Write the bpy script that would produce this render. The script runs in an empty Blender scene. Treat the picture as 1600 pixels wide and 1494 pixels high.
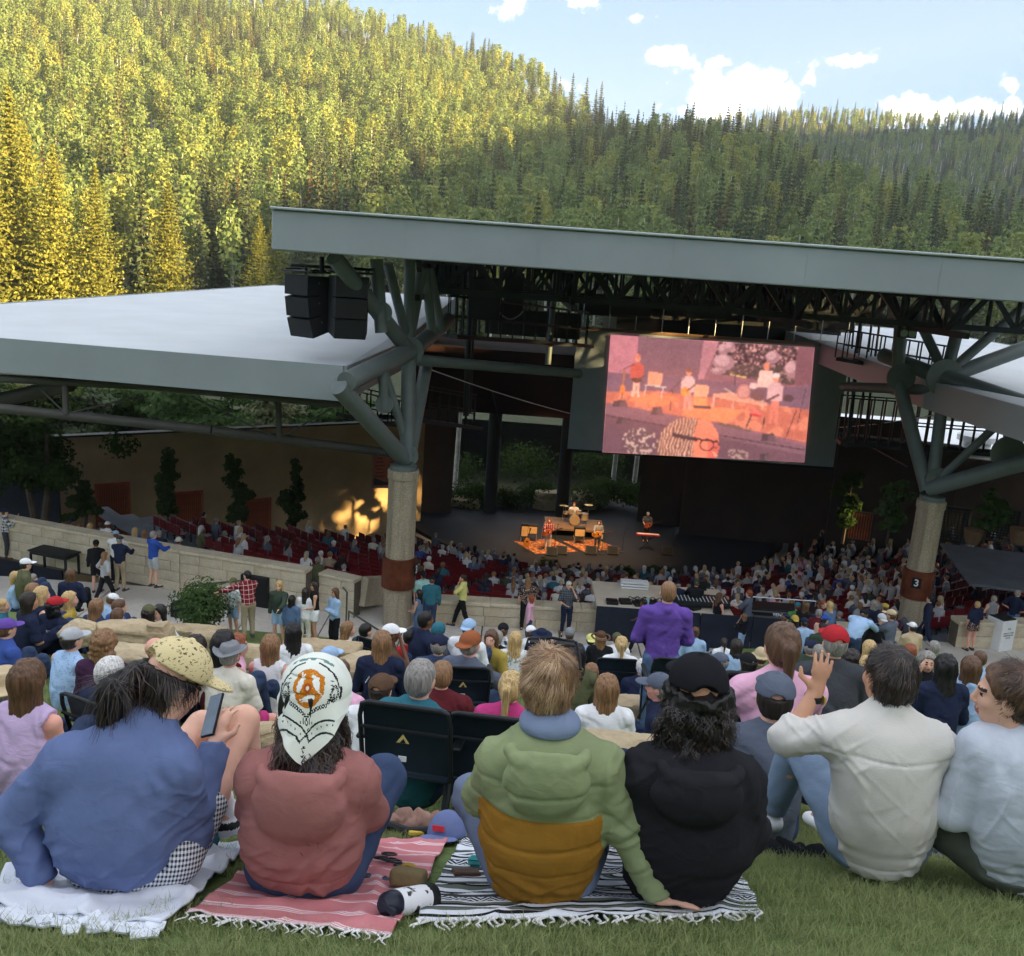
import bpy,math,random
import numpy as np
from mathutils import Vector,Matrix
random.seed(7)
RNG=np.random.default_rng(11)
SC=bpy.context.scene
COL=SC.collection
R=math.radians
# ------------------------------------------------------------------ camera
ZC=11.3
FPX,CX,CY=1500.0,800.0,747.0
PITCH,ROLL=R(13.0),R(4.0)
cam_d=bpy.data.cameras.new('camera')
cam=bpy.data.objects.new('camera',cam_d)
COL.objects.link(cam)
cam_d.sensor_fit='HORIZONTAL'
cam_d.sensor_width=36.0
cam_d.lens=FPX/1600.0*36.0
cam_d.clip_start=0.1
cam_d.clip_end=9000.0
cam.location=(0,0,ZC)
_fw=np.array([0,math.cos(PITCH),-math.sin(PITCH)])
_up0=np.array([0,math.sin(PITCH),math.cos(PITCH)])
_rt0=np.array([1.0,0,0])
_ir=math.cos(ROLL)*_rt0+math.sin(ROLL)*_up0
_iu=-math.sin(ROLL)*_rt0+math.cos(ROLL)*_up0
cam.rotation_euler=Matrix((_ir,_iu,-_fw)).transposed().to_euler()
SC.camera=cam
def W(x,y,d):
 """world point seen at photo pixel (x, y) at depth d metres"""
 p=(_fw+_ir*(x-CX)/FPX-_iu*(y-CY)/FPX)*d
 return np.array([p[0],p[1],p[2]+ZC])
def WY(x,y,Y):
 r=W(x,y,1.0)-np.array([0,0,ZC])
 p=r*(Y/r[1])
 return np.array([p[0],p[1],p[2]+ZC])
def WZ(x,y,z):
 r=W(x,y,1.0)-np.array([0,0,ZC])
 p=r*((z-ZC)/r[2])
 return np.array([p[0],p[1],p[2]+ZC])
def proj(p):
 q=np.asarray(p,float)-np.array([0,0,ZC])
 d=q@_fw
 return CX+FPX*(q@_ir)/d,CY-FPX*(q@_iu)/d,d
# ------------------------------------------------------------------ sun, sky, exposure
SUN_H=np.array([0.92,-0.39]);SUN_H=SUN_H/np.linalg.norm(SUN_H)
SUN_EL=R(9.0)
SUN_DIR=np.array([SUN_H[0]*math.cos(SUN_EL),SUN_H[1]*math.cos(SUN_EL),math.sin(SUN_EL)])
sun_d=bpy.data.lights.new('sun','SUN')
sun_d.energy=4.4
sun_d.angle=R(0.5)
sun_d.color=(1.0,0.73,0.32)
sun=bpy.data.objects.new('sun',sun_d)
COL.objects.link(sun)
sun.rotation_euler=Vector(SUN_DIR).to_track_quat('Z','Y').to_euler()
sun.location=(300,-120,200)
wd=bpy.data.worlds.new('World')
SC.world=wd
wd.use_nodes=True
nt=wd.node_tree
nt.nodes.clear()
def _n(t,**kw):
 n=nt.nodes.new(t)
 for k,v in kw.items():
  setattr(n,k,v)
 return n
sky=_n('ShaderNodeTexSky',sky_type='NISHITA',sun_disc=False)
sky.sun_elevation=SUN_EL
sky.sun_rotation=math.atan2(SUN_H[0],SUN_H[1])
sky.air_density,sky.dust_density,sky.ozone_density=1.0,0.6,1.2
sky.altitude=2500
out=_n('ShaderNodeOutputWorld');bg=_n('ShaderNodeBackground')
tc=_n('ShaderNodeTexCoord')
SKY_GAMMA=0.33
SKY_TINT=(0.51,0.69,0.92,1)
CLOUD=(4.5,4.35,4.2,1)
def _m(op,a,b=None,c=None):
 n=_n('ShaderNodeMath',operation=op)
 for i,v in enumerate((a,b,c)):
  if v is None:continue
  if isinstance(v,(int,float)):n.inputs[i].default_value=v
  else:nt.links.new(v,n.inputs[i])
 return n.outputs[0]
nz=_n('ShaderNodeTexNoise');nz.inputs['Scale'].default_value=55;nz.inputs['Detail'].default_value=7
nz.inputs['Roughness'].default_value=0.62
nt.links.new(tc.outputs['Generated'],nz.inputs['Vector'])
blob=None
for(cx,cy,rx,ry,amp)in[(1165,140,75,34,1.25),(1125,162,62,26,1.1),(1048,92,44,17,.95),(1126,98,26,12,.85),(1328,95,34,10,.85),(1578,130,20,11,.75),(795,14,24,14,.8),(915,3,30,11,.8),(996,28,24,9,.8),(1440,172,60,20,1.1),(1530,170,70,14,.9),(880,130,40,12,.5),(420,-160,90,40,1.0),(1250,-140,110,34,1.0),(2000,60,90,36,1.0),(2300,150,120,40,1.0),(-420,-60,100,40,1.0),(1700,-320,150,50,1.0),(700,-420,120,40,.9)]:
 c=W(cx,cy,1.0)-np.array([0,0,ZC]);c=c/np.linalg.norm(c)
 hx=np.cross(c,(0,0,1));hx/=np.linalg.norm(hx);hy=np.cross(hx,c)
 def dotn(v,s):
  n=_n('ShaderNodeVectorMath',operation='DOT_PRODUCT')
  nt.links.new(tc.outputs['Generated'],n.inputs[0]);n.inputs[1].default_value=tuple(float(q)for q in v*s)
  return n.outputs['Value']
 dx=dotn(hx,FPX/rx);dy=dotn(hy,FPX/ry)
 r2=_m('ADD',_m('MULTIPLY',dx,dx),_m('MULTIPLY',dy,dy))
 front=_m('GREATER_THAN',dotn(c,1.0),0.5)
 b=_m('MULTIPLY',_m('MULTIPLY',_m('POWER',2.718,_m('MULTIPLY',r2,-0.8)),amp),front)
 blob=b if blob is None else _m('MAXIMUM',blob,b)
dens=_m('ADD',blob,_m('MULTIPLY',_m('SUBTRACT',nz.outputs['Fac'],0.5),2.3))
ramp=_n('ShaderNodeMapRange');ramp.interpolation_type='SMOOTHSTEP'
nt.links.new(_m('MULTIPLY',dens,_m('GREATER_THAN',blob,0.02)),ramp.inputs['Value'])
ramp.inputs['From Min'].default_value=0.42;ramp.inputs['From Max'].default_value=1.05
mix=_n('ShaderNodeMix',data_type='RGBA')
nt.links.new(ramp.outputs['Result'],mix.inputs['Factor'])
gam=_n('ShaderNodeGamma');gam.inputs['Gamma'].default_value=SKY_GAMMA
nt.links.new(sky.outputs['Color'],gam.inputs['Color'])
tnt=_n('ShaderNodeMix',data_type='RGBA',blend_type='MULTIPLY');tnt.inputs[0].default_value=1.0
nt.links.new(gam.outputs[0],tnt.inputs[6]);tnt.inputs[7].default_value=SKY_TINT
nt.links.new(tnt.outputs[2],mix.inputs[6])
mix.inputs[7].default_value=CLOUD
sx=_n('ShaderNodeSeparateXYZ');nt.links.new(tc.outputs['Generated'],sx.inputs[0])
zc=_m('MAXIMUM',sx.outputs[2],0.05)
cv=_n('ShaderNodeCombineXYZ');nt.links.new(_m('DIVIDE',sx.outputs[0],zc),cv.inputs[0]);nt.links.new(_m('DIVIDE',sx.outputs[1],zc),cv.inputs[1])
n2=_n('ShaderNodeTexNoise');n2 .inputs['Scale'].default_value=1.9;n2 .inputs['Detail'].default_value=6;nt.links.new(cv.outputs[0],n2 .inputs['Vector'])  # cloud cover above the view, added to brighten the shaded ground
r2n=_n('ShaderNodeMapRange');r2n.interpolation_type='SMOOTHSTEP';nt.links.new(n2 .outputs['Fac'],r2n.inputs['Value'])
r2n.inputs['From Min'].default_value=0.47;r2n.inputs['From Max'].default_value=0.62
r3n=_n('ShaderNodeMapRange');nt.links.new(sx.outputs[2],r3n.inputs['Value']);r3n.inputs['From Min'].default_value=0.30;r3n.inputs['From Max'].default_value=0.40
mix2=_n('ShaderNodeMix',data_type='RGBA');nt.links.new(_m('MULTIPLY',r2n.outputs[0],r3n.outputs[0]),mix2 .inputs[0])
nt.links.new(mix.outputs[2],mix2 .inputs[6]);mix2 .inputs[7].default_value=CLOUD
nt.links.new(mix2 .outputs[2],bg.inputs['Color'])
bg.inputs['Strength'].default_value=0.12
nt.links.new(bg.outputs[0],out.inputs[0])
vs=SC.view_settings
SC.display_settings.display_device='sRGB'
vs.view_transform='Standard'
vs.look='None'
vs.exposure=2.7
vs.gamma=1.0
vs.use_curve_mapping=False
SC.render.engine='CYCLES'
cy=SC.cycles
cy.max_bounces=5;cy.diffuse_bounces=4;cy.glossy_bounces=2;cy.transmission_bounces=3
cy.transparent_max_bounces=6;cy.volume_bounces=1
cy.caustics_reflective=False;cy.caustics_refractive=False
cy.use_adaptive_sampling=True;cy.adaptive_threshold=0.02
cy.use_denoising=True
cy.sample_clamp_indirect=4.0
HAZE=0.00016
# ------------------------------------------------------------------ object helpers
def tag(o,label=None,cat=None,group=None,kind=None):
 if label:o['label']=label
 if cat:o['category']=cat
 if group:o['group']=group
 if kind:o['kind']=kind
 return o
def link(o,parent=None):
 COL.objects.link(o)
 if parent is not None:o.parent=parent
 return o
def empty(name,loc=(0,0,0),rz=0.0,sc=1.0):
 o=bpy.data.objects.new(name,None)
 o.empty_display_size=0.2
 o.location=tuple(float(v)for v in loc);o.rotation_euler=(0,0,rz);o.scale=(sc,sc,sc)
 return link(o)
def raw_mesh(name,V,Fq,smooth=False,mats=(),midx=None):
 """V (n,3), Fq list of faces or (m,4)/(m,3) int array"""
 me=bpy.data.meshes.new(name)
 V=np.asarray(V,np.float32)
 if isinstance(Fq,np.ndarray)and Fq.ndim==2:
  m,k=Fq.shape
  me.vertices.add(len(V));me.vertices.foreach_set('co',V.ravel())
  me.loops.add(m*k);me.loops.foreach_set('vertex_index',Fq.astype(np.int32).ravel())
  me.polygons.add(m)
  me.polygons.foreach_set('loop_start',np.arange(0,m*k,k,dtype=np.int32))
  try:me.polygons.foreach_set('loop_total',np.full(m,k,np.int32))
  except Exception:pass
  if midx is not None:me.polygons.foreach_set('material_index',np.asarray(midx,np.int32))
  me.polygons.foreach_set('use_smooth',np.full(m,bool(smooth)))
  me.update(calc_edges=True)
 else:
  me.from_pydata([tuple(map(float,v))for v in V],[],[tuple(map(int,f))for f in Fq])
  if midx is not None:
   for p,i in zip(me.polygons,midx):p.material_index=int(i)
  if smooth:
   me.polygons.foreach_set('use_smooth',np.ones(len(me.polygons),bool))
  me.update()
 for m_ in mats:me.materials.append(m_)
 return me
def obj(name,me,parent=None,loc=None,rz=None,mat=None):
 o=bpy.data.objects.new(name,me)
 if mat is not None:
  if len(me.materials)==0:me.materials.append(None)
  o.material_slots[0].link='OBJECT';o.material_slots[0].material=mat
 if loc is not None:o.location=tuple(float(v)for v in loc)
 if rz is not None:o.rotation_euler=(0,0,rz)
 return link(o,parent)
class MB:
 """collects boxes, tubes, prisms into one mesh"""
 def __init__(s):s.V=[];s.F=[];s.M=[];s.n=0
 def add(s,V,F,mi=0):
  V=np.asarray(V,float).reshape(-1,3)
  s.V.append(V);s.F+=[tuple(i+s.n for i in f)for f in F];s.M+=[mi]*len(F);s.n+=len(V)
  return s
 def box(s,c,size,rz=0.0,mi=0,axes=None,bev=0.0):
  hx,hy,hz=[q/2 for q in size]
  if bev>0:
   b=min(bev,hx*.9,hy*.9,hz*.9)
   pts=[];idx={}
   for sx in(-1,1):
    for sy in(-1,1):
     for sz in(-1,1):
      for k in range(3):
       e=[hx,hy,hz];q=[sx*(hx-b),sy*(hy-b),sz*(hz-b)]
       q[k]=(sx,sy,sz)[k]*e[k]
       idx[(sx,sy,sz,k)]=len(pts);pts.append(q)
   F=[]
   S=(-1,1)
   for k in range(3):
    a,b2=[i for i in range(3)if i!=k]
    for sg in S:
     loop=[]
     for(p,q)in((-1,-1),(1,-1),(1,1),(-1,1)):
      t=[0,0,0];t[k]=sg;t[a]=p;t[b2]=q
      loop.append(idx[(t[0],t[1],t[2],k)])
     F.append(loop)
   for k in range(3):
    a,b2=[i for i in range(3)if i!=k]
    for p in S:
     for q in S:
      t0=[0,0,0];t1=[0,0,0]
      t0[a]=t1[a]=p;t0[b2]=t1[b2]=q;t0[k]=-1;t1[k]=1
      F.append([idx[(*t0,a)],idx[(*t1,a)],idx[(*t1,b2)],idx[(*t0,b2)]])
   for sx in S:
    for sy in S:
     for sz in S:
      F.append([idx[(sx,sy,sz,0)],idx[(sx,sy,sz,1)],idx[(sx,sy,sz,2)]])
   P=np.array(pts)
  else:
   P=np.array([[sx*hx,sy*hy,sz*hz]for sx in(-1,1)for sy in(-1,1)for sz in(-1,1)])
   F=[(0,1,3,2),(4,6,7,5),(0,4,5,1),(2,3,7,6),(0,2,6,4),(1,5,7,3)]
  if axes is not None:P=P@np.array(axes)
  if rz:
   c_,s_=math.cos(rz),math.sin(rz)
   P=P@np.array([[c_,s_,0],[-s_,c_,0],[0,0,1]])
  return s.add(P+np.asarray(c,float),F,mi)
 def beam(s,a,b,w,h,mi=0):
  a=np.asarray(a,float);b=np.asarray(b,float);d=b-a;L=np.linalg.norm(d);d=d/L
  u=np.cross((0,0,1),d)
  if np.linalg.norm(u)<1e-4:u=np.array([1.,0,0])
  u/=np.linalg.norm(u);v=np.cross(d,u)
  return s.box((a+b)/2,(L,w,h),axes=[d,u,v],mi=mi)
 def tube(s,pts,r,n=8,mi=0,cap=True):
  pts=np.asarray(pts,float);m=len(pts)
  rr=np.full(m,r,float)if np.isscalar(r)else np.asarray(r,float)
  tan=np.gradient(pts,axis=0)if m>2 else np.repeat((pts[1]-pts[0])[None],2,0)
  tan=tan/(np.linalg.norm(tan,axis=1)[:,None]+1e-9)
  ref=np.array([0,0,1.])if abs(tan[0][2])<.9 else np.array([1.,0,0])
  V=[]
  for i in range(m):
   u=np.cross(ref,tan[i]);u/=np.linalg.norm(u)+1e-9;v=np.cross(tan[i],u)
   ref=np.cross(tan[i],u)if m>2 else ref
   an=np.arange(n)*2*math.pi/n
   V.append(pts[i]+rr[i]*(np.cos(an)[:,None]*u+np.sin(an)[:,None]*v))
   if m>2:ref=v
  F=[]
  for i in range(m-1):
   for k in range(n):
    k2=(k+1)%n
    F.append((i*n+k,i*n+k2,(i+1)*n+k2,(i+1)*n+k))
  if cap:
   F.append(tuple(range(n-1,-1,-1)));F.append(tuple((m-1)*n+k for k in range(n)))
  return s.add(np.concatenate(V),F,mi)
 def lathe(s,prof,n=16,c=(0,0,0),mi=0,axes=None):
  V=[];m=len(prof)
  for(r,z)in prof:
   an=np.arange(n)*2*math.pi/n
   V.append(np.stack([r*np.cos(an),r*np.sin(an),np.full(n,z)],1))
  P=np.concatenate(V)
  if axes is not None:P=P@np.array(axes)
  F=[(i*n+k,i*n+(k+1)%n,(i+1)*n+(k+1)%n,(i+1)*n+k)for i in range(m-1)for k in range(n)]
  F.append(tuple(range(n-1,-1,-1)));F.append(tuple((m-1)*n+k for k in range(n)))
  return s.add(P+np.asarray(c,float),F,mi)
 def prism(s,poly,z0,z1,mi=0):
  n=len(poly);V=[(p[0],p[1],z0)for p in poly]+[(p[0],p[1],z1)for p in poly]
  F=[tuple(range(n-1,-1,-1)),tuple(range(n,2*n))]+[(i,(i+1)%n,n+(i+1)%n,n+i)for i in range(n)]
  return s.add(V,F,mi)
 def mesh(s,name,smooth=False,mats=()):
  return raw_mesh(name,np.concatenate(s.V),s.F,smooth,mats,s.M if max(s.M)>0 else None)
 def build(s,name,mat=None,parent=None,smooth=False,loc=None,rz=None,mats=None):
  me=s.mesh(name,smooth,mats if mats else((mat,)if mat else()))
  if smooth:auto_smooth(me)
  return obj(name,me,parent,loc,rz)
def auto_smooth(me,ang=40):
 try:me.set_sharp_from_angle(angle=R(ang))
 except Exception:pass
# ------------------------------------------------------------------ materials
MATS={}
def lin(c):
 """sRGB 0..255 triple -> linear"""
 return tuple(((q/255)/12.92 if q/255<=.04045 else((q/255+.055)/1.055)**2.4)for q in c)
class NT:
 def __init__(s,name):
  s.m=bpy.data.materials.new(name);s.m.use_nodes=True;s.t=s.m.node_tree;s.t.nodes.clear()
  s.out=s.t.nodes.new('ShaderNodeOutputMaterial')
 def n(s,typ,ins=None,**kw):
  n=s.t.nodes.new(typ)
  for k,v in kw.items():setattr(n,k,v)
  for k,v in(ins or{}).items():s.set(n.inputs[k],v)
  return n
 def set(s,sock,v):
  if isinstance(v,bpy.types.NodeSocket):s.t.links.new(v,sock)
  elif isinstance(v,(tuple,list))and len(v)==3 and sock.type=='RGBA':sock.default_value=(*v,1)
  else:sock.default_value=v
 def math(s,op,a,b=0.0,clamp=False):
  n=s.n('ShaderNodeMath',operation=op,use_clamp=clamp);s.set(n.inputs[0],a);s.set(n.inputs[1],b);return n.outputs[0]
 def mix(s,f,a,b,blend='MIX'):
  n=s.n('ShaderNodeMix',data_type='RGBA',blend_type=blend);s.set(n.inputs[0],f);s.set(n.inputs[6],a);s.set(n.inputs[7],b);return n.outputs[2]
 def coord(s,which='Object',scale=None,rot=None):
  c=s.n('ShaderNodeTexCoord').outputs[which]
  if scale is not None or rot is not None:
   mp=s.n('ShaderNodeMapping');s.t.links.new(c,mp.inputs[0])
   if scale is not None:mp.inputs['Scale'].default_value=scale if isinstance(scale,(tuple,list))else(scale,)*3
   if rot is not None:mp.inputs['Rotation'].default_value=rot
   c=mp.outputs[0]
  return c
 def noise(s,scale,detail=3,rough=.55,vec=None,out='Fac'):
  n=s.n('ShaderNodeTexNoise',{'Scale':scale,'Detail':detail,'Roughness':rough})
  if vec is not None:s.t.links.new(vec,n.inputs['Vector'])
  return n.outputs[out]
 def rng(s,v,a,b,c,d,smooth=False):
  n=s.n('ShaderNodeMapRange');s.set(n.inputs[0],v)
  if smooth:n.interpolation_type='SMOOTHSTEP'
  for i,q in zip((1,2,3,4),(a,b,c,d)):n.inputs[i].default_value=q
  return n.outputs[0]
 def pbsdf(s,color,rough=.8,metal=0.0,bump=None,bstr=.3,bdist=.01,spec=.3,sheen=0.0,**kw):
  p=s.n('ShaderNodeBsdfPrincipled')
  s.set(p.inputs['Base Color'],color);s.set(p.inputs['Roughness'],rough);s.set(p.inputs['Metallic'],metal)
  s.set(p.inputs['Specular IOR Level'],spec)
  if sheen:p.inputs['Sheen Weight'].default_value=sheen
  for k,v in kw.items():s.set(p.inputs[k.replace('_',' ')],v)
  if bump is not None:
   b=s.n('ShaderNodeBump',{'Strength':bstr,'Distance':bdist,'Height':bump});s.t.links.new(b.outputs[0],p.inputs['Normal'])
  s.t.links.new(p.outputs[0],s.out.inputs[0])
  return s.m
def M(name,rgb=None,rough=.8,metal=0.0,nscale=8.0,var=.18,bstr=.25,bdist=.01,spec=.3,linear=False,sheen=0.0,bscale=None,detail=4):
 """noise-varied surface; rgb in sRGB 0..255 unless linear"""
 if name in MATS:return MATS[name]
 c=rgb if linear else lin(rgb)
 t=NT(name);v=t.coord('Object')
 f=t.noise(nscale,detail,.6,v)
 dark=tuple(q*(1-var)for q in c);lite=tuple(min(1,q*(1+var))for q in c)
 colr=t.mix(t.rng(f,.3,.7,0,1),dark,lite)
 bmp=t.noise(bscale or nscale*6,3,.6,v)if bstr>0 else None
 MATS[name]=t.pbsdf(colr,rough,metal,bmp,bstr,bdist,spec,sheen)
 return MATS[name]
# ------------------------------------------------------------------ numpy noise
_PERM=np.random.default_rng(3).random(4096).astype(np.float32)
def vnoise(p):
 """value noise, p (n,3) -> (n,) in -1..1"""
 p=np.asarray(p,np.float64)
 i=np.floor(p).astype(np.int64);f=p-i;f=f*f*(3-2*f)
 def h(a,b,c):return _PERM[(a*73856093^b*19349663^c*83492791)&4095]
 x,y,z=i.T;fx,fy,fz=f.T
 r=0
 for dx in(0,1):
  for dy in(0,1):
   for dz in(0,1):
    r=r+h(x+dx,y+dy,z+dz)*(fx if dx else 1-fx)*(fy if dy else 1-fy)*(fz if dz else 1-fz)
 return r*2-1
def fbm(p,o=3):
 r=0;a=1.0;s=0
 p=np.asarray(p,float)
 for k in range(o):
  r=r+a*vnoise(p*2**k+k*17.3);s+=a;a*=.5
 return r/s
# ------------------------------------------------------------------ implicit surfaces -> mesh
def smin(a,b,k):
 if k<=0:return np.minimum(a,b)
 h=np.clip(.5+.5*(b-a)/k,0,1)
 return b*(1-h)+a*h-k*h*(1-h)
def rc(p,a,b,ra,rb,flat=1.0,side=None):
 """tapered capsule; flat<1 squashes it across (axis x side)"""
 a=np.asarray(a,np.float32);b=np.asarray(b,np.float32)
 ba=b-a;l2=float(ba@ba)+1e-9
 q=p-a
 t=np.clip(q@ba/l2,0,1)
 q=q-t[:,None]*ba
 if flat!=1.0:
  sd=np.asarray(side,np.float32);sd=sd-ba*float(sd@ba)/l2;sd=sd/(np.linalg.norm(sd)+1e-9)
  dn=np.cross(ba/math.sqrt(l2),sd)
  c=q@dn
  q=q+(c*(1/flat-1))[:,None]*dn
 return(np.sqrt((q*q).sum(1))-(ra+(rb-ra)*t))*min(1.0,flat+.15 if flat<1 else 1)
def el(p,c,r,rot=None):
 q=p-np.asarray(c,np.float32)
 if rot is not None:q=q@np.asarray(rot,np.float32).T
 r=np.asarray(r,np.float32)
 k0=np.sqrt(((q/r)**2).sum(1));k1=np.sqrt(((q/(r*r))**2).sum(1))+1e-6
 return k0*(k0-1)/k1
def rbox(p,c,h,r,rot=None):
 q=p-np.asarray(c,np.float32)
 if rot is not None:q=q@np.asarray(rot,np.float32).T
 q=np.abs(q)-(np.asarray(h,np.float32)-r)
 return np.sqrt((np.maximum(q,0)**2).sum(1))+np.minimum(q.max(1),0)-r
def plane(p,c,n):
 n=np.asarray(n,np.float32);n=n/np.linalg.norm(n)
 return(p-np.asarray(c,np.float32))@n
def polygonize(fun,lo,hi,h):
 """sparse surface nets -> V, quads"""
 lo=np.asarray(lo,np.float32)-h*2;hi=np.asarray(hi,np.float32)+h*2
 B=4
 nb=np.maximum(np.ceil((hi-lo)/(h*B)).astype(int),1)
 n=nb*B+1
 ax=[lo[i]+h*(np.arange(nb[i])+.5)*B for i in range(3)]
 G=np.stack(np.meshgrid(*ax,indexing='ij'),-1).reshape(-1,3).astype(np.float32)
 Fc=fun(G).reshape(nb)
 near=np.abs(Fc)<h*B*1.15+.004
 sgn=np.where(Fc<0,-1.0,1.0).astype(np.float32)
 Fv=np.ones(n,np.float32)
 up=np.repeat(np.repeat(np.repeat(sgn,B,0),B,1),B,2)
 Fv[:-1,:-1,:-1]=up;Fv[-1,:-1,:-1]=up[-1];Fv[:-1,-1,:-1]=up[:,-1];Fv[:-1,:-1,-1]=up[:,:,-1]
 mask=np.zeros(n,bool)
 mu=np.repeat(np.repeat(np.repeat(near,B,0),B,1),B,2)
 for dx in(0,1):
  for dy in(0,1):
   for dz in(0,1):
    mask[dx:n[0]-1+dx,dy:n[1]-1+dy,dz:n[2]-1+dz]|=mu
 I=np.argwhere(mask)
 Fv[mask]=fun((lo+h*I).astype(np.float32))
 ins=Fv<0
 c=[slice(0,-1),slice(1,None)]
 cnt=np.zeros(n-1,np.float32);acc=np.zeros((*(n-1),3),np.float32)
 for axis in range(3):
  o1,o2=[i for i in range(3)if i!=axis]
  sl0=[slice(None)]*3;sl1=[slice(None)]*3
  sl0[axis]=slice(0,-1);sl1[axis]=slice(1,None)
  f0=Fv[tuple(sl0)];f1=Fv[tuple(sl1)]
  cr=(f0<0)!=(f1<0)
  den=np.where(cr,f0-f1,1);t=np.where(cr,f0/den,0).astype(np.float32)
  for p in(0,1):
   for q in(0,1):
    s=[None]*3;s[axis]=slice(None);s[o1]=c[p];s[o2]=c[q]
    s=tuple(s)
    crs=cr[s]
    cnt+=crs
    acc[...,axis]+=np.where(crs,t[s],0)
    if p:acc[...,o1]+=crs
    if q:acc[...,o2]+=crs
 act=cnt>0
 idx=np.full(n-1,-1,np.int64);na=int(act.sum());idx[act]=np.arange(na)
 ci=np.argwhere(act)
 V=lo+h*(ci+acc[act]/cnt[act][:,None])
 quads=[]
 for axis in range(3):
  o1,o2=(axis+1)%3,(axis+2)%3
  sl0=[slice(None)]*3;sl1=[slice(None)]*3
  sl0[axis]=slice(0,-1);sl1[axis]=slice(1,None)
  a=ins[tuple(sl0)];b=ins[tuple(sl1)]
  E=np.argwhere(a!=b)
  E=E[(E[:,o1]>0)&(E[:,o2]>0)&(E[:,o1]<n[o1]-1)&(E[:,o2]<n[o2]-1)]
  if len(E)==0:continue
  fl=a[tuple(E.T)]
  def cell(d1,d2):
   q=E.copy();q[:,o1]-=d1;q[:,o2]-=d2
   return idx[tuple(q.T)]
  qd=np.stack([cell(1,1),cell(0,1),cell(0,0),cell(1,0)],1)
  qd[~fl]=qd[~fl][:,::-1]
  quads.append(qd)
 Q=np.concatenate(quads)if quads else np.zeros((0,4),int)
 Q=Q[(Q>=0).all(1)]
 return V.astype(np.float64),Q
def vnormals(V,Q):
 a=V[Q[:,2]]-V[Q[:,0]];b=V[Q[:,3]]-V[Q[:,1]]
 fn=np.cross(a,b)
 N=np.zeros_like(V)
 for k in range(4):np.add.at(N,Q[:,k],fn)
 return N/(np.linalg.norm(N,axis=1)[:,None]+1e-9)
# ------------------------------------------------------------------ lawn height
def lawn_base(x,y):
 x=np.asarray(x,float);y=np.asarray(y,float)
 z=ZC-.96-.41*y
 return np.where(z>.5,z,.5*np.exp(np.minimum((z-.5)/.5,0)))+.012*np.sin(x*2.3-y*1.7)
_LA={}
def lawn_z(x,y):
 """terraced slope: base plane plus the local humps people sit on"""
 x=np.asarray(x,float);y=np.asarray(y,float);z=lawn_base(x,y)
 if 'a' not in _LA or len(_LA['a'])!=len(ANCH):
  a=np.array(ANCH,float);_LA['a']=a;_LA['r']=np.clip(a[:,2]-lawn_base(a[:,0],a[:,1]),-.9,.9)
 num=0;den=.25
 for(ax,ay,az),r_ in zip(_LA['a'],_LA['r']):
  s=.45+.03*ay
  w=np.exp(-((x-ax)**2+(y-ay)**2)/(2*s*s));num=num+w*r_;den=den+w
 return z+num/den
def on_lawn(x,y,h):
 """3D ground point such that a point h above it is seen at pixel (x, y)"""
 lo,hi=1.0,60.0
 for _ in range(50):
  m=(lo+hi)/2;p=W(x,y,m)
  if p[2]-max(float(lawn_z(p[0],p[1])),0.0)>h:lo=m
  else:hi=m
 p=W(x,y,lo);return np.array([p[0],p[1],p[2]-h])
# ------------------------------------------------------------------ land
def grid_mesh(name,xs,ys,fz,mat,smooth=True):
 X,Y=np.meshgrid(xs,ys,indexing='ij');Z=fz(X,Y)
 V=np.stack([X,Y,Z],-1).reshape(-1,3);nx,ny=len(xs),len(ys)
 I=np.arange(nx*ny).reshape(nx,ny)
 Q=np.stack([I[:-1,:-1],I[1:,:-1],I[1:,1:],I[:-1,1:]],-1).reshape(-1,4)
 return raw_mesh(name,V,Q,smooth,(mat,))
def soil_mat():
 t=NT('lawn_soil');v=t.coord('Object')
 c=t.mix(t.noise(1.3,5,.6,v),lin((88,106,58)),lin((116,134,78)))
 c=t.mix(t.rng(t.noise(30,4,.7,v),.45,.75,0,.6),c,lin((44,52,26)))
 return t.pbsdf(c,.95,bump=t.noise(60,4,.7,v),bstr=.6,bdist=.02)
m_soil=soil_mat()
RIDGE=[(-900,-260,620),(-400,-190,640),(0,-110,680),(300,-45,690),(520,4,680),(620,28,660),(700,57,640),(800,88,590),(860,120,540),(900,152,500),(960,176,460),(1040,190,430),(1150,210,400),(1215,226,380),(1270,250,360),(1320,268,340),(1400,292,320),(1470,305,310),(1600,342,290),(1800,372,270),(2400,400,250)]
FAR=[(700,205,1050),(900,205,1050),(1060,190,1050),(1130,185,1050),(1180,178,1030),(1250,168,1000),(1330,172,990),(1420,178,980),(1500,180,960),(1600,172,960),(1800,150,950),(2400,140,950)]
def ridge_fn(T,tree):
 az,tn,rr=[],[],[]
 for x,y,r_ in T:
  q=W(x,y,1.0)-np.array([0,0,ZC]);hd=math.hypot(q[0],q[1])
  az.append(math.atan2(q[0],q[1]));tn.append(q[2]/hd);rr.append(r_)
 az,tn,rr=map(np.array,(az,tn,rr))
 def f(a):
  r_=np.interp(a,az,rr)
  return r_,np.interp(a,az,tn)*r_-tree+ZC
 return f
ridge_near=ridge_fn(RIDGE,15.0)
ridge_far=ridge_fn(FAR,12.0)
def hill_near(a,r_):
 Rr,zr=ridge_near(a)
 rb,zb=150.0,-3.0
 u=np.clip((r_-rb)/(Rr-rb),0,None)
 z=zb+(zr-zb)*np.where(u<1,u**1.3,1-(u-1)*1.1)
 p=np.stack([np.sin(a)*r_/60,np.cos(a)*r_/60,0*r_],-1).reshape(-1,3)
 return z+(fbm(p,3).reshape(np.shape(r_))*7)*np.clip(u*2,0,1)*np.clip((1.03-u)*6,.15,1)
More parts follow.
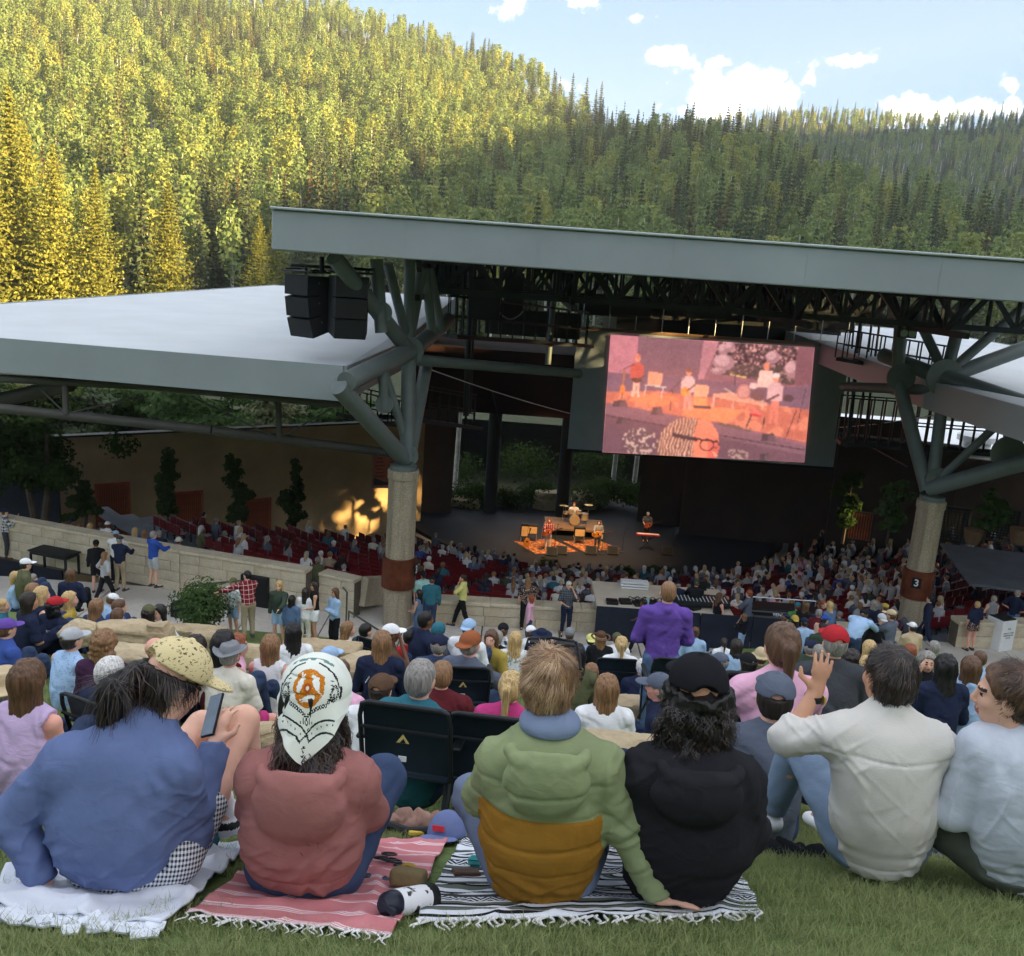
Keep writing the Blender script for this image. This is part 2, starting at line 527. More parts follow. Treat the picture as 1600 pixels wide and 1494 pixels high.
def hill_far(a,r_):
 Rr,zr=ridge_far(a)
 rb,zb=420.0,10.0
 u=np.clip((r_-rb)/(Rr-rb),0,None)
 z=zb+(zr-zb)*np.where(u<1,u**1.15,1-(u-1)*.8)
 p=np.stack([np.sin(a)*r_/120,np.cos(a)*r_/120,0*r_],-1).reshape(-1,3)
 return z+fbm(p,3).reshape(np.shape(r_))*12*np.clip(u*2,0,1)*np.clip((1.03-u)*6,.1,1)
def polar_mesh(name,fz,a0,a1,na,rads,mat):
 A,RR=np.meshgrid(np.linspace(a0,a1,na),rads,indexing='ij')
 Z=fz(A,RR)
 V=np.stack([np.sin(A)*RR,np.cos(A)*RR,Z],-1).reshape(-1,3)
 I=np.arange(na*len(rads)).reshape(na,len(rads))
 Q=np.stack([I[:-1,:-1],I[:-1,1:],I[1:,1:],I[1:,:-1]],-1).reshape(-1,4)
 return raw_mesh(name,V,Q[:,::-1],True,(mat,))
def floor_mat():
 t=NT('forest_floor');v=t.coord('Object')
 c=t.mix(t.noise(.08,4,.6,v),(.030,.040,.016),(.055,.060,.026))
 return t.pbsdf(c,.95,bump=t.noise(.5,4,.7,v),bstr=.5,bdist=.5)
m_floor=floor_mat()
tag(obj('hillside',polar_mesh('hillside',hill_near,R(-62),R(62),190,np.concatenate([np.linspace(84,420,64),np.linspace(430,900,50)]),m_floor)),'forested hillside rising behind the stage','hill',kind='structure')
tag(obj('far_hill',polar_mesh('far_hill',hill_far,R(-30),R(55),140,np.linspace(400,1500,70),m_floor)),'distant forested hill at the right','hill',kind='structure')
tag(obj('ground',raw_mesh('ground',[(-2000,-1500,-9),(2600,-1500,-9),(2600,2600,-9),(-2000,2600,-9)],[(0,1,2,3)],False,(m_floor,))),'valley floor reaching to the horizon','ground',kind='structure')
PERP=np.array([-SUN_H[1],SUN_H[0]])
WL=600.0
_ts=math.tan(SUN_EL)
CREST=[(-900,190),(-500,165),(-200,140),(-40,124),(20,118),(38,117),(40.5,92),(46.5,92),(49,116),(62,116),(78,109),(100,107),(116,119),(141,130),(173,137),(218,147),(279,161),(398,190),(440,205),(700,228),(965,242),(1100,248),(1500,255)]
_cs=np.array([c_[0]for c_ in CREST],float);_ch=np.array([c_[1]for c_ in CREST],float)
def mountain_mesh():
 ss=np.concatenate([np.linspace(-900,0,40),np.linspace(4,460,170),np.linspace(470,1500,70)])
 al=np.concatenate([np.linspace(-260,-10,14),np.linspace(0,0,1),np.linspace(20,500,14)])
 S,A=np.meshgrid(ss,al,indexing='ij')
 H=np.interp(S,_cs,_ch)
 fall=np.where(A<0,(np.abs(A)/260)**.9,(np.abs(A)/500)**1.1)
 Z=H*(1-fall)-9*fall
 p=np.stack([S/40,A/40,0*S],-1).reshape(-1,3)
 Z=Z+fbm(p,3).reshape(S.shape)*5*np.clip(np.abs(A)/60,0,1)*(1-fall)
 Z=Z+vnoise(np.stack([S/6,0*S,0*S],-1).reshape(-1,3)).reshape(S.shape)*3.5*(A==0)*(S>60)
 X=SUN_H[0]*(WL+A)+PERP[0]*S;Y=SUN_H[1]*(WL+A)+PERP[1]*S
 V=np.stack([X,Y,Z],-1).reshape(-1,3);n1,n2=S.shape
 I=np.arange(n1*n2).reshape(n1,n2)
 Q=np.stack([I[:-1,:-1],I[1:,:-1],I[1:,1:],I[:-1,1:]],-1).reshape(-1,4)
 return raw_mesh('west_mountain',V,Q,True,(m_floor,))
tag(obj('west_mountain',mountain_mesh()),'mountain on the west side of the valley that hides the low sun','mountain',kind='structure')
# ------------------------------------------------------------------ trees
def leaf_mat(name,c1,c2,c3,hue=.0,transl=.35):
 t=NT(name)
 oi=t.n('ShaderNodeObjectInfo')
 rnd=oi.outputs['Random']
 v=t.coord('Object')
 f=t.noise(.9,2,.5,v)
 c=t.mix(t.rng(f,.35,.65,0,1),c1,c2)
 c=t.mix(t.rng(rnd,.55,1.0,0,.75),c,c3)
 g=t.math('ADD',t.math('MULTIPLY',rnd,.5),.75)
 c=t.mix(1.0,c,t.n('ShaderNodeCombineColor',{0:g,1:g,2:g}).outputs[0],'MULTIPLY')
 d=t.n('ShaderNodeBsdfDiffuse',{'Color':c});tr=t.n('ShaderNodeBsdfTranslucent',{'Color':c})
 mx=t.n('ShaderNodeMixShader',{0:transl});t.t.links.new(d.outputs[0],mx.inputs[1]);t.t.links.new(tr.outputs[0],mx.inputs[2])
 t.t.links.new(mx.outputs[0],t.out.inputs[0])
 return t.m
m_aspen=leaf_mat('aspen_leaves',(.185,.255,.100),(.265,.325,.120),(.285,.270,.065))
m_spruce=leaf_mat('spruce_needles',(.095,.130,.075),(.135,.170,.095),(.150,.140,.060),transl=.15)
m_rust=leaf_mat('dead_needles',(.13,.06,.03),(.16,.08,.04),(.10,.055,.035),transl=.1)
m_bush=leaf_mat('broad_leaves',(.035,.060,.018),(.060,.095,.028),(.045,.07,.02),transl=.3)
m_bark=M('pale_aspen_bark',(.58,.56,.50),.9,nscale=2.5,var=.35,linear=True,bstr=.1)
m_bark2=M('brown_bark',(.10,.075,.055),.95,nscale=3,var=.35,linear=True,bstr=.3,bdist=.05)
def rand_dirs(n,rng):
 d=rng.normal(size=(n,3));return d/np.linalg.norm(d,axis=1)[:,None]
def leaf_quads(C,size,rng,up=None,asp=.75,outw=None):
 """one quad per centre, random orientation (biased by up), returns V,Q"""
 n=len(C)
 N=rand_dirs(n,rng)
 if up is not None:N=N+np.asarray(up);N/=np.linalg.norm(N,axis=1)[:,None]
 if outw is not None:N=N*.75+outw;N/=np.linalg.norm(N,axis=1)[:,None]+1e-9
 T=np.cross(N,rand_dirs(n,rng));T/=np.linalg.norm(T,axis=1)[:,None]+1e-9
 B=np.cross(N,T)
 s=np.asarray(size).reshape(-1,1)*(0.7+.6*rng.random((n,1)))
 a=T*s*.5;b=B*s*.5*asp
 V=np.stack([C-a*1.0,C-b*.9+a*.1,C+a,C+b*.9+a*.1],1).reshape(-1,3)
 return V,np.arange(4*n).reshape(n,4)
def tube_arr(pts,rad,n=5):
 mb=MB();mb.tube(pts,rad,n=n);return mb
def aspen_mesh(seed,H=15.0,nleaf=560,leaf=.55,low=.38,wid=1.9):
 rng=np.random.default_rng(seed)
 k=7;zz=np.linspace(0,H*.96,k)
 bend=np.cumsum(rng.normal(0,.10,(k,2)),0);bend-=bend[0]
 axis=np.column_stack([bend,zz])
 mb=MB();mb.tube(axis,np.linspace(.19,.05,k),n=5)
 nc=26;C=[];OW=[]
 for i in range(nc):
  u=low+(1-low)*(i+rng.random())/nc
  w=wid*math.sin(min(1,(1-u)/(1-low)*1.25+.12)*math.pi*.5)*(.35+.65*min(1,(u-low)/.14+.2))
  an=rng.random()*6.28;rr=w*(.15+.75*rng.random())
  cen=np.array([np.interp(u*H,zz,axis[:,0])+math.cos(an)*rr,np.interp(u*H,zz,axis[:,1])+math.sin(an)*rr,u*H])
  base=np.array([np.interp(u*H*.9,zz,axis[:,0]),np.interp(u*H*.9,zz,axis[:,1]),u*H*.92-.3])
  if i%3==0:mb.tube([base,cen],[.045,.015],n=3,cap=False)
  m_=nleaf//nc
  od=np.array([math.cos(an),math.sin(an),0.0])*min(1,.3+rr)
  OW+=[od]*m_
  C.append(cen+rng.normal(0,1,(m_,3))*np.array([.52,.52,.72])*(.75+.5*rng.random()))
 C=np.concatenate(C);C[:,2]=np.minimum(C[:,2],H+.2)
 ow=np.concatenate([np.array(OW)])+np.array([0,0,.35])
 V,Q=leaf_quads(C,leaf,rng,outw=ow)
 return mb.mesh('trunk',True,(m_bark,)),raw_mesh('crown',V,Q,False,(m_aspen,))
def spruce_mesh(seed,H=20.0,whorls=26,br=8,per=9,wid=.17,leaf=.55,mat=None,droop=.35,detail=False):
 rng=np.random.default_rng(seed)
 mb=MB();mb.tube([(0,0,0),(0,0,H*.5),(0,0,H*.99)],[H*.010,H*.006,.02],n=6)
 C=[];S=[];U=[]
 for i in range(whorls):
  u=(i+.5)/whorls
  h=H*(.06+.93*u)
  L=H*wid*(1-u)**.85*(.85+.3*rng.random())+.12
  nb=max(4,int(br*(1-.45*u)))
  a0=rng.random()*6.28
  for b in range(nb):
   an=a0+b*6.283/nb+rng.normal(0,.2)
   l=L*(.65+.5*rng.random())
   t=(np.arange(per)+rng.random(per))/per
   rr=t*l
   z=h-droop*l*t+.22*l*t**3+rng.normal(0,.06,per)
   sd=rng.normal(0,1,per)*l*.16*(1.1-t)
   C.append(np.column_stack([np.cos(an)*rr-np.sin(an)*sd,np.sin(an)*rr+np.cos(an)*sd,z]))
   S.append(leaf*(.65+.6*(1-u))*(1.15-.4*t))
 C=np.concatenate(C);S=np.concatenate(S)
 top=np.column_stack([rng.normal(0,.05,10),rng.normal(0,.05,10),H*(.95+.06*rng.random(10))])
 C=np.vstack([C,top]);S=np.concatenate([S,np.full(10,leaf*.6)])
 V,Q=leaf_quads(C,S,rng,up=(0,0,.8),asp=.55)
 return mb.mesh('trunk',True,(m_bark2,)),raw_mesh('crown',V,Q,False,(mat or m_spruce,))
def pine_snag(seed,H=16):return spruce_mesh(seed,H,18,5,4,.09,.5,m_rust)
ASPEN=[aspen_mesh(100+i,13.5+2.6*random.random(),540,.56,.42+.2*random.random(),1.35+.6*random.random())for i in range(7)]
SPRUCE=[spruce_mesh(200+i,15+4*random.random(),26,9,8,.13+.06*random.random(),.7)for i in range(4)]
SNAG=[pine_snag(300+i)for i in range(2)]
m_spruce_sun=leaf_mat('sunny_spruce_needles',(.20,.21,.050),(.29,.285,.065),(.25,.24,.052),transl=.2)  # green spruce needles with the warm sunlight put into their colour
BIGSPRUCE=[spruce_mesh(400+i,27.0,46,15,18,.29-.03*i,.62,m_spruce_sun,.22)for i in range(3)]
def place_tree(name,pair,loc,rz,sc,label,group,cat='tree',crown_mat=None):
 e=empty(name,loc,rz,sc)
 tag(e,label,cat,group)
 obj('trunk',pair[0],e)
 o=obj('crown',pair[1],e)
 return e
def roof_line(px):
 return np.interp(px,[-200,0,424,425,1600,1800],[500,480,448,330,416,430])
def scatter(fz,ridge,r0,a0,a1,cell,rng,far=False):
 pts=[]
 r_=r0
 while r_<1150:
  step=cell*(.8+.0009*r_)
  na=max(1,int((a1-a0)*r_/step))
  a=a0+(np.arange(na)+rng.random(na))/na*(a1-a0)
  rr=r_+(rng.random(na)-.5)*step
  Rr,_z=ridge(a)
  ok=rr<Rr+14
  pts.append(np.column_stack([a[ok],rr[ok]]))
  r_+=step
 pts=np.concatenate(pts)
 z=fz(pts[:,0],pts[:,1])
 return np.column_stack([np.sin(pts[:,0])*pts[:,1],np.cos(pts[:,0])*pts[:,1],z])
rng=np.random.default_rng(5)
PN=scatter(hill_near,ridge_near,158,R(-31),R(33),5.1,rng)
PF=scatter(hill_far,ridge_far,560,R(-2),R(33),6.0,rng)
def px_of(Pn,dz=0):
 q=Pn+np.array([0,0,dz-ZC]);d=q@_fw
 return CX+FPX*(q@_ir)/d,CY-FPX*(q@_iu)/d,d
x_,y_,d_=px_of(PN,14.0)
keep=(x_>-60)&(x_<1660)&(y_<roof_line(x_)+np.where(d_<190,130,60))
PN=PN[keep]
x_,y_,d_=px_of(PF,12.0)
PF=PF[(x_>850)&(x_<1660)&(y_<340)]
def species(Pn,px,py,rng,far=False):
 """0..6 aspen, 7..10 spruce, 11,12 snag"""
 n=len(Pn)
 f=fbm(Pn*np.array([1/38.,1/38.,0]),2)
 k=rng.integers(0,7,n)
 con=(f+rng.normal(0,.22,n))>(.08 if far else.34)
 con|=(rng.random(n)<.10)
 belt=np.exp(-((px-940)/90)**2-((py-190)/60)**2)+.7*np.exp(-((px-1130)/120)**2-((py-255)/60)**2)+.5*np.exp(-((px-350)/60)**2-((py-60)/80)**2)
 con|=rng.random(n)<belt*.8
 k=np.where(con,7+rng.integers(0,4,n),k)
 dead=rng.random(n)<np.where(con,.13,.0)+.25*belt*con
 return np.where(dead,11+rng.integers(0,2,n),k)
x_,y_,d_=px_of(PN,7.0);KN=species(PN,x_,y_,rng);DN=d_
x_,y_,d2_=px_of(PF,7.0);KF=species(PF,x_,y_,rng,True)
PROTO=ASPEN+SPRUCE+SNAG
xt,yt,_d=px_of(PN,14.0)
vis=(yt<roof_line(xt)-4)&(xt>0)&(xt<1600)
order=np.argsort(DN+np.where(vis,0,5000))
single=np.zeros(len(PN),bool)
cnt={'a':0,'s':0,'d':0};lim={'a':290,'s':120,'d':40}
for i in order:
 if not vis[i]:break
 c_='a' if KN[i]<7 else('s' if KN[i]<11 else 'd')
 if cnt[c_]>=lim[c_]:continue
 cnt[c_]+=1;single[i]=True
 sc_=.85+.65*rng.random()
 nm,lb,gp={'a':('aspen_tree','slender pale-trunked aspen among others on the forested hillside','aspens on the hillside'),'s':('spruce_tree','dark pointed spruce standing among aspens on the hillside','spruces on the hillside'),'d':('dead_spruce_tree','thin rust-brown dead spruce on the forested hillside','dead spruces on the hillside')}[c_]
 place_tree(nm,PROTO[KN[i]],PN[i]-np.array([0,0,.3]),rng.random()*6.28,sc_,lb,gp)
fcol=bpy.data.collections.new('forest_kinds')
for i,pr in enumerate(PROTO):
 V0=[];
 for me in pr:
  V0 .append(me)
 bmv=[];
 a=np.zeros(len(V0[0].vertices)*3);V0[0].vertices.foreach_get('co',a)
 b=np.zeros(len(V0[1].vertices)*3);V0[1].vertices.foreach_get('co',b)
 fa=[tuple(p.vertices)for p in V0[0].polygons];na_=len(a)//3
 fb=[tuple(v+na_ for v in p.vertices)for p in V0[1].polygons]
 me=raw_mesh('tree_kind',np.concatenate([a.reshape(-1,3),b.reshape(-1,3)]),fa+fb,False,(V0[0].materials[0],V0[1].materials[0]),[0]*len(fa)+[1]*len(fb))
 o=bpy.data.objects.new('tree_kind_%02d'%i,me);fcol.objects.link(o)
def gn_scatter(name,Pn,kind,rotz,scale,coll,label,cat):
 me=raw_mesh(name,Pn,np.zeros((0,4),int))
 for an,dat,typ in(('kind_i',kind,'INT'),('rotz',rotz,'FLOAT'),('size',scale,'FLOAT')):
  at=me.attributes.new(an,typ,'POINT');at.data.foreach_set('value',np.asarray(dat,np.int32 if typ=='INT' else np.float32))
 o=obj(name,me)
 g=bpy.data.node_groups.new(name+'_nodes','GeometryNodeTree')
 g.interface.new_socket('Geometry',in_out='INPUT',socket_type='NodeSocketGeometry')
 g.interface.new_socket('Geometry',in_out='OUTPUT',socket_type='NodeSocketGeometry')
 N=g.nodes.new;L=g.links.new
 gi=N('NodeGroupInput');go=N('NodeGroupOutput');iop=N('GeometryNodeInstanceOnPoints');ci=N('GeometryNodeCollectionInfo')
 ci.inputs['Collection'].default_value=coll;ci.inputs['Separate Children'].default_value=True;ci.inputs['Reset Children'].default_value=True
 def attr(nm,typ):
  a_=N('GeometryNodeInputNamedAttribute');a_.data_type=typ;a_.inputs['Name'].default_value=nm;return a_.outputs['Attribute']
 cx=N('ShaderNodeCombineXYZ');L(attr('rotz','FLOAT'),cx.inputs['Z'])
 e2r=N('FunctionNodeEulerToRotation');L(cx.outputs[0],e2r.inputs[0])
 L(gi.outputs[0],iop.inputs['Points']);L(ci.outputs[0],iop.inputs['Instance']);iop.inputs['Pick Instance'].default_value=True
 L(attr('kind_i','INT'),iop.inputs['Instance Index']);L(e2r.outputs[0],iop.inputs['Rotation'])
 L(attr('size','FLOAT'),iop.inputs['Scale']);L(iop.outputs[0],go.inputs[0])
 md=o.modifiers.new('scatter','NODES');md.node_group=g
 tag(o,label,cat,kind='stuff')
 return o
PR=np.concatenate([PN[~single],PF]);KR=np.concatenate([KN[~single],KF])
PR=PR-np.array([0,0,.3])
SR=np.concatenate([.8+.7*rng.random((~single).sum()),.8+.5*rng.random(len(PF))])
gn_scatter('forest',PR,KR,rng.random(len(PR))*6.28,SR,fcol,'mixed aspen and spruce forest covering the hillsides','forest')
print('TREES single',cnt,'rest',len(PR))
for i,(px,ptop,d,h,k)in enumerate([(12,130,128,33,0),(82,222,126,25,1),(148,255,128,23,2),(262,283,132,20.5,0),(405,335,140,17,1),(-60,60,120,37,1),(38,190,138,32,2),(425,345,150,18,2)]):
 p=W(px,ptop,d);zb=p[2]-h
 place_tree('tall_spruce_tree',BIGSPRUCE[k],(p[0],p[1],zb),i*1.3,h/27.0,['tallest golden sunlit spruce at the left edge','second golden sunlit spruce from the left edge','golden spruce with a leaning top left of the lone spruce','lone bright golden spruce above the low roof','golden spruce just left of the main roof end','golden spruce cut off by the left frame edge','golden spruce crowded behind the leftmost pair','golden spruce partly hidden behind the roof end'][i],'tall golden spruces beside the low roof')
# ------------------------------------------------------------------ plaza, walls, bowl, stage
def stone_mat(name,c1,c2,c3,rough=.85):
 t=NT(name);v=t.coord('Object')
 r_=t.n('ShaderNodeObjectInfo').outputs['Random']
 c=t.mix(r_,lin(c1),lin(c2));c=t.mix(t.rng(t.noise(2.2,5,.65,v),.45,.7,0,.8),c,lin(c3))
 c=t.mix(t.rng(t.noise(14,4,.6,v),.5,.8,0,.35),c,lin((90,78,62)))
 return t.pbsdf(c,rough,bump=t.noise(22,5,.65,v),bstr=.5,bdist=.02)
m_stone=stone_mat('buff_sandstone',(186,172,148),(206,190,162),(214,204,184))
m_cap=stone_mat('sandstone_coping',(208,194,168),(216,203,178),(190,176,152))
m_joint=M('mortar',(96,88,76),.95,nscale=6)
def conc_mat(name,c1,c2,ns=.7):
 t=NT(name);v=t.coord('Object')
 c=t.mix(t.rng(t.noise(ns,6,.65,v),.35,.65,0,1),lin(c1),lin(c2))
 c=t.mix(t.rng(t.noise(9,5,.7,v),.55,.75,0,.3),c,lin((96,92,86)))
 return t.pbsdf(c,.9,bump=t.noise(45,4,.6,v),bstr=.25,bdist=.01)
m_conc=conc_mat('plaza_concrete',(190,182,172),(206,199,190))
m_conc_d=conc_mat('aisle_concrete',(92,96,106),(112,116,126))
m_black=M('black_paint',(22,22,24),.6,nscale=5,var=.2)
m_dark=M('charcoal_steel',(34,37,40),.55,metal=.2,nscale=3,var=.2,bstr=.05)
m_steel=M('grey_green_steel_paint',(100,108,107),.5,metal=.1,nscale=1.3,var=.14,bstr=.05)
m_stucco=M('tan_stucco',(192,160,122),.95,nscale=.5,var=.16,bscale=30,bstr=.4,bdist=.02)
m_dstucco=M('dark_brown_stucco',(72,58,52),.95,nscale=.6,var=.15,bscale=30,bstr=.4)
m_copper=M('weathered_copper',(118,66,48),.45,metal=.55,nscale=2.0,var=.45,bstr=.1)
m_wood=M('reddish_timber',(168,82,50),.7,nscale=3,var=.3)
m_stage=M('dark_stage_floor',(30,30,36),.75,nscale=.6,var=.2,bstr=.05)
m_seat=M('maroon_seat_plastic',(104,22,28),.45,nscale=4,var=.2,bstr=.03)
m_white=M('white_paint',(225,226,228),.6,nscale=3,var=.05,bstr=.05)
plaza=MB();plaza.box((0,27.25,-.25),(110,4.1,.42));pl=plaza.build('plaza',m_joint);tag(pl,'pale concrete plaza between lawn and seating bowl','plaza',kind='structure')
slab=MB();slab.box((0,0,0),(2.36,2.16,.08),bev=.012);slab_me=slab.mesh('slab',False,(m_conc,))
for i in range(-10,11):
 for j in range(0,2):
  obj('slab',slab_me,pl,(i*2.4+.6,26.3+j*2.2,-.037))
BC=np.array([4.9,58.0])
def bowl_z(r_):return-.75-.233*(28.2-np.asarray(r_,float))
bowl=MB()
rad=[29.6]+[28.6-.95*k for k in range(17)]+[10.2]
aa=np.linspace(R(-140),R(-20),73)
V=[];F=[]
for j,r_ in enumerate(rad):
 for a in aa:V.append((BC[0]+r_*math.cos(a),BC[1]+r_*math.sin(a),float(bowl_z(r_))if j else-.75))
V=[];F=[];n_=len(aa)
zz_=[]
for k in range(17):
 r0=28.7-.95*k;r1=r0-.95;z=float(bowl_z(28.2-.95*k))
 zz_+=[(r0,z),(r1,z)]
zz_=[(29.6,-.3),(28.8,-.3)]+zz_+[(12.4,zz_[-1][1]),(12.4,-4.6),(2,-4.6)]
for(r_,z)in zz_:
 for a in aa:V.append((BC[0]+r_*math.cos(a),BC[1]+r_*math.sin(a),z))
for j in range(len(zz_)-1):
 for i in range(n_-1):F.append((j*n_+i,j*n_+i+1,(j+1)*n_+i+1,(j+1)*n_+i))
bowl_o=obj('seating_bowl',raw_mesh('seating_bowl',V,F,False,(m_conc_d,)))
tag(bowl_o,'stepped concrete floor of the covered seating bowl','terrace',kind='structure')
def stone_wall(name,pts,h,thick,label,courses=4,capt=.10,seed=1,cap_over=.05,blen=(.55,1.25)):
 """ashlar wall along plan polyline pts (x,y,z0); every stone and coping piece is its own part"""
 rng=np.random.default_rng(seed)
 e=empty(name,pts[0]);tag(e,label,'wall')
 core=MB()
 base=np.array(pts[0],float)
 for a,b in zip(pts[:-1],pts[1:]):
  a=np.array(a,float);b=np.array(b,float);d=b-a;L=math.hypot(d[0],d[1]);an=math.atan2(d[1],d[0])
  ux=d/L;nx=np.array([-math.sin(an),math.cos(an),0])
  ctr=(a+b)/2
  core.box(ctr-base+np.array([0,0,(h-capt)/2-.05]),(L,thick-.05,h-capt+.06-.0),rz=an)
  ch=(h-capt)/courses
  for c_ in range(courses):
   s=0.0
   while s<L-.02:
    w=min(blen[0]+(blen[1]-blen[0])*rng.random(),L-s)
    if L-s-w<.3:w=L-s
    mb=MB();pr=.012*rng.random()
    mb.box((0,0,0),(w-.012,thick+.0+pr,ch-.012),bev=.01)
    p=a+ux*(s+w/2)+np.array([0,0,ch*(c_+.5)])
    o=mb.build('stone',m_stone,e);o.location=tuple(p-base);o.rotation_euler=(0,0,an)
    s+=w
  s=0.0
  while s<L-.02:
   w=min(1.1+.6*rng.random(),L-s)
   if L-s-w<.4:w=L-s
   mb=MB();mb.box((0,0,0),(w-.008,thick+2*cap_over,capt),bev=.015)
   o=mb.build('coping_stone',m_cap,e);o.location=tuple(a+ux*(s+w/2)+np.array([0,0,h-capt/2])-base);o.rotation_euler=(0,0,an)
   s+=w
 core.build('mortar_core',m_joint,e)
 return e
stone_wall('stone_wall',[(-19.2,32.2,0),(-10.4,29.45,0),(-6.1,28.35,0)],1.42,.42,'long pale sandstone wall with coping along the left of the plaza',seed=2)
stone_wall('stone_wall',[(-5.75,28.75,0),(-4.55,28.25,0)],1.25,.42,'short sandstone wall end with a small black sign beside the stairs',seed=3)
stone_wall('stone_wall',[(-2.1,28.35,0),(3.0,28.5,0)],.78,.5,'low sandstone wall with pale coping in the middle of the plaza',courses=2,capt=.12,seed=4,blen=(.8,1.6))
stone_wall('stone_wall',[(14.6,29.4,0),(22,30.2,0)],.9,.5,'low sandstone wall behind the white bin at the right',courses=2,capt=.12,seed=5,blen=(.8,1.6))
stone_wall('stone_wall',[(8.7,28.8,0),(12.6,28.9,0)],.62,.5,'low sandstone wall between the mixing desk and the right column',courses=2,capt=.1,seed=6,blen=(.8,1.6))
st=empty('stairs',(-4.3,28.2,0));tag(st,'grey concrete stairs beside the left column','stairs')
for k in range(5):
 mb=MB();mb.box((0.2+.32*k,1.0+.30*k,-.09-.16*k),(1.9,.34,.16),rz=R(-18),bev=.012);mb.build('step',m_conc,st)
mb=MB();mb.beam((-.15,.25,.75),(1.0,3.2,-.1),.34,.9);mb.build('stair_wall',m_stone,st)
def rail(name,pts,r_,label,posts=()):
 e=empty(name,pts[0]);tag(e,label,'handrail');b=np.array(pts[0],float)
 mb=MB();mb.tube(np.array(pts,float)-b,r_,n=8);mb.build('rail',m_rail,e,True)
 for p,h in posts:
  mb=MB();p=np.array(p,float)-b;mb.tube([p-np.array([0,0,h]),p],r_*.9,n=8);mb.build('post',m_rail,e,True)
m_rail=M('greenish_steel_rail',(84,92,84),.45,metal=.5,nscale=4)
p0=WZ(285,985,.1);p1=WZ(287,925,1.0)
rail('handrail',[p1+np.array([0,0,-1.0]),p1,p1+np.array([.25,.3,.12]),p1+np.array([1.2,1.4,-.05]),p1+np.array([2.6,2.6,-.4])],.028,'bent grey-green handrail in front of the round shrub',[])
p1=WZ(540,920,.95)
rail('handrail',[p1+np.array([-.1,.1,0]),p1+np.array([.1,-.3,0]),p1+np.array([.1,-.3,-.95])],.028,'bent handrail beside the woman in the denim jacket')
rail('handrail',[WZ(545,955,.7),WZ(600,990,.75)],.028,'sloping handrail in front of the stairs by the left column',[(WZ(545,955,.7),.7),(WZ(600,990,.75),.8)])
sw=empty('stucco_wall',(-24,40,-3));tag(sw,'tall tan stucco wall with three slatted red doors','wall')
def seg(a,b,z0,z1,th,mat,name,parent,base):
 a=np.array(a,float);b=np.array(b,float);L=math.hypot(*(b-a));an=math.atan2(b[1]-a[1],b[0]-a[0])
 mb=MB();mb.box((0,0,0),(L,th,z1-z0))
 o=mb.build(name,mat,parent);c_=(a+b)/2
 o.location=(c_[0]-base[0],c_[1]-base[1],(z0+z1)/2-base[2]);o.rotation_euler=(0,0,an);return o
A_=np.array([-21.4,42.9]);B_=np.array([-5.3,54.4])
seg(A_,B_,-8,1.75,.4,m_stucco,'wall_face',sw,(-24,40,-3))
mb=MB();L_=math.hypot(*(B_-A_));an_=math.atan2(*(B_-A_)[::-1])
mb.box((0,0,0),(L_+.1,.5,.09));o=mb.build('parapet_cap',m_dark,sw);c_=(A_+B_)/2;o.location=(c_[0]+24,c_[1]-40,1.80+3);o.rotation_euler=(0,0,an_)
def slat_door(px0,px1,ptop,pbot,label):
 nrm=np.array([-(B_-A_)[1],(B_-A_)[0]])/L_
 def hit(x,y):
  r_=W(x,y,1.0)-np.array([0,0,ZC]);q=A_-nrm*.24
  t=(q@nrm)/(r_[:2]@nrm);p=r_*t;return np.array([p[0],p[1],p[2]+ZC])
 a=hit(px0,ptop);b=hit(px1,ptop);c_=hit(px0,pbot);w=math.hypot(*(b-a)[:2]);h=a[2]-c_[2]
 mid=(a+b)/2
 root=empty('door',(mid[0],mid[1],a[2]-h),an_);root.parent=sw;root.location=(mid[0]+24,mid[1]-40,a[2]-h+3)
 fr=MB()
 fr.box((-w/2-.06,0,h/2),(.12,.14,h+.1)).box((w/2+.06,0,h/2),(.12,.14,h+.1)).box((0,0,h+.06),(w+.24,.15,.12));fr.build('frame',m_wood,root)
 sl=MB();sl.box((0,0,h/2),(w/13*.72,.06,h),bev=.008);sm=sl.mesh('slat',False,(m_wood,))
 for k in range(13):obj('slat',sm,root,(-w/2+w*(k+.5)/13,-.03,0))
 bk=MB();bk.box((0,.05,h/2),(w,.04,h));bk.build('backing',m_black,root)
slat_door(152,199,760,850,'');slat_door(271,313,773,852,'');slat_door(384,420,784,860,'')
pw=MB();pw.box((0,0,0),(6,.3,6));o=pw.build('dark_screen_wall',M('slate_panel',(48,52,64),.8));o.location=(-21.9,38.3,-.6);o.rotation_euler=(0,0,R(12));tag(o,'dark slate-blue panel wall at the far left edge','wall')
sg=MB();pts_=[(BC[0]+11.4*math.cos(a),BC[1]+11.4*math.sin(a))for a in np.linspace(R(-172),R(-8),40)]+[(17,62),(-7,62)]
sg.prism(pts_,-5.6,-4.2);so=sg.build('stage',m_stage);tag(so,'curved dark stage floor under the roof','stage',kind='structure')
lip=MB()
for a0,a1 in zip(np.linspace(R(-172),R(-8),40)[:-1],np.linspace(R(-172),R(-8),40)[1:]):
 p=[(BC[0]+12.0*math.cos(q),BC[1]+12.0*math.sin(q))for q in(a0,a1)]
 lip.beam((p[0][0],p[0][1],-4.42),(p[1][0],p[1][1],-4.42),.3,.55)
o=lip.build('stage_apron_wall',conc_mat('apron_concrete',(120,116,110),(140,136,128)));tag(o,'low curved concrete wall along the stage front','wall')
def wall_obj(name,x0,x1,y,z0,z1,mat,label,rz=0,th=.4):
 mb=MB();mb.box((0,0,0),(x1-x0,th,z1-z0));o=mb.build(name,mat);o.location=((x0+x1)/2,y,(z0+z1)/2);o.rotation_euler=(0,0,rz);tag(o,label,'wall');return o
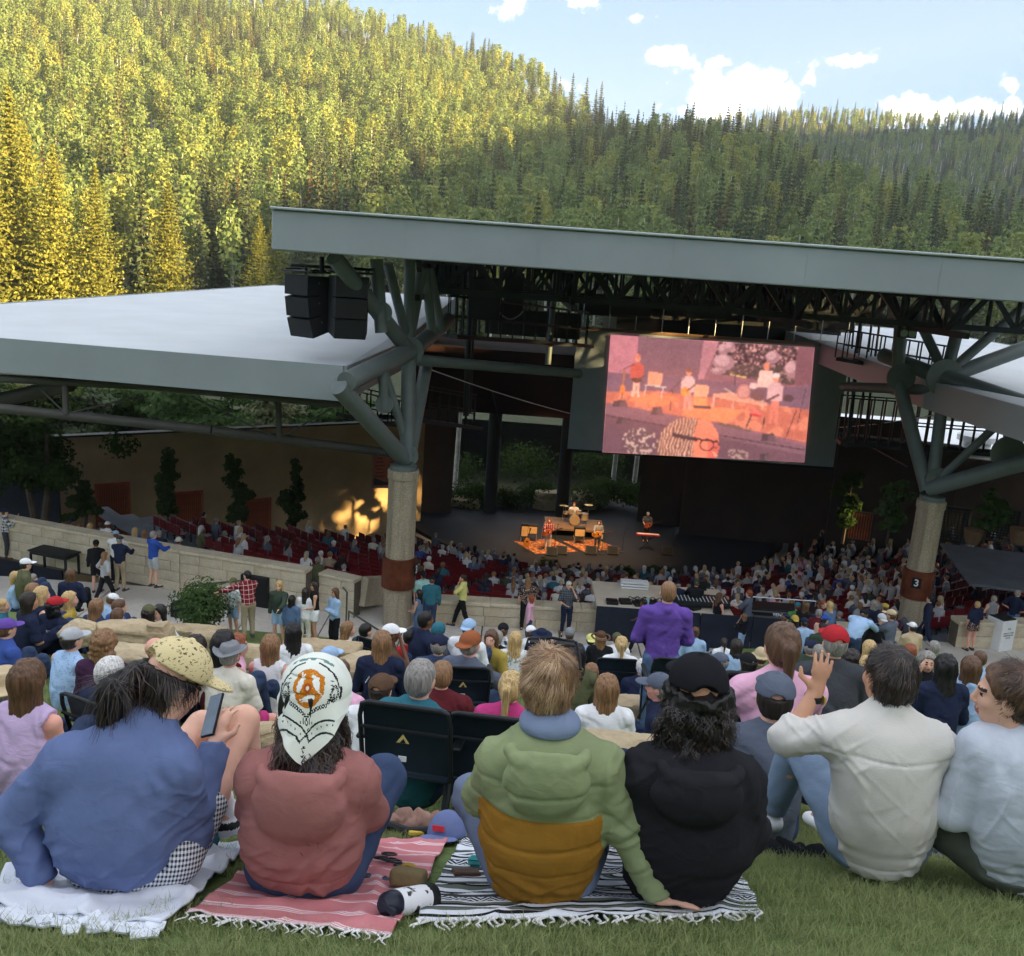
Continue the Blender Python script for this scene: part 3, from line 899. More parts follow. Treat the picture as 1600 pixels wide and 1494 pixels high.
wall_obj('stage_wall',-6.2,-3.6,56.5,-5,2.6,m_dstucco,'dark brown wall standing left of the stage garden',R(8))
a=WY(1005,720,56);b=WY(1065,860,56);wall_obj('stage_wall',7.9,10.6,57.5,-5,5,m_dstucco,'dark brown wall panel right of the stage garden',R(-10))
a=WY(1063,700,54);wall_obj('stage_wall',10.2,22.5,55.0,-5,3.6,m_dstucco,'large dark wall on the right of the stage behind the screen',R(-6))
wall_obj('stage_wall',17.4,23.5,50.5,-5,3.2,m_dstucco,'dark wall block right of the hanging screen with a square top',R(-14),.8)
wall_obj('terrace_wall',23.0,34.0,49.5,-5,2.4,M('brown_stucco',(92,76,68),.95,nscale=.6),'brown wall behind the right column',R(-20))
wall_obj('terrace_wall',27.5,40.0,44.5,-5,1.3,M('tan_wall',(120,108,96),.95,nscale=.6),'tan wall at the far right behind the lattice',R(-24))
mb=MB();mb.box((-.3,55.0,4.7),(11.6,8,3.4));o=mb.build('stage_canopy',M('maroon_soffit',(40,18,17),.9));tag(o,'dark red soffit box over the left of the stage','canopy')
mb=MB();mb.box((11.0,56.5,8.0),(12.0,9,2.2));o=mb.build('stage_canopy',m_black);tag(o,'black soffit over the right of the stage','canopy')
for x,lb in((765,'dark round post at the left of the stage'),(877,'dark round post behind the drummer')):
 p=WZ(x,800 if x<800 else 806,-4.2);mb=MB();mb.tube([(p[0],p[1],-4.2),(p[0],p[1],3.4)],.40,n=16);o=mb.build('stage_post',m_dark,smooth=True);tag(o,lb,'post')
# ------------------------------------------------------------------ roofs, columns, trusses
m_fascia=M('grey_metal_fascia',(150,156,161),.42,metal=.1,nscale=.25,var=.10,bstr=.04,bscale=2)
m_rooftop=M('pale_roof_membrane',(190,194,197),.7,nscale=.35,var=.07,bscale=14,bstr=.12,bdist=.02)
mr=empty('main_roof',(4.9,40,11));tag(mr,'long grey-fasciaed flat roof spanning the stage and seats','roof')
def rel(p,e):return np.array(p,float)-np.array(e.location)
x0,x1=-6.42,17.0
f=MB();f.box(rel(((x0+x1)/2,24.75,11.53),mr),(x1-x0,.22,.98),bev=.03);f.build('fascia',m_fascia,mr)
for k in range(1,7):f=MB();f.box(rel((x0+(x1-x0)*k/7,24.637,11.53),mr),(.02,.012,.93));f.build('panel_seam',m_fascia,mr)
f=MB();f.box(rel(((x0+x1)/2,24.72,12.055),mr),(x1-x0+.06,.34,.07),bev=.02);f.build('edge_trim',M('light_metal_trim',(168,176,178),.4,metal=.4,nscale=1,var=.06,bstr=0),mr)
f=MB();f.box(rel(((x0+x1)/2,43.2,11.9),mr),(x1-x0-.1,36.6,.2));f.build('deck',m_rooftop,mr)
for xx in(x0+.1,x1-.1):
 f=MB();f.box(rel((xx,43.2,11.5),mr),(.2,36.6,.95));f.build('side_fascia',m_fascia,mr)
for k in range(10):
 f=MB();f.box(rel(((x0+x1)/2,27.5+3.4*k,11.55),mr),(x1-x0-.5,.18,.5));f.build('roof_beam',m_dark,mr)
def truss(name,a,b,depth,bays,label,mat=m_dark,w=.14):
 a=np.array(a,float);b=np.array(b,float);e=empty(name,a);tag(e,label,'truss')
 d=(b-a)/bays;dn=np.array([0,0,-depth])
 for q,nm in((0,'top_chord'),(1,'bottom_chord')):
  mb=MB();mb.beam(dn*q,b-a+dn*q,w*1.3,w*1.3);mb.build(nm,mat,e)
 for k in range(bays):
  mb=MB();mb.beam(d*k+(dn if k%2 else 0),d*(k+1)+(0 if k%2 else dn),w,w);mb.build('web_member',mat,e)
  if k:mb=MB();mb.beam(d*k,d*k+dn,w*.7,w*.7);mb.build('web_post',mat,e)
 return e
tl=['front lattice truss right under the main roof','second lattice truss under the main roof','third lattice truss under the main roof','rear lattice truss under the main roof']
for k,(Y,z,dp,bays)in enumerate([(31.5,11.2,1.15,22),(37.5,11.0,1.1,26),(44.5,11.0,1.2,28),(52,10.8,1.4,26)]):
 truss('roof_truss',(-3.6,Y,z),(16.8,Y,z),dp,bays,tl[k])
for k,(X,lb)in enumerate([(-3.2,'left side truss running back under the main roof'),(1.5,'inner left truss running back under the main roof'),(8.5,'inner right truss running back under the main roof'),(13.2,'right side truss running back under the main roof')]):
 truss('roof_truss',(X,29,11.0),(X,58,10.6),1.1,18,lb)
for i,(xa,ya,xb,yb,Y,lb)in enumerate([(760,480,905,530,44,'black catwalk fascia left above the screen'),(905,465,1330,520,46.5,'long black masking panel above the screen'),(955,462,1015,495,43,'first black hanging box above the screen'),(1072,466,1130,500,43,'second black hanging box above the screen'),(1190,472,1248,505,43,'third black hanging box above the screen'),(790,425,815,495,40,'dark equipment cabinet under the roof at left'),(735,432,780,500,37,'dark equipment rack left of the cabinet')]):
 a=WY(xa,ya,Y);b=WY(xb,yb,Y)
 mb=MB();mb.box((0,0,0),(abs(b[0]-a[0]),.9,abs(a[2]-b[2])),bev=.03);o=mb.build('masking_box',m_black);o.location=tuple((a+b)/2);tag(o,lb,'panel')
def pipe_thing(name,segs,label,cat,mat=m_steel):
 """segs: list of (partname, (px,py,d),(px,py,d), r)"""
 p0=W(*segs[0][1]);e=empty(name,p0);tag(e,label,cat)
 for nm,a,b,r_ in segs:
  mb=MB();mb.tube([W(*a)-p0,W(*b)-p0],r_*.84,n=16);o=mb.build(nm,mat,e,True)
 return e
def gusset(e,px,py,d,r_,ax=(0,1,0)):
 mb=MB();c_=W(px,py,d)-np.array(e.location)
 an=np.linspace(0,2*math.pi,25)[:-1]
 V=[(math.cos(t)*r_,-.04,math.sin(t)*r_)for t in an]+[(math.cos(t)*r_,.04,math.sin(t)*r_)for t in an]
 F=[tuple(range(23,-1,-1)),tuple(range(24,48))]+[(i,(i+1)%24,24+(i+1)%24,24+i)for i in range(24)]
 mb.add(np.array(V)+c_,F);mb.build('gusset_plate',m_steel,e)
def agg_mat():
 t=NT('exposed_aggregate_concrete');v=t.coord('Object')
 c=t.mix(t.rng(t.noise(34,3,.7,v),.35,.65,0,1),lin((140,126,106)),lin((190,176,154)))
 vs_=t.coord('Object',(3.0,3.0,.22))
 c=t.mix(t.rng(t.noise(1.6,4,.6,vs_),.5,.75,0,.55),c,lin((92,82,72)))
 c=t.mix(t.rng(t.noise(1.1,3,.6,t.coord('Object',(4,4,.15))),.6,.8,0,.4),c,lin((140,96,62)))
 return t.pbsdf(c,.92,bump=t.noise(60,3,.7,v),bstr=.7,bdist=.02)
m_agg=agg_mat()
def text_mesh(txt,size,depth=.004,bold=0.0):
 cu=bpy.data.curves.new('txt','FONT');cu.body=txt;cu.size=size;cu.extrude=depth;cu.align_x='CENTER';cu.align_y='CENTER';cu.offset=bold;cu.resolution_u=3
 o=bpy.data.objects.new('txt',cu);COL.objects.link(o)
 dg=bpy.context.evaluated_depsgraph_get();me=bpy.data.meshes.new_from_object(o.evaluated_get(dg))
 bpy.data.objects.remove(o);bpy.data.curves.remove(cu);return me
def column(px,pbot,ptop,label,num_px,band_px):
 b=WZ(px,pbot,0);h=WY(px+4,ptop,b[1])[2]
 e=empty('column',(b[0],b[1],0));tag(e,label,'column')
 mb=MB();mb.lathe([(.44,-.1),(.44,0),(.435,h-.35)],32);mb.build('shaft',m_agg,e,True)
 mb=MB();mb.lathe([(.435,h-.345),(.47,h-.335),(.47,h-.09),(.44,h-.08)],32);mb.build('collar',m_agg,e,True)
 mb=MB();mb.lathe([(.40,h-.08),(.40,h+.06),(.38,h+.07)],32);mb.build('steel_cap',m_steel,e,True)
 z0,z1=band_px
 mb=MB();mb.lathe([(.5,z0),(.52,z0+.01),(.52,z1-.01),(.5,z1)],32);bd=mb.build('copper_band',m_copper,e,True)
 for k in range(4):
  a=k*math.pi/2+.35;mb=MB();mb.box((.525*math.cos(a),.525*math.sin(a),(z0+z1)/2),(.02,.03,z1-z0-.02),rz=a);mb.build('seam',m_copper,bd)
 a=num_px
 q=np.array([math.cos(a),math.sin(a)])
 mb=MB();mb.box((0,0,0),(.3,.02,.36));pn=mb.build('number_plate',m_black,e);pn.location=(q[0]*.535,q[1]*.535,(z0+z1)/2+.12);pn.rotation_euler=(0,0,a+math.pi/2)
 tm=text_mesh('3',.34,.004,.006);tm.materials.append(m_white);t_=obj('numeral',tm,pn);t_.location=(0,-.015,0);t_.rotation_euler=(math.pi/2,0,0)
 return e,b,h
colL,bL,hL=column(620,975,729,'exposed aggregate column with copper band standing left of the stage',R(-12),(1.25,2.2))
colR,bR,hR=column(1424,968,776,'exposed aggregate column with copper band standing right of the stage',R(-118),(.85,1.85))
DL=proj((bL[0],bL[1],hL))[2];DR=proj((bR[0],bR[1],hR))[2]
e=pipe_thing('steel_tree',[('strut',(632,718,DL),(528,603,DL-3.6),.30),('mast',(636,722,DL),(639,560,DL),.26),('mast',(639,560,DL),(640,405,DL-.1),.2),('strut',(640,712,DL),(668,560,DL+1.5),.24),('strut',(634,690,DL),(602,585,DL-.6),.15),('strut',(600,640,DL-1.6),(598,580,DL-1.9),.16),('arm',(541,597,DL-3.6),(642,548,DL),.32),('brace',(642,552,DL),(522,402,DL-3.6),.27),('brace',(636,530,DL),(606,412,DL-1.2),.17),('brace',(640,530,DL+.2),(660,420,DL+.4),.19),('brace',(690,520,DL+2),(672,420,DL+1.5),.17),('brace',(596,520,DL-1.6),(588,405,DL-2.0),.22),('brace',(676,530,DL+1.6),(664,420,DL+.8),.17),('brace',(648,545,DL),(700,500,DL+4),.3),('tie_beam',(646,562,DL),(905,584,DL+6),.2)],'branching grey steel struts on top of the left column','steel struts')
gusset(e,640,548,DL-.1,.42);gusset(e,636,712,DL-.05,.34);gusset(e,600,632,DL-1.7,.25);gusset(e,596,488,DL-1.7,.3)
e=pipe_thing('steel_tree',[('strut',(1449,768,DR),(1405,600,DR+1.5),.28),('mast',(1455,770,DR),(1477,590,DR),.24),('mast',(1477,590,DR),(1508,470,DR),.24),('arm',(1450,764,DR),(1640,712,DR-2.5),.32),('strut',(1466,750,DR),(1568,655,DR-1.4),.16),('strut',(1573,712,DR-1.4),(1577,650,DR-1.6),.17),('arm',(1478,590,DR),(1640,645,DR-3.4),.34),('brace',(1482,588,DR),(1640,530,DR+.4),.3),('brace',(1474,580,DR),(1432,492,DR+1),.2),('brace',(1484,580,DR),(1600,480,DR),.2),('brace',(1402,600,DR+1.6),(1408,490,DR+1.4),.26),('brace',(1478,592,DR),(1380,555,DR+3),.32),('tie_beam',(1470,610,DR),(1318,604,DR+6),.22)],'branching grey steel struts on top of the right column','steel struts')
gusset(e,1476,590,DR-.1,.62);gusset(e,1465,750,DR-.1,.42);gusset(e,1575,708,DR-1.5,.55);gusset(e,1577,652,DR-1.7,.5);gusset(e,1408,590,DR+1.3,.5)
def slab_roof(name,top,th,label,front_idx):
 top=np.array(top);c_=top.mean(0);e=empty(name,c_);tag(e,label,'roof')
 n=len(top);T=top-c_;Bt=T-np.array([0,0,th])
 mb=MB();mb.add(T,[tuple(range(n))]);mb.build('deck',m_rooftop,e)
 mb=MB();mb.add(Bt+np.array([0,0,.25]),[tuple(range(n))[::-1]]);mb.build('underside',m_dark,e)
 for i in range(n):
  a,b=T[i],T[(i+1)%n]
  d=b-a;L=np.linalg.norm(d);nn=np.cross(d/L,(0,0,1.0));nn/=np.linalg.norm(nn)
  o_=nn*.09;up=np.array([0,0,.03])
  V=[a+up,b+up,b-[0,0,th],a-[0,0,th]];V=V+[v+o_ for v in V]
  mb=MB();mb.add(V,[(0,3,2,1),(4,5,6,7),(0,1,5,4),(3,7,6,2),(0,4,7,3),(1,2,6,5)]);mb.build('fascia' if i in front_idx else 'edge_beam',m_fascia,e)
 return e
zt=8.1
TR=[WZ(-420,495,zt),WZ(537,573,zt),WZ(622,538,zt),W(712,424,60),W(430,441,60),W(0,475,40),W(-420,497,33)]
TR[3][2]=8.5;TR[4][2]=8.5;TR[6][2]=7.9
slab_roof('side_roof',TR,.93,'low pale-topped roof with grey fascia left of the left column',(0,))
ax=4.9
TL=[np.array([2*ax-p[0],p[1],p[2]])for p in TR][::-1]
slab_roof('side_roof',TL,.93,'low pale-topped roof seen through the struts at the right edge',(5,))
g=pipe_thing('roof_girder',[('bottom_chord',(-60,632,27),(330,672,28),.17),('bottom_chord',(330,672,28),(612,708,30.6),.17),('post',(103,648,27.3),(101,592,27.3),.1),('post',(436,684,28.8),(435,622,28.8),.11),('rod',(225,618,28),(110,645,27.3),.03),('rod',(60,605,27.5),(98,642,27.3),.03),('rod',(300,620,28),(428,682,28.7),.03),('rod',(535,628,28),(446,680,28.8),.03),('top_chord',(-60,588,27),(240,604,27.5),.14),('top_chord',(240,604,27.5),(535,632,27.6),.14),('haunch',(-60,640,33),(110,600,31),.3)],'curved grey girder with posts and tie rods beneath the left low roof','girder',M('grey_brown_steel',(74,72,68),.55,nscale=1.5,var=.12,bstr=.03))
m_cab=M('black_speaker_cabinet',(30,30,33),.55,nscale=9,var=.2,bstr=.15)
m_grille=M('speaker_grille',(18,18,20),.8,nscale=40,var=.4,bstr=.5)
def line_array(name,px,ptop,d,rz,tilt,label):
 p=W(px,ptop,d);e=empty(name,p,rz);tag(e,label,'loudspeaker')
 bar=MB();bar.box((0,0,.10),(1.16,.75,.05),bev=.01).box((-.45,0,.14),(.05,.6,.06)).box((.45,0,.14),(.05,.6,.06));bar.build('rigging_frame',m_dark,e)
 z=0;y=0;an=-tilt
 for k in range(3):
  h=.54
  if k:y+=math.sin(an)*h;z-=math.cos(an)*h
  an+=tilt
  c_=np.array([0,y+math.sin(an)*h/2,z-math.cos(an)*h/2])
  cab=empty('cabinet',(0,0,0));cab.parent=e;cab.location=tuple(c_);cab.rotation_euler=(an,0,0)
  mb=MB();poly=[(-.55,-.36),(.55,-.36),(.42,.38),(-.42,.38)];mb.prism(poly,-h/2+.006,h/2-.006);mb.build('box',m_cab,cab)
  for sx in(-1,1):
   mb=MB();mb.box((sx*.28,-.375,0),(.5,.03,h-.05),rz=sx*R(7),bev=.01);mb.build('grille',m_grille,cab)
   mb=MB();mb.lathe([(.03,-.004),(.03,.004)],12,(sx*.49,0,.08),axes=[[0,1,0],[0,0,1],[1,0,0]]);mb.build('bolt',m_steel,cab)
 return e
line_array('line_array',478,430,26.5,R(150),R(-9),'left of the two black hanging speaker arrays, bowed outward at the bottom')
line_array('line_array',548,432,26.0,R(196),R(-5),'right of the two black hanging speaker arrays, next to the struts')
pipe_thing('rigging_bar',[('bar',(455,414,26.3),(585,422,26.3),.05),('drop',(503,402,26.2),(503,428,26.2),.08),('clamp',(478,414,26.3),(478,428,26.3),.05),('clamp',(548,420,26.3),(548,430,26.3),.05)],'horizontal rigging bar above the hanging speaker arrays','bar',m_dark)
def blinder(px,py,d,label):
 p=W(px,py,d);e=empty('blinder_lamp',p);tag(e,label,'lamp')
 mb=MB();mb.box((0,0,0),(.62,.22,.62),bev=.02);mb.build('housing',m_black,e)
 for sx in(-1,1):
  for sz in(-1,1):
   mb=MB();mb.lathe([(.06,-.13),(.13,-.13),(.13,-.10),(.05,-.07)],16,(sx*.145,0,sz*.145),axes=[[1,0,0],[0,0,1],[0,1,0]]);mb.build('lens',M('dim_lens',(120,122,124),.25,metal=.6,nscale=9),e,True)
blinder(828,475,40,'four-lamp blinder under the roof left of the screen');blinder(1418,514,33,'four-lamp blinder under the roof beside the right struts')
def catwalk(name,x0,y0,x1,y1,d0,d1,label,h=1.1,n=9):
 a=W(x0,y0,d0);b=W(x1,y1,d1);e=empty(name,a);tag(e,label,'catwalk');d=b-a
 mb=MB();mb.beam((0,0,0),d,.9,.14);mb.build('walkway',m_dark,e)
 for q in(.5,1.0):
  for s in(-1,1):
   mb=MB();mb.beam((0,s*.45,h*q),d+np.array([0,s*.45,h*q]),.05,.05);mb.build('rail',m_dark,e)
 for k in range(n+1):
  for s in(-1,1):
   mb=MB();mb.beam(d*k/n+np.array([0,s*.45,0]),d*k/n+np.array([0,s*.45,h]),.05,.05);mb.build('post',m_dark,e)
catwalk('catwalk',700,525,915,540,36,44,'catwalk with rails left of the screen',1.5,12)
catwalk('catwalk',640,655,740,668,36,40,'lower lighting balcony behind the left struts',1.3,7)
catwalk('catwalk',1310,690,1600,712,38,37,'lower catwalk behind the right struts',1.8,16)
catwalk('catwalk',1310,560,1480,590,40,38,'upper catwalk behind the right struts',1.2,9)
catwalk('catwalk',540,650,640,668,33,36,'catwalk behind the left column head',1.0,6)
random.seed(3)
mb=MB()
def cable(name,a,b,sag,r_,label,mat):
 a=W(*a);b=W(*b);t=np.linspace(0,1,14)[:,None];pts=a+(b-a)*t;pts[:,2]-=(4*t*(1-t))[:,0]*sag
 mb=MB();mb.tube(pts-a,r_,n=5);o=mb.build(name,mat,smooth=True,loc=a);tag(o,label,'cable')
cable('cable',(625,560,30.5),(890,646,45),.1,.02,'thin pale stay wire from the left struts to the screen',m_white)
cable('cable',(1312,668,45),(1545,632,29),.1,.02,'thin pale stay wire from the right struts to the screen',m_white)
cable('cable',(770,470,38),(818,486,38),.5,.03,'looped grey cable hanging beside the blinder',M('grey_cable',(120,122,124),.6))
cable('cable',(1345,690,40),(1420,730,34),.0,.035,'dark tie rod crossing in front of the white roof',m_black)
cable('cable',(768,610,44),(786,695,46),-.1,.04,'hanging chain under the red soffit',m_dark)
for i,(x0,y0,x1,y1,d,r_)in enumerate([(735,420,728,650,38,.14),(742,418,734,645,38.4,.08),(868,430,856,570,42,.16),(715,425,712,520,37,.07),(752,430,748,520,37,.05),(770,440,766,520,38,.05),(783,450,780,520,39,.07),(820,490,818,525,42,.05),(725,430,723,520,36,.05),(1345,500,1325,700,41,.1),(1362,505,1340,690,42,.06),(1375,500,1350,690,40,.06),(1335,500,1318,690,43,.05)]):
 pipe_thing('rigging_post',[('pole',(x0,y0,d),(x1,y1,d),r_)],['thick dark rigging post left of the screen','thin rigging post beside the thick one','grey post rising just left of the screen','thin conduit nearest the left struts','thin conduit in the equipment rack','second thin conduit in the equipment rack','conduit below the roof left of the blinder','short conduit under the blinder','thin conduit behind the left struts','dark rigging post right of the screen','thin conduit right of the screen','thin conduit near the right blinder','thin conduit hugging the screen edge'][i],'post',m_dark if i not in(2,)else m_steel)
e=empty('service_building',(34,62,0));tag(e,'white flat-roofed service building with rooftop vents at the right','building')
a=WY(1335,700,60);
mb=MB();mb.box((-4,4,-2),(26,12,6));mb.build('walls',m_white,e)
mb=MB();mb.box((-4,4,1.25),(26.6,12.6,.3));mb.build('roof_edge',m_white,e)
for(x,y)in((1380,715),(1518,728)):
 p=WY(x,y,60)-np.array([34,62,0]);mb=MB();mb.lathe([(.9,1.35),(.9,1.9),(1.15,1.95),(1.15,2.3),(.8,2.5),(.2,2.55)],20,(p[0],p[1],0));mb.build('roof_vent',m_white,e,True)
p=WY(1392,740,56)-np.array([34,62,0]);mb=MB();mb.box((p[0],p[1],1.75),(3.2,1.6,.7),bev=.15);mb.build('air_handler',m_steel,e)
# ------------------------------------------------------------------ people
def v3(*a):return np.array(a,float)
def rotz(a):c_,s_=math.cos(a),math.sin(a);return np.array([[c_,-s_,0],[s_,c_,0],[0,0,1.]])
def rotx(a):c_,s_=math.cos(a),math.sin(a);return np.array([[1.,0,0],[0,c_,-s_],[0,s_,c_]])
def roty(a):c_,s_=math.cos(a),math.sin(a);return np.array([[c_,0,s_],[0,1.,0],[-s_,0,c_]])
def skel(pose,arms='down',f=False,yaw=0.0,nod=0.0,lean=0.0,tilt=0.0):
 """joint positions, x right, y forward, z up, origin on the ground under the pelvis (or between the feet)"""
 J={}
 sw=.175 if f else.195
 if pose in('sit','sitx','sitlong','chair','kneel'):
  z0=.12 if pose!='chair' else.36
  P=v3(0,0,z0)
  ch=P+v3(0,.02+lean,.30);nk=P+v3(0,.05+lean*1.5,.485)
  J.update(pelvis=P,waist=P+v3(0,-.02+lean*.4,.15),chest=ch,neck=nk)
  for s,n in((-1,'L'),(1,'R')):
   J['hip'+n]=P+v3(s*.095,.03,-.01)
   if pose=='sit':J['kn'+n]=v3(s*.15,.40,z0+.20);J['an'+n]=v3(s*.12,.62,z0-.28);J['toe'+n]=v3(s*.14,.80,z0-.38)
   elif pose=='sitx':J['kn'+n]=v3(s*.34,.28,z0-.04);J['an'+n]=v3(-s*.06,.36,z0-.12);J['toe'+n]=v3(-s*.16,.40,z0-.14)
   elif pose=='sitlong':J['kn'+n]=v3(s*.12,.44,z0-.06);J['an'+n]=v3(s*.13,.84,z0-.30);J['toe'+n]=v3(s*.16,.90,z0-.16)
   else:J['kn'+n]=v3(s*.14,.44,z0+.06);J['an'+n]=v3(s*.13,.50,z0-.36);J['toe'+n]=v3(s*.15,.68,z0-.42)
 else:
  z0=.95
  P=v3(0,0,z0)
  if pose=='bend':
   ch=P+v3(0,.24,.20);nk=P+v3(0,.42,.30);wst=P+v3(0,.08,.12)
  else:
   ch=P+v3(0,.02+lean,.32);nk=P+v3(0,.01+lean*1.4,.52);wst=P+v3(0,.01+lean*.4,.16)
  J.update(pelvis=P,waist=wst,chest=ch,neck=nk)
  st=.30 if pose=='walk' else.02
  for s,n in((-1,'L'),(1,'R')):
   J['hip'+n]=P+v3(s*.095,0,-.03);J['kn'+n]=v3(s*.10,s*st*.5+.03,.50);J['an'+n]=v3(s*.11,s*st-.02,.09);J['toe'+n]=v3(s*.14,s*st+.14,.035)
 up=J['neck']-J['chest'];up/=np.linalg.norm(up)
 for s,n in((-1,'L'),(1,'R')):
  J['sh'+n]=J['neck']+v3(s*sw,0,0)-up*.075
 hd=J['neck']+up*.05+v3(0,.02,.11 if pose!='bend' else.06)
 J['head']=hd;J['hrot']=rotz(yaw)@rotx(-nod)@roty(tilt)
 def arm(n,el,wr,tip):J['el'+n]=el;J['wr'+n]=wr;J['tip'+n]=tip
 for s,n in((-1,'L'),(1,'R')):
  S=J['sh'+n];a=arms if isinstance(arms,str)else arms[0 if s<0 else 1]
  if a=='down':e=S+v3(s*.05,-.02,-.29);w=e+v3(s*.01,.06,-.25);t=w+v3(0,.03,-.17)
  elif a=='knees':e=S+v3(s*.07,.18,-.22);w=J['kn'+n]+v3(-s*.04,-.02,.08);t=w+v3(-s*.05,.10,-.02)
  elif a=='hug':e=S+v3(s*.09,.14,-.24);w=v3(s*.06,J['kn'+n][1]+.02,J['kn'+n][2]-.06);t=w+v3(-s*.12,.06,-.02)
  elif a=='lap':e=S+v3(s*.07,.04,-.28);w=v3(s*.10,.24,e[2]-.06);t=w+v3(-s*.08,.13,-.02)
  elif a=='back':e=S+v3(s*.08,-.12,-.24);w=v3(s*.30,-.26,.05);t=w+v3(s*.02,-.14,-.03)
  elif a=='cross':e=S+v3(s*.05,.06,-.28);w=v3(-s*.10,S[1]+.22,e[2]+.06);t=w+v3(-s*.10,.01,.03)
  elif a=='up':e=S+v3(s*.08,.22,-.16);w=S+v3(-s*.04,.36,.04);t=w+v3(-s*.05,.05,.12)
  elif a=='face':e=S+v3(s*.08,.20,-.20);w=J['head']+v3(s*.10,.10,-.10);t=w+v3(-s*.04,-.02,.12)
  elif a=='reach':e=S+v3(s*.06,.24,-.16);w=e+v3(-s*.02,.24,-.05);t=w+v3(-s*.02,.16,-.04)
  elif a=='reachside':e=S+v3(s*.24,.12,-.12);w=e+v3(s*.20,.12,-.06);t=w+v3(s*.12,.08,-.05)
  elif a=='hip':e=S+v3(s*.18,-.08,-.24);w=v3(s*.16,.04,J['pelvis'][2]+.08);t=w+v3(-s*.06,.06,-.05)
  elif a=='wall':e=S+v3(s*.06,.20,-.20);w=e+v3(-s*.06,.22,.02);t=w+v3(-s*.10,.06,0)
  arm(n,e,w,t)
 return J
def torso_sdf(p,J,inf=0.0,f=False,hemz=None,belly=0.0):
 X=(1,0,0);b=belly
 k=.05
 pr=.150 if f else.148
 d=rc(p,J['pelvis'],J['waist'],pr+inf,(.122 if f else.135)+b+inf,.74,X)
 d=smin(d,rc(p,J['waist'],J['chest'],(.122 if f else.135)+b+inf,(.145 if f else.165)+inf,.70,X),k)
 d=smin(d,rc(p,J['chest'],J['neck']-v3(0,0,.07),(.140 if f else.158)+inf,.10+inf,.66,X),k)
 d=smin(d,rc(p,J['shL'],J['shR'],.050+inf,.050+inf),.06)
 d=smin(d,rc(p,J['shL']+v3(.06,0,.01),J['neck']-v3(0,0,.01),.04+inf,.045+inf*.5),.04)
 d=smin(d,rc(p,J['shR']+v3(-.06,0,.01),J['neck']-v3(0,0,.01),.04+inf,.045+inf*.5),.04)
 return d
def head_sdf(p,J,big=1.0):
 q=((p-J['head'].astype(np.float32))@J['hrot'].astype(np.float32))/big
 d=el(q,(0,-.012,.028),(.075,.094,.088))
 d=smin(d,el(q,(0,.028,-.035),(.057,.064,.078)),.03)
 d=smin(d,el(q,(0,.044,-.082),(.036,.040,.032)),.03)
 d=smin(d,el(q,(0,.076,.020),(.050,.018,.012)),.015)
 for s in(-1,1):
  d=smin(d,el(q,(s*.036,.062,-.030),(.024,.024,.024)),.02)
  d=-smin(-d,el(q,(s*.031,.101,.004),(.017,.016,.010)),.008)
  d=smin(d,el(q,(s*.031,.077,.004),(.012,.012,.010)),.003)
  d=smin(d,el(q,(s*.077,-.010,-.012),(.010,.026,.034)),.008)
 d=smin(d,rc(q,(0,.090,.008),(0,.108,-.026),.007,.011),.012)
 d=smin(d,el(q,(0,.101,-.036),(.019,.010,.009)),.008)
 d=smin(d,el(q,(0,.090,-.060),(.025,.011,.0065)),.006)
 d=smin(d,el(q,(0,.088,-.072),(.021,.011,.0065)),.006)
 return d*big
def hand_sdf(p,w,t,side,spread=.5,curl=.35,thumb=1.0,up=None):
 """palm and five fingers from wrist w towards t; side = +1 when the thumb leaves towards +x of the hand frame"""
 w=np.asarray(w,float);t=np.asarray(t,float)
 ax=t-w;ax/=np.linalg.norm(ax)
 n=np.array(up if up is not None else(0,0,1.0));n=n-ax*(n@ax);n/=np.linalg.norm(n)+1e-9
 sx=np.cross(ax,n)*side
 pc=w+ax*.045
 d=rc(p,w+ax*.01-sx*.004,w+ax*.085,.026,.033,.48,sx)
 d=smin(d,rc(p,w-ax*.02,w+ax*.02,.025,.026,.72,sx),.02)
 for i,(o,L)in enumerate(((.027,.072),(.009,.082),(-.010,.076),(-.027,.058))):
  b=w+ax*(.088-abs(o)*.25)+sx*o
  dr=ax+sx*o*spread*10*.9;dr/=np.linalg.norm(dr)
  m=b+dr*L*.5-n*L*.12*curl;dr2=dr*math.cos(curl*1.6)-n*math.sin(curl*1.6)
  e=m+dr2*L*.52
  d=smin(d,rc(p,b,m,.0095,.0085),.008);d=smin(d,rc(p,m,e,.0085,.007),.004)
 b=w+ax*.03+sx*.026;m=b+(ax*.55+sx*.75*thumb-n*.2)*.042;e=m+(ax*.9+sx*.25-n*.15)*.034
 d=smin(d,rc(p,b,m,.013,.011),.012);d=smin(d,rc(p,m,e,.0105,.008),.004)
 return d
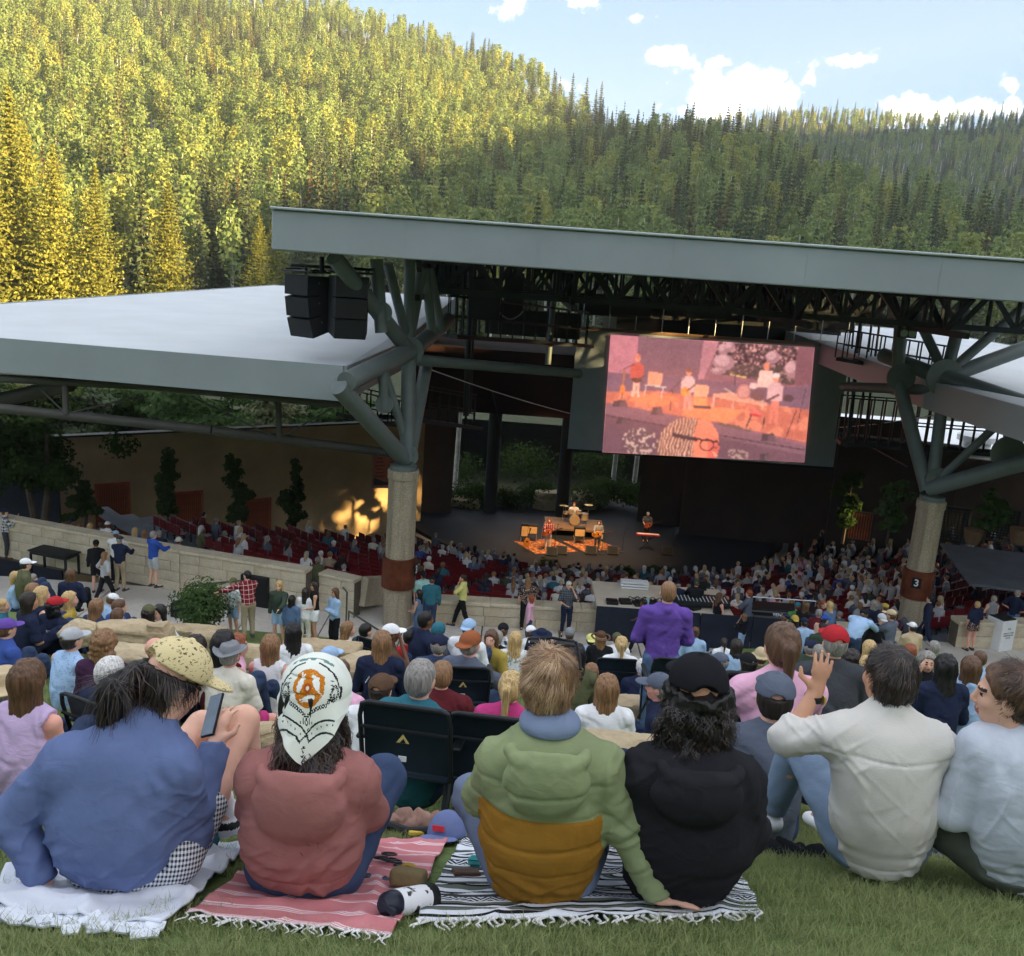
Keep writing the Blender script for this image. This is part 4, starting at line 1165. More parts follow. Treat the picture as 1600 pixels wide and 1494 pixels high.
def body_sdf(p,J,f=False,fine=False,legs=True):
 d=torso_sdf(p,J,0,f)
 d=smin(d,rc(p,J['neck']-v3(0,0,.04),J['head']-v3(0,.015,.05),.058 if not f else.050,.052 if not f else.045),.035)
 d=smin(d,head_sdf(p,J,1.0),.02)
 for n,s in(('L',1),('R',-1)):
  d=smin(d,rc(p,J['sh'+n],J['el'+n],.048 if not f else.042,.037 if not f else.033),.03)
  d=smin(d,rc(p,J['el'+n],J['wr'+n],.038 if not f else.033,.025 if not f else.022),.012)
  if fine:d=smin(d,hand_sdf(p,J['wr'+n],J['tip'+n],s),.012)
  else:
   w,t=J['wr'+n],J['tip'+n];ax=(t-w)/np.linalg.norm(t-w)
   d=smin(d,rc(p,w,w+ax*.09,.026,.032,.6,(1,0,0)),.012);d=smin(d,rc(p,w+ax*.09,w+ax*.17,.028,.016,.55,(1,0,0)),.012)
   sd=np.cross(ax,(0,0,1.0))*s;d=smin(d,rc(p,w+ax*.035+sd*.02,w+ax*.085+sd*.05,.013,.010),.01)
  if legs:
   d=smin(d,rc(p,J['hip'+n],J['kn'+n],.078,.052),.03)
   kn,an=J['kn'+n],J['an'+n];cf=kn+(an-kn)*.32
   back=np.array([0,-.012,0.])
   d=smin(d,rc(p,kn,cf+back,.050,.052),.015);d=smin(d,rc(p,cf+back,an,.051,.032),.015)
   d=smin(d,rc(p,an+v3(0,-.02,-.02),J['toe'+n],.038,.026),.02)
 return d
def mesh_from(name,fun,lo,hi,h,disp=None,smooth=True,slots=1,midx=None):
 V,Q=polygonize(fun,lo,hi,h)
 if disp is not None:
  N=vnormals(V,Q);V=V+N*disp(V,N)[:,None]
 me=raw_mesh(name,V,Q,smooth,(),midx(V[Q].mean(1))if midx is not None else None)
 for _ in range(slots):me.materials.append(None)
 return me
def jbox(J,names,r_):
 A=np.array([J[n]for n in names]);return A.min(0)-r_,A.max(0)+r_
def softfold(q,amp,fr):
 r_=0
 for k,(ax,sw)in enumerate((((.25,.2,1.0),0.),((.8,.3,.75),3.),((-.8,.25,.75),7.),((.95,.5,.1),11.))):
  ph=q@np.array(ax)*fr*(.8+.13*k)+3.2*vnoise(q*4.5+sw)+1.2*vnoise(q*10+sw)
  w=np.clip(vnoise(q*5.5+sw*3)*1.6+.15,0,1);r_=r_+w*w*(np.sin(ph)+.35*np.sin(2*ph+1))
 return amp*r_
def folds(amp=.006,fx=7,fz=11,seed=0):
 def f(V,N):
  q=V+seed*3.1
  return softfold(q,amp*.8,fz*4.2)
 return f
SHIRT_CUT={'tee':.48,'long':1.0,'tank':.0,'hoodie':1.0,'rolled':.62}
def shirt_mesh(J,kind,f,h,loose=.026,belly=0.0,hem=-.06,seed=0,amp=.006):
 hv=J['pelvis']-J['waist'];hv=hv/np.linalg.norm(hv)
 cutp=J['pelvis']+hv*(-hem)
 cut=SHIRT_CUT[kind]
 def fun(p):
  d=torso_sdf(p,J,loose,f,belly=belly)
  d=smin(d,rc(p,J['neck']-v3(0,0,.06),J['neck']+v3(0,0,.0),.075+loose,.058+loose*.5),.03)
  d=np.maximum(d,plane(p,cutp,hv))
  if kind=='tank':
   for n,s in(('L',-1),('R',1)):
    d=np.maximum(d,-(el(p,J['sh'+n]+v3(s*.03,0,-.03),(.06,.2,.12))))
  for n in('L','R'):
   S,E,Wr=J['sh'+n],J['el'+n],J['wr'+n]
   if cut<=0:continue
   if cut<.55:
    t=cut/.5;e=S+(E-S)*t
    a=rc(p,S,e,.052+loose*.7,.052+loose*.9);ax=(E-S)/np.linalg.norm(E-S)
    a=np.maximum(a,plane(p,e,ax));d=smin(d,a,.035)
   else:
    d=smin(d,rc(p,S,E,.052+loose*.7,.048+loose*.7),.04)
    t=(cut-.5)/.5;e=E+(Wr-E)*t;ax=(Wr-E)/np.linalg.norm(Wr-E)
    a=rc(p,E,e,.050+loose*.7,.036+loose*.5 if cut>.9 else.046+loose*.6);a=np.maximum(a,plane(p,e,ax));d=smin(d,a,.018)
  if kind=='hoodie':
   nb=J['neck']+v3(0,-.055,-.03)
   d=smin(d,el(p,nb+v3(0,-.015,-.045),(.125,.055,.095)),.03)
   d=smin(d,rc(p,J['neck']+v3(-.085,.01,.015),J['neck']+v3(0,-.085,.005),.034,.04),.02)
   d=smin(d,rc(p,J['neck']+v3(.085,.01,.015),J['neck']+v3(0,-.085,.005),.034,.04),.02)
  return d
 lo,hi=jbox(J,('pelvis','neck','shL','shR','elL','elR','wrL','wrR'),.24)
 return mesh_from('shirt',fun,lo,hi,h,folds(amp,seed=seed))
def pants_mesh(J,kind,h,loose=.014,f=False,seed=0,zc=None,sl=.82):
 def fun(p):
  d=rc(p,J['pelvis'],J['pelvis']+(J['waist']-J['pelvis'])*.5,.150+loose*.7,.130+loose*.5,.76,(1,0,0))
  for n in('L','R'):
   H,K,A=J['hip'+n],J['kn'+n],J['an'+n]
   if kind=='skirt':d=smin(d,rc(p,H,H+(K-H)*.5,.10+loose,.11+loose),.06);continue
   if kind=='shorts':
    e=H+(K-H)*sl;ax=(K-H)/np.linalg.norm(K-H)
    a=np.maximum(rc(p,H,e,.086+loose,.074+loose),plane(p,e,ax));d=smin(d,a,.03)
   else:
    e=K+(A-K)*.95;ax=(A-K)/np.linalg.norm(A-K)
    a=smin(rc(p,H,K,.086+loose,.060+loose),np.maximum(rc(p,K,e,.060+loose,.044+loose),plane(p,e,ax)),.03);d=smin(d,a,.03)
  if kind=='skirt':
   ax=(J['knL']-J['hipL']);ax/=np.linalg.norm(ax);d=np.maximum(d,plane(p,J['hipL']+(J['knL']-J['hipL'])*.48,ax))
  if zc is not None:d=np.maximum(d,p[:,2]-zc-np.maximum(0,p[:,1]+.03)*5-np.maximum(0,np.abs(p[:,0]-J['pelvis'][0])-.17)*3)
  return d
 lo,hi=jbox(J,('pelvis','hipL','hipR','knL','knR','anL','anR'),.2)
 return mesh_from('trousers',fun,lo,hi,h,folds(.005,9,14,seed))
def shoe_mesh(J,h):
 def fun(p):
  d=None
  for n in('L','R'):
   A,T=J['an'+n],J['toe'+n];ax=T-A;ax/=np.linalg.norm(ax)
   hl=A+v3(0,-.035,-.05);a=rc(p,hl,T+ax*.05+v3(0,0,-.005),.046,.038,.8,(1,0,0));a=smin(a,rc(p,A,A-v3(0,0,.04),.044,.046),.03)
   d=a if d is None else np.minimum(d,a)
  return d
 lo,hi=jbox(J,('anL','anR','toeL','toeR'),.13)
 return mesh_from('shoes',fun,lo,hi,h)
def strands(V,N,amp=.006,f=60,seed=0):
 a=np.arctan2(V[:,1],V[:,0]);return amp*(vnoise(np.column_stack([V[:,0]*f,V[:,1]*f,V[:,2]*f*.12])+seed)+.5*vnoise(np.column_stack([V[:,0]*f*2.3,V[:,1]*f*2.3,V[:,2]*f*.2])+seed))
def hair_mesh(J,style,h,seed=0,hat=False):
 Rm=J['hrot'];c=J['head']
 def hl(q):return c+Rm@np.array(q,float)
 def fun(p):
  q=(p-c.astype(np.float32))@Rm.astype(np.float32)/1.0
  g=.014 if style=='short' else(.006 if style=='buzz' else.024)
  if style=='curly':g=.034
  if style in('ponytail','bun'):g=.013
  d=el(q,(0,-.016,.030),(.075+g,.094+g,.088+g))
  d=smin(d,el(q,(0,-.045,-.02),(.066+g*.8,.055+g*.8,.075)),.03)
  face=plane(q,(0,.050,.030),(0,.9,-.45))
  d=np.maximum(d,face)
  if hat:d=np.maximum(d,q[:,2]-.040)
  if style in('short','buzz'):d=np.maximum(d,-q[:,2]-.075+.0*q[:,0])
  for s in(-1,1):
   d=np.maximum(d,-el(q,(s*.09,.01,-.02),(.03,.04,.045)))if style in('short','buzz')else d
  if style in('long','longer','wavy'):
   L={'long':.26,'longer':.38,'wavy':.24}[style]
   a=rc(q,(0,-.06,.0),(0,-.10,-L),.088,.070 if style!='wavy' else.10,.55,(1,0,0));d=smin(d,a,.03)
   for s in(-1,1):d=smin(d,rc(q,(s*.07,-.02,0),(s*.085,-.035,-L*.75),.03,.024),.025)
  if style=='ponytail':
   d=smin(d,el(q,(0,-.125,.035),(.028,.03,.028)),.02);d=smin(d,rc(q,(0,-.13,.03),(0,-.15,-.20),.036,.016),.015)
  if style=='bun':d=smin(d,el(q,(0,-.10,.085),(.045,.045,.04)),.015)
  if style=='curly':d=smin(d,el(q,(0,-.05,-.10),(.12,.075,.11)),.03)
  return d
 amp={'short':.004,'buzz':.001,'curly':.016,'wavy':.010}.get(style,.007)
 ds=(lambda V,N:strands((V-c)@Rm,N,amp,55,seed))if style!='curly' else(lambda V,N:.016*vnoise(V*34+seed)+.008*vnoise(V*70))
 return mesh_from('hair',fun,c-.26-v3(0,0,.22),c+.26,h,ds)
def hat_mesh(J,style,h):
 Rm=J['hrot'].astype(np.float32);c=J['head'].astype(np.float32)
 def fun(p):
  q=(p-c)@Rm/1.06
  if style in('cap','capback'):
   s=1 if style=='cap' else-1
   d=el(q,(0,-.010,.036),(.092,.112,.092));d=np.maximum(d,-(q[:,2]-.030+.10*q[:,1]*s))
   br=el(q,(0,s*.115,.030),(.078,.082,.012));yy=q[:,1]*s
   br=np.maximum(br,-(yy-.06));d=smin(d,br+.10*0,.008)
   d=np.maximum(d,-el(q,(0,s*-.112,.040),(.034,.03,.024)))
   d=smin(d,el(q,(0,-.010,.129),(.010,.010,.006)),.004)
  elif style=='beanie':
   d=el(q,(0,-.014,.045),(.092,.110,.098));d=np.maximum(d,-(q[:,2]-.0));d=smin(d,rc(q,(-.01,-.01,.015),(.01,-.01,.015),.096,.096),.0)if False else d
  elif style in('brim','straw','fedora','bucket'):
   w={'brim':.185,'straw':.20,'fedora':.145,'bucket':.135}[style]
   d=el(q,(0,-.008,.055),(.088,.105,.095));d=np.maximum(d,-(q[:,2]-.03))
   if style in('fedora','brim','straw'):d=np.maximum(d,q[:,2]-.118+.25*np.abs(q[:,0])*0)
   rr=np.sqrt((q[:,0]/1.0)**2+((q[:,1]+.008)/1.12)**2)
   dz=-.35*np.maximum(rr-.09,0)if style=='bucket' else(.25*np.abs(q[:,0])*(rr>.09)if style=='fedora' else-.05*rr)
   br=np.maximum(np.abs(q[:,2]-.040-dz)-.006,rr-w);d=smin(d,br,.008)
  return d
 return mesh_from('hat',fun,J['head']-.24,J['head']+.24,h)
def knit(n_,rgb,sc=13.0,bs=.24):
 if n_ in MATS:return MATS[n_]
 t=NT(n_);v=t.coord('Object');c=lin(rgb)
 colr=t.mix(t.rng(t.noise(6,4,.6,v),.3,.7,0,1),tuple(q*.88 for q in c),tuple(min(1,q*1.1)for q in c))
 nn=t.n('ShaderNodeTexNoise',{'Scale':sc,'Detail':3.0,'Roughness':.45,'Distortion':1.1});t.t.links.new(t.coord('Object',(1,1,1.6)),nn.inputs['Vector'])
 hgt=t.math('ADD',t.math('MULTIPLY',nn.outputs['Fac'],1.6),t.math('MULTIPLY',t.noise(260,2,.5,v),.12))
 MATS[n_]=t.pbsdf(colr,.95,bump=hgt,bstr=bs,bdist=.010,spec=.1);return MATS[n_]
def cloth(name,rgb):return knit('cloth_'+name,rgb,11.0,.5)
def sweat(name,rgb):return knit('knit_'+name,rgb)
SKIN={k:M('skin_'+k,c_,.55,nscale=14,var=.08,bscale=90,bstr=.08,bdist=.003,spec=.35)for k,c_ in{'fair':(222,172,148),'tan':(205,152,122),'brown':(120,78,56),'pink':(228,164,146)}.items()}
def hairmat(k,c_):
 t=NT('hair_'+k);c=lin(c_);f=t.noise(1.0,4,.6,t.coord('Object',(85,85,7)))
 colr=t.mix(t.rng(f,.3,.7,0,1),tuple(q*.45 for q in c),tuple(min(1,q*1.5)for q in c))
 return t.pbsdf(colr,.48,bump=f,bstr=.7,bdist=.008,spec=.4)
HAIR={k:hairmat(k,c_)for k,c_ in{'dark':(44,34,30),'black':(26,22,22),'brown':(96,68,48),'lbrown':(138,102,70),'blonde':(196,164,112),'grey':(142,136,130),'white':(212,208,204),'red':(140,74,44)}.items()}
COLORS=dict(navy=(36,44,72),black=(34,34,38),white=(232,232,234),grey=(128,130,136),lgrey=(178,180,184),blue=(56,84,168),lblue=(150,184,222),denim=(84,112,150),ddenim=(52,68,100),purple=(104,70,170),dpurple=(72,40,72),pink=(236,170,200),hotpink=(206,52,124),red=(196,36,44),maroon=(104,34,40),teal=(44,110,128),mint=(160,214,204),yellow=(226,220,120),mustard=(190,160,62),tan=(196,172,132),khaki=(168,150,120),olive=(96,98,66),dgreen=(62,76,62),green=(70,130,74),brown=(98,70,52),cream=(226,218,200),rust=(164,88,50),charcoal=(66,68,74),peach=(232,176,150),royal=(40,78,180),lavender=(200,170,214),slate=(92,100,118))
def mute(c_):m_=sum(c_)/3;return tuple(m_+(q-m_)*.82 for q in c_)
def CM(n):return n if not isinstance(n,str)else cloth(n,mute(COLORS[n]))
def plaid(name,a,b,c_,s=9.0):
 t=NT(name);v=t.n('ShaderNodeSeparateXYZ');t.t.links.new(t.coord('Object',s),v.inputs[0])
 def band(o,w):return t.math('LESS_THAN',t.math('FRACT',t.math('ADD',o,50.0)),w)
 x=band(t.math('ADD',v.outputs[0],t.math('MULTIPLY',v.outputs[1],.7)),.5);z=band(v.outputs[2],.5)
 c=t.mix(t.math('MULTIPLY',t.math('ADD',x,z),.5),lin(a),lin(b));c=t.mix(t.math('MULTIPLY',band(t.math('ADD',v.outputs[0],.2),.08),.8),c,lin(c_));c=t.mix(t.math('MULTIPLY',band(t.math('ADD',v.outputs[2],.3),.08),.8),c,lin(c_))
 return t.pbsdf(c,.9,spec=.15)
def splotch(name,a,b,s=26.0,thr=.54):
 t=NT(name);v=t.coord('Object');c=t.mix(t.rng(t.noise(s,2,.5,v),thr,thr+.05,0,1),lin(a),lin(b));return t.pbsdf(c,.9,spec=.15)
PAT={'redplaid':plaid('red_plaid',(150,40,52),(92,26,40),(230,220,214)),'bwplaid':plaid('grey_plaid',(226,226,228),(52,62,76),(150,160,168)),'greyplaid':plaid('dark_grey_plaid',(84,88,96),(56,60,70),(140,140,146),14),'floral':splotch('floral_print',(44,48,60),(196,160,130)),'leafprint':splotch('leaf_print',(222,224,226),(140,160,150),20),'camo':splotch('camo_print',(72,78,62),(150,146,128),16),'dot':splotch('dot_print',(168,196,230),(120,150,200),60,.6)}
MC={}
def cached(key,fn):
 if key not in MC:MC[key]=fn()
 return MC[key]
def face_slots(J):
 c,Rm=J['head'],J['hrot']
 def f(C):
  q=(C-c)@Rm;m=np.zeros(len(C),int)
  fr=q[:,1]>.06
  m[fr&(np.abs(np.abs(q[:,0])-.031)<.012)&(np.abs(q[:,2]-.004)<.0065)]=1
  m[fr&(np.abs(np.abs(q[:,0])-.032)<.018)&(np.abs(q[:,2]-.024)<.005)]=1
  m[fr&(np.abs(q[:,0])<.024)&(np.abs(q[:,2]+.066)<.011)&(q[:,1]>.08)]=2
  return m
 return f
m_eye=M('dark_brow',(52,38,32),.5,nscale=20);m_lip=M('lips',(176,104,98),.5,nscale=20)
def set_mat(o,*ms):
 for i,m_ in enumerate(ms):
  o.material_slots[i].link='OBJECT';o.material_slots[i].material=m_
def person(label,loc,rz,pose='sit',arms='lap',top='tee',tc='navy',bot='pants',bc='ddenim',hair='short',hc='brown',hat=None,hatc='navy',skin='fair',f=False,yaw=0.0,nod=0.0,lean=0.0,h=.02,sc=1.0,belly=0.0,group=None,shoes='charcoal',var=0,parts=True):
 jk=(pose,arms,f,round(yaw,2),round(nod,2),round(lean,2))
 J=cached(('J',)+jk,lambda:skel(pose,arms,f,yaw,nod,lean))
 hk=round(h,4)
 allj=('pelvis','neck','head','elL','elR','tipL','tipR','knL','knR','anL','anR','toeL','toeR')
 lo,hi=jbox(J,allj,.18)
 fine=h<.009
 me=cached(('body',hk)+jk,lambda:mesh_from('body',lambda p:body_sdf(p,J,f,fine),lo,hi,h,slots=3,midx=face_slots(J)))
 o=bpy.data.objects.new('person',me);link(o);o.location=tuple(float(q)for q in loc);o.rotation_euler=(0,0,rz);o.scale=(sc,)*3
 set_mat(o,SKIN[skin],m_eye,m_lip)
 tag(o,label,'person',group)
 def part(nm,key,fn,mat):
  q=bpy.data.objects.new(nm,cached(key,fn));link(q,o);set_mat(q,mat);return q
 part('shirt',('shirt',hk,top,var,belly)+jk,lambda:shirt_mesh(J,top,f,h,belly=belly,seed=var),PAT.get(tc)or CM(tc))
 part('trousers' if bot=='pants' else bot,('pants',hk,bot)+jk,lambda:pants_mesh(J,bot,h,f=f),PAT.get(bc)or CM(bc))
 if hair!='bald':part('hair',('hair',hk,hair,bool(hat))+jk,lambda:hair_mesh(J,hair,max(h*.8,.007),hat=bool(hat)),HAIR[hc])
 if hat:part('hat',('hat',hk,hat)+jk,lambda:hat_mesh(J,hat,max(h*.6,.006)),PAT.get(hatc)or CM(hatc))
 if shoes:part('shoes',('shoes',hk)+jk,lambda:shoe_mesh(J,max(h,.012)),CM(shoes))
 return o
def head_top(pose,arms,f,yaw,nod,lean,hat):
 J=cached(('J',pose,arms,f,round(yaw,2),round(nod,2),round(lean,2)),lambda:skel(pose,arms,f,yaw,nod,lean))
 return J['head']+v3(0,0,.125+(.025 if hat else.01))
ANCH=[]
def put(label,px,py,rz=0.0,gz=None,d=None,raise_=0.0,anchor=False,**kw):
 """place a person by the pixel of the top of the head; gz = ground height, d = depth, else the lawn decides"""
 pose=kw.get('pose','sit');sc=kw.get('sc',1.0)
 ht=head_top(pose,kw.get('arms','lap'),kw.get('f',False),kw.get('yaw',0.0),kw.get('nod',0.0),kw.get('lean',0.0),kw.get('hat'))*sc
 rz=R(rz)
 if d is not None:p=W(px,py,d);z=p[2]-ht[2]
 elif gz is not None:p=WZ(px,py,gz+ht[2]);z=gz
 else:b=on_lawn(px,py,ht[2]+raise_);p=b;z=b[2]+raise_
 off=rotz(rz)@np.array([ht[0],ht[1],0])
 dd=proj((p[0],p[1],z))[2]
 if anchor:ANCH.append((p[0]-off[0],p[1]-off[1],z-.01))
 if 'h' not in kw:kw['h']=float(np.clip(dd*.0016,.010,.034))
 kw['h']=[q for q in(.010,.014,.02,.028,.034)if q<=kw['h']+1e-6][-1]
 return person(label,(p[0]-off[0],p[1]-off[1],z),rz,**kw)
# ------------------------------------------------------------------ foreground people (built before the lawn so that it passes under them)
FH=.0075
def strand_mat(name,dark,mid,lite):
 t=NT(name);at=t.n('ShaderNodeAttribute',attribute_name='tone')
 c=t.mix(t.rng(at.outputs['Fac'],0,.5,0,1),lin(dark),lin(mid));c=t.mix(t.rng(at.outputs['Fac'],.5,1,0,1),c,lin(lite))
 return t.pbsdf(c,.42,spec=.45)
def ribbons(name,P0,flow,n,L,seed,mat,parent,width=.0028,seg=5,lift=.004,curl=0.0,Nrm=None,tan=1.0,clump=.45):
 """hair locks: n thin ribbons that start on surface points P0 (with normals Nrm) and follow flow(p)"""
 rng=np.random.default_rng(seed);k=rng.integers(0,len(P0),n)
 p=P0[k]+rng.normal(0,.003,(n,3));nn=Nrm[k]
 ln=L*(.55+.8*rng.random(n));st=ln/seg
 side=np.cross(nn,flow(p));side/=np.linalg.norm(side,axis=1)[:,None]+1e-9
 ph=rng.random(n)*6.28
 pts=[];d0=flow(p)
 for s in range(seg+1):
  w=width*(1-.75*s/seg)*(.7+.6*rng.random(n));off=nn*lift*math.sin(math.pi*min(1,s/seg*.9+.1))[...,None]if False else nn*(lift*math.sin(math.pi*min(1,s/seg*.85+.08)))
  wob=side*(curl*np.sin(ph+s*1.7))[:,None]
  c_=p+off+wob;pts.append(c_-side*w[:,None]/2);pts.append(c_+side*w[:,None]/2)
  d=flow(p);d=d-nn*(d*nn).sum(1)[:,None]*tan;d/=np.linalg.norm(d,axis=1)[:,None]+1e-9
  d=d+np.column_stack([vnoise(p*26+3),vnoise(p*26+19),vnoise(p*26+41)])*clump+rng.normal(0,.05,(n,3));p=p+d*st[:,None]
 A_=np.stack(pts,1);m=2*(seg+1);V=A_.reshape(-1,3);base=(np.arange(n)*m)[:,None]
 Q=np.concatenate([np.stack([base[:,0]+2*s,base[:,0]+2*s+1,base[:,0]+2*s+3,base[:,0]+2*s+2],1)for s in range(seg)])
 me=raw_mesh(name,V,Q,True,(mat,));tone=np.repeat(np.clip(.45+.45*vnoise(P0[k]*32)+.16*rng.normal(size=n),0,1),m)
 at=me.attributes.new('tone','FLOAT','POINT');at.data.foreach_set('value',tone.astype(np.float32))
 return obj(name,me,parent)
def mverts(me):
 a=np.zeros(len(me.vertices)*3);me.vertices.foreach_get('co',a);return a.reshape(-1,3)
def mnorms(me):
 a=np.zeros(len(me.vertices)*3);me.vertices.foreach_get('normal',a);return a.reshape(-1,3)
def fg_person(label,base,J,skin='fair',f=False,legs=True,hands=((),()),h=FH,lo=None,hi=None):
 def fun(p):
  d=torso_sdf(p,J,0,f)
  d=smin(d,rc(p,J['neck']-v3(0,0,.04),J['head']-v3(0,.015,.05),.056,.052),.035);d=smin(d,head_sdf(p,J,1.0),.02)
  for i,(n,s)in enumerate((('L',1),('R',-1))):
   d=smin(d,rc(p,J['sh'+n],J['el'+n],.046,.037),.03);d=smin(d,rc(p,J['el'+n],J['wr'+n],.038,.026),.012)
   kw=dict(hands[i])if hands[i]else{}
   d=smin(d,hand_sdf(p,J['wr'+n],J['tip'+n],kw.pop('side',s),**kw),.010)
   if legs:
    kn,an=J['kn'+n],J['an'+n];cf=kn+(an-kn)*.34+v3(0,-.015,0)
    th=(J['hip'+n]+kn)/2+v3(0,0,-.012)
    d=smin(d,rc(p,J['hip'+n],th,.085,.074),.03);d=smin(d,rc(p,th,kn,.074,.054),.02);d=smin(d,rc(p,kn,cf,.053,.054),.02);d=smin(d,rc(p,cf,an,.053,.034),.02);d=smin(d,rc(p,an+v3(0,-.02,-.02),J['toe'+n],.036,.026),.02)
  return d
 l,u=jbox(J,[k for k in J if k not in('hrot',)],.17)
 me=mesh_from('body',fun,l,u,h,slots=3,midx=face_slots(J))
 o=obj('person',me,loc=base);set_mat(o,SKIN[skin],m_eye,m_lip);tag(o,label,'person');ANCH.append((base[0],base[1],base[2]-.012));return o
def fg_part(o,name,me,mat):
 q=bpy.data.objects.new(name,me);link(q,o);set_mat(q,*(mat if isinstance(mat,tuple)else(mat,)));return q
def cloth_folds(amp,seed,hem=None,J=None):
 def f(V,N):
  q=V+seed*2.7
  r_=softfold(q,amp*.42,52.)
  cx=V[:,0].mean();zt_=V[:,2].max();zb_=V[:,2].min();m_=np.clip((np.abs(V[:,0]-cx)-.07)/.09,0,1)+np.clip((zb_+.24-V[:,2])/.12,0,1);r_=r_*np.clip(m_,.22,1)*.8+amp*.06*fbm(q*7,2)
  for k_,(A3,f3)in enumerate(((roty(.6),(5.,5.,24.)),(roty(-.7),(5.,5.,22.)),(roty(1.4),(4.,4.,26.)))):r_=r_+amp*.8*(1-np.abs(vnoise((q@A3 .T)*np.array(f3)+9*k_)))**7*np.clip(m_,.3,1)*np.clip(vnoise(q*6+31*k_)*2+.3,0,1)
  if hem is not None:w=np.exp(-((V[:,2]-hem)/.07)**2);r_=r_+w*amp*.32*np.clip(vnoise(q*6+5)*1.5+.5,0,1)*np.sin(V[:,2]*105+7*vnoise(q*np.array([4.,4.,2.])))
  if J is not None:
   r_=r_-.003*np.exp(-((V[:,2]-hem+.035)/.005)**2)
  return r_
 return f
def fg_top(J,f=False,loose=.024,hemz=.05,cutL=1.0,cutR=1.0,hood=None,collar=.06,amp=.010,seed=1,belly=0.0,sleeve=.0,wid=1.0,extra=None,slots=1,midx=None,disp=None,h=FH):
 def fun(p):
  q=p.copy();c0=float(J['chest'][0]);q[:,0]=c0+(q[:,0]-c0)/wid
  d=torso_sdf(q,J,loose,f,belly=belly)
  d=smin(d,rc(p,J['neck']-v3(0,0,.07),J['neck']+v3(0,.005,-.035+collar),.075+loose*.6,.062),.025)
  d=np.maximum(d,hemz-p[:,2])
  for n,cut in(('L',cutL),('R',cutR)):
   S_,E,Wr=J['sh'+n],J['el'+n],J['wr'+n]
   a=rc(p,S_,E,.054+loose*.7+sleeve,.050+loose*.6+sleeve);d=smin(d,a,.04)
   e=E+(Wr-E)*cut;ax=(Wr-E)/np.linalg.norm(Wr-E)
   a=rc(p,E,e,.050+loose*.6+sleeve,.037+loose*.35+sleeve*.6);a=np.maximum(a,plane(p,e,ax));d=smin(d,a,.018)
  if extra is not None:d=extra(p,d)
  if hood:
   c,w,hh,dp=hood;c=np.array(c)
   c=c+v3(0,-.035,0);d=smin(d,el(p,c+v3(0,0,-.02),(w,dp,hh)),.028)
   tt=np.linspace(-1.05,1.05,9)
   ring=[c+v3(math.sin(t*1.5)*w*.86,-dp*.45*math.cos(t*1.5)+dp*.9*(1-math.cos(t)),hh*(.62-.28*math.cos(t*1.3)))for t in tt]
   for a_,b_ in zip(ring[:-1],ring[1:]):d=smin(d,rc(p,a_,b_,.019,.019),.014)
   d=-smin(-d,el(p,c+v3(0,dp*.55,hh*.85),(w*.62,dp*.75,hh*.55)),.02)
  return d
 lo,hi=jbox(J,('pelvis','neck','shL','shR','elL','elR','wrL','wrR'),.22)
 return mesh_from('top',fun,lo,hi,h,disp or cloth_folds(amp,seed,hemz+.09,J),slots=slots,midx=midx)
def JJ(**k):
 J={a:(np.array(b,float)if a!='hrot' else b)for a,b in k.items()}
 return J
def hrot(yaw,nod,tilt=0.0):return rotz(yaw)@rotx(-nod)@roty(tilt)
# ---- 1 green and ochre quilted jacket
bG=np.array([.21,2.85,9.17])
J=JJ(pelvis=(-.02,.03,.12),waist=(-.025,-.01,.28),chest=(-.02,.0,.45),neck=(-.03,.04,.625),head=(-.04,.085,.775),hrot=hrot(-.12,.05),shL=(-.175,.0,.52),shR=(.14,.0,.53),elL=(-.235,.10,.33),wrL=(-.14,.32,.26),tipL=(-.05,.42,.24),elR=(.235,-.03,.345),wrR=(.365,-.075,.115),tipR=(.50,-.045,.085),hipL=(-.11,.05,.10),hipR=(.08,.05,.10),knL=(-.27,.36,.17),knR=(.22,.38,.20),anL=(-.05,.46,.0),anR=(.10,.55,-.05),toeL=(.08,.52,-.03),toeR=(.02,.66,-.10))
g_o=fg_person('blond man in green and ochre quilted jacket leaning on one hand',bG,J,'fair',hands=((),dict(curl=.08,spread=.6,up=(0,0,1),thumb=1.2)))
zsp=.40
def gq(V,N):
 b=cloth_folds(.010,1,.12)(V,N);z=V[:,2];line=np.zeros(len(V))
 arm=(V[:,0]>.19)
 for z0 in(.505,zsp,.30,.20):line+=np.exp(-((z-z0-.006*np.sin(V[:,0]*14))/.006)**2)*~arm
 ax=(J['wrR']-J['shR']);ax=ax/np.linalg.norm(ax);t=(V-J['shR'])@ax
 for t0 in(.12,.24,.36,.48):line+=np.exp(-((t-t0)/.006)**2)*arm
 puff=.0022*np.abs(np.sin(np.pi*(z-.30)/.1))**.6
 return b+puff*~arm-.006*line
def gm(C):
 arm=(rc(C.astype(np.float32),J['shR'],J['elR'],.07,.07)<.012)|(rc(C.astype(np.float32),J['elR'],J['wrR'],.085,.085)<.012)|(rc(C.astype(np.float32),J['shL'],J['elL'],.066,.07)<.008)|(rc(C.astype(np.float32),J['elL'],J['wrL'],.08,.08)<.01)
 return((C[:,2]<zsp)&~arm).astype(int)
fg_part(g_o,'jacket',fg_top(J,loose=.024,belly=.030,hemz=.03,hood=((-.035,-.10,.555),.135,.12,.055),collar=.075,seed=1,disp=gq,slots=2,midx=gm,wid=1.02),(sweat('sage_green',(136,146,108)),sweat('ochre',(150,108,42))))
me=mesh_from('hood_lining',lambda p:np.maximum(np.abs(el(p,J['neck']+v3(0,-.01,.03),(.095,.085,.05)))-.007,-(p[:,2]-J['neck'][2]-.01)),J['neck']-.14,J['neck']+.14,.007);fg_part(g_o,'hood_lining',me,sweat('blue_lining',(122,136,162)))
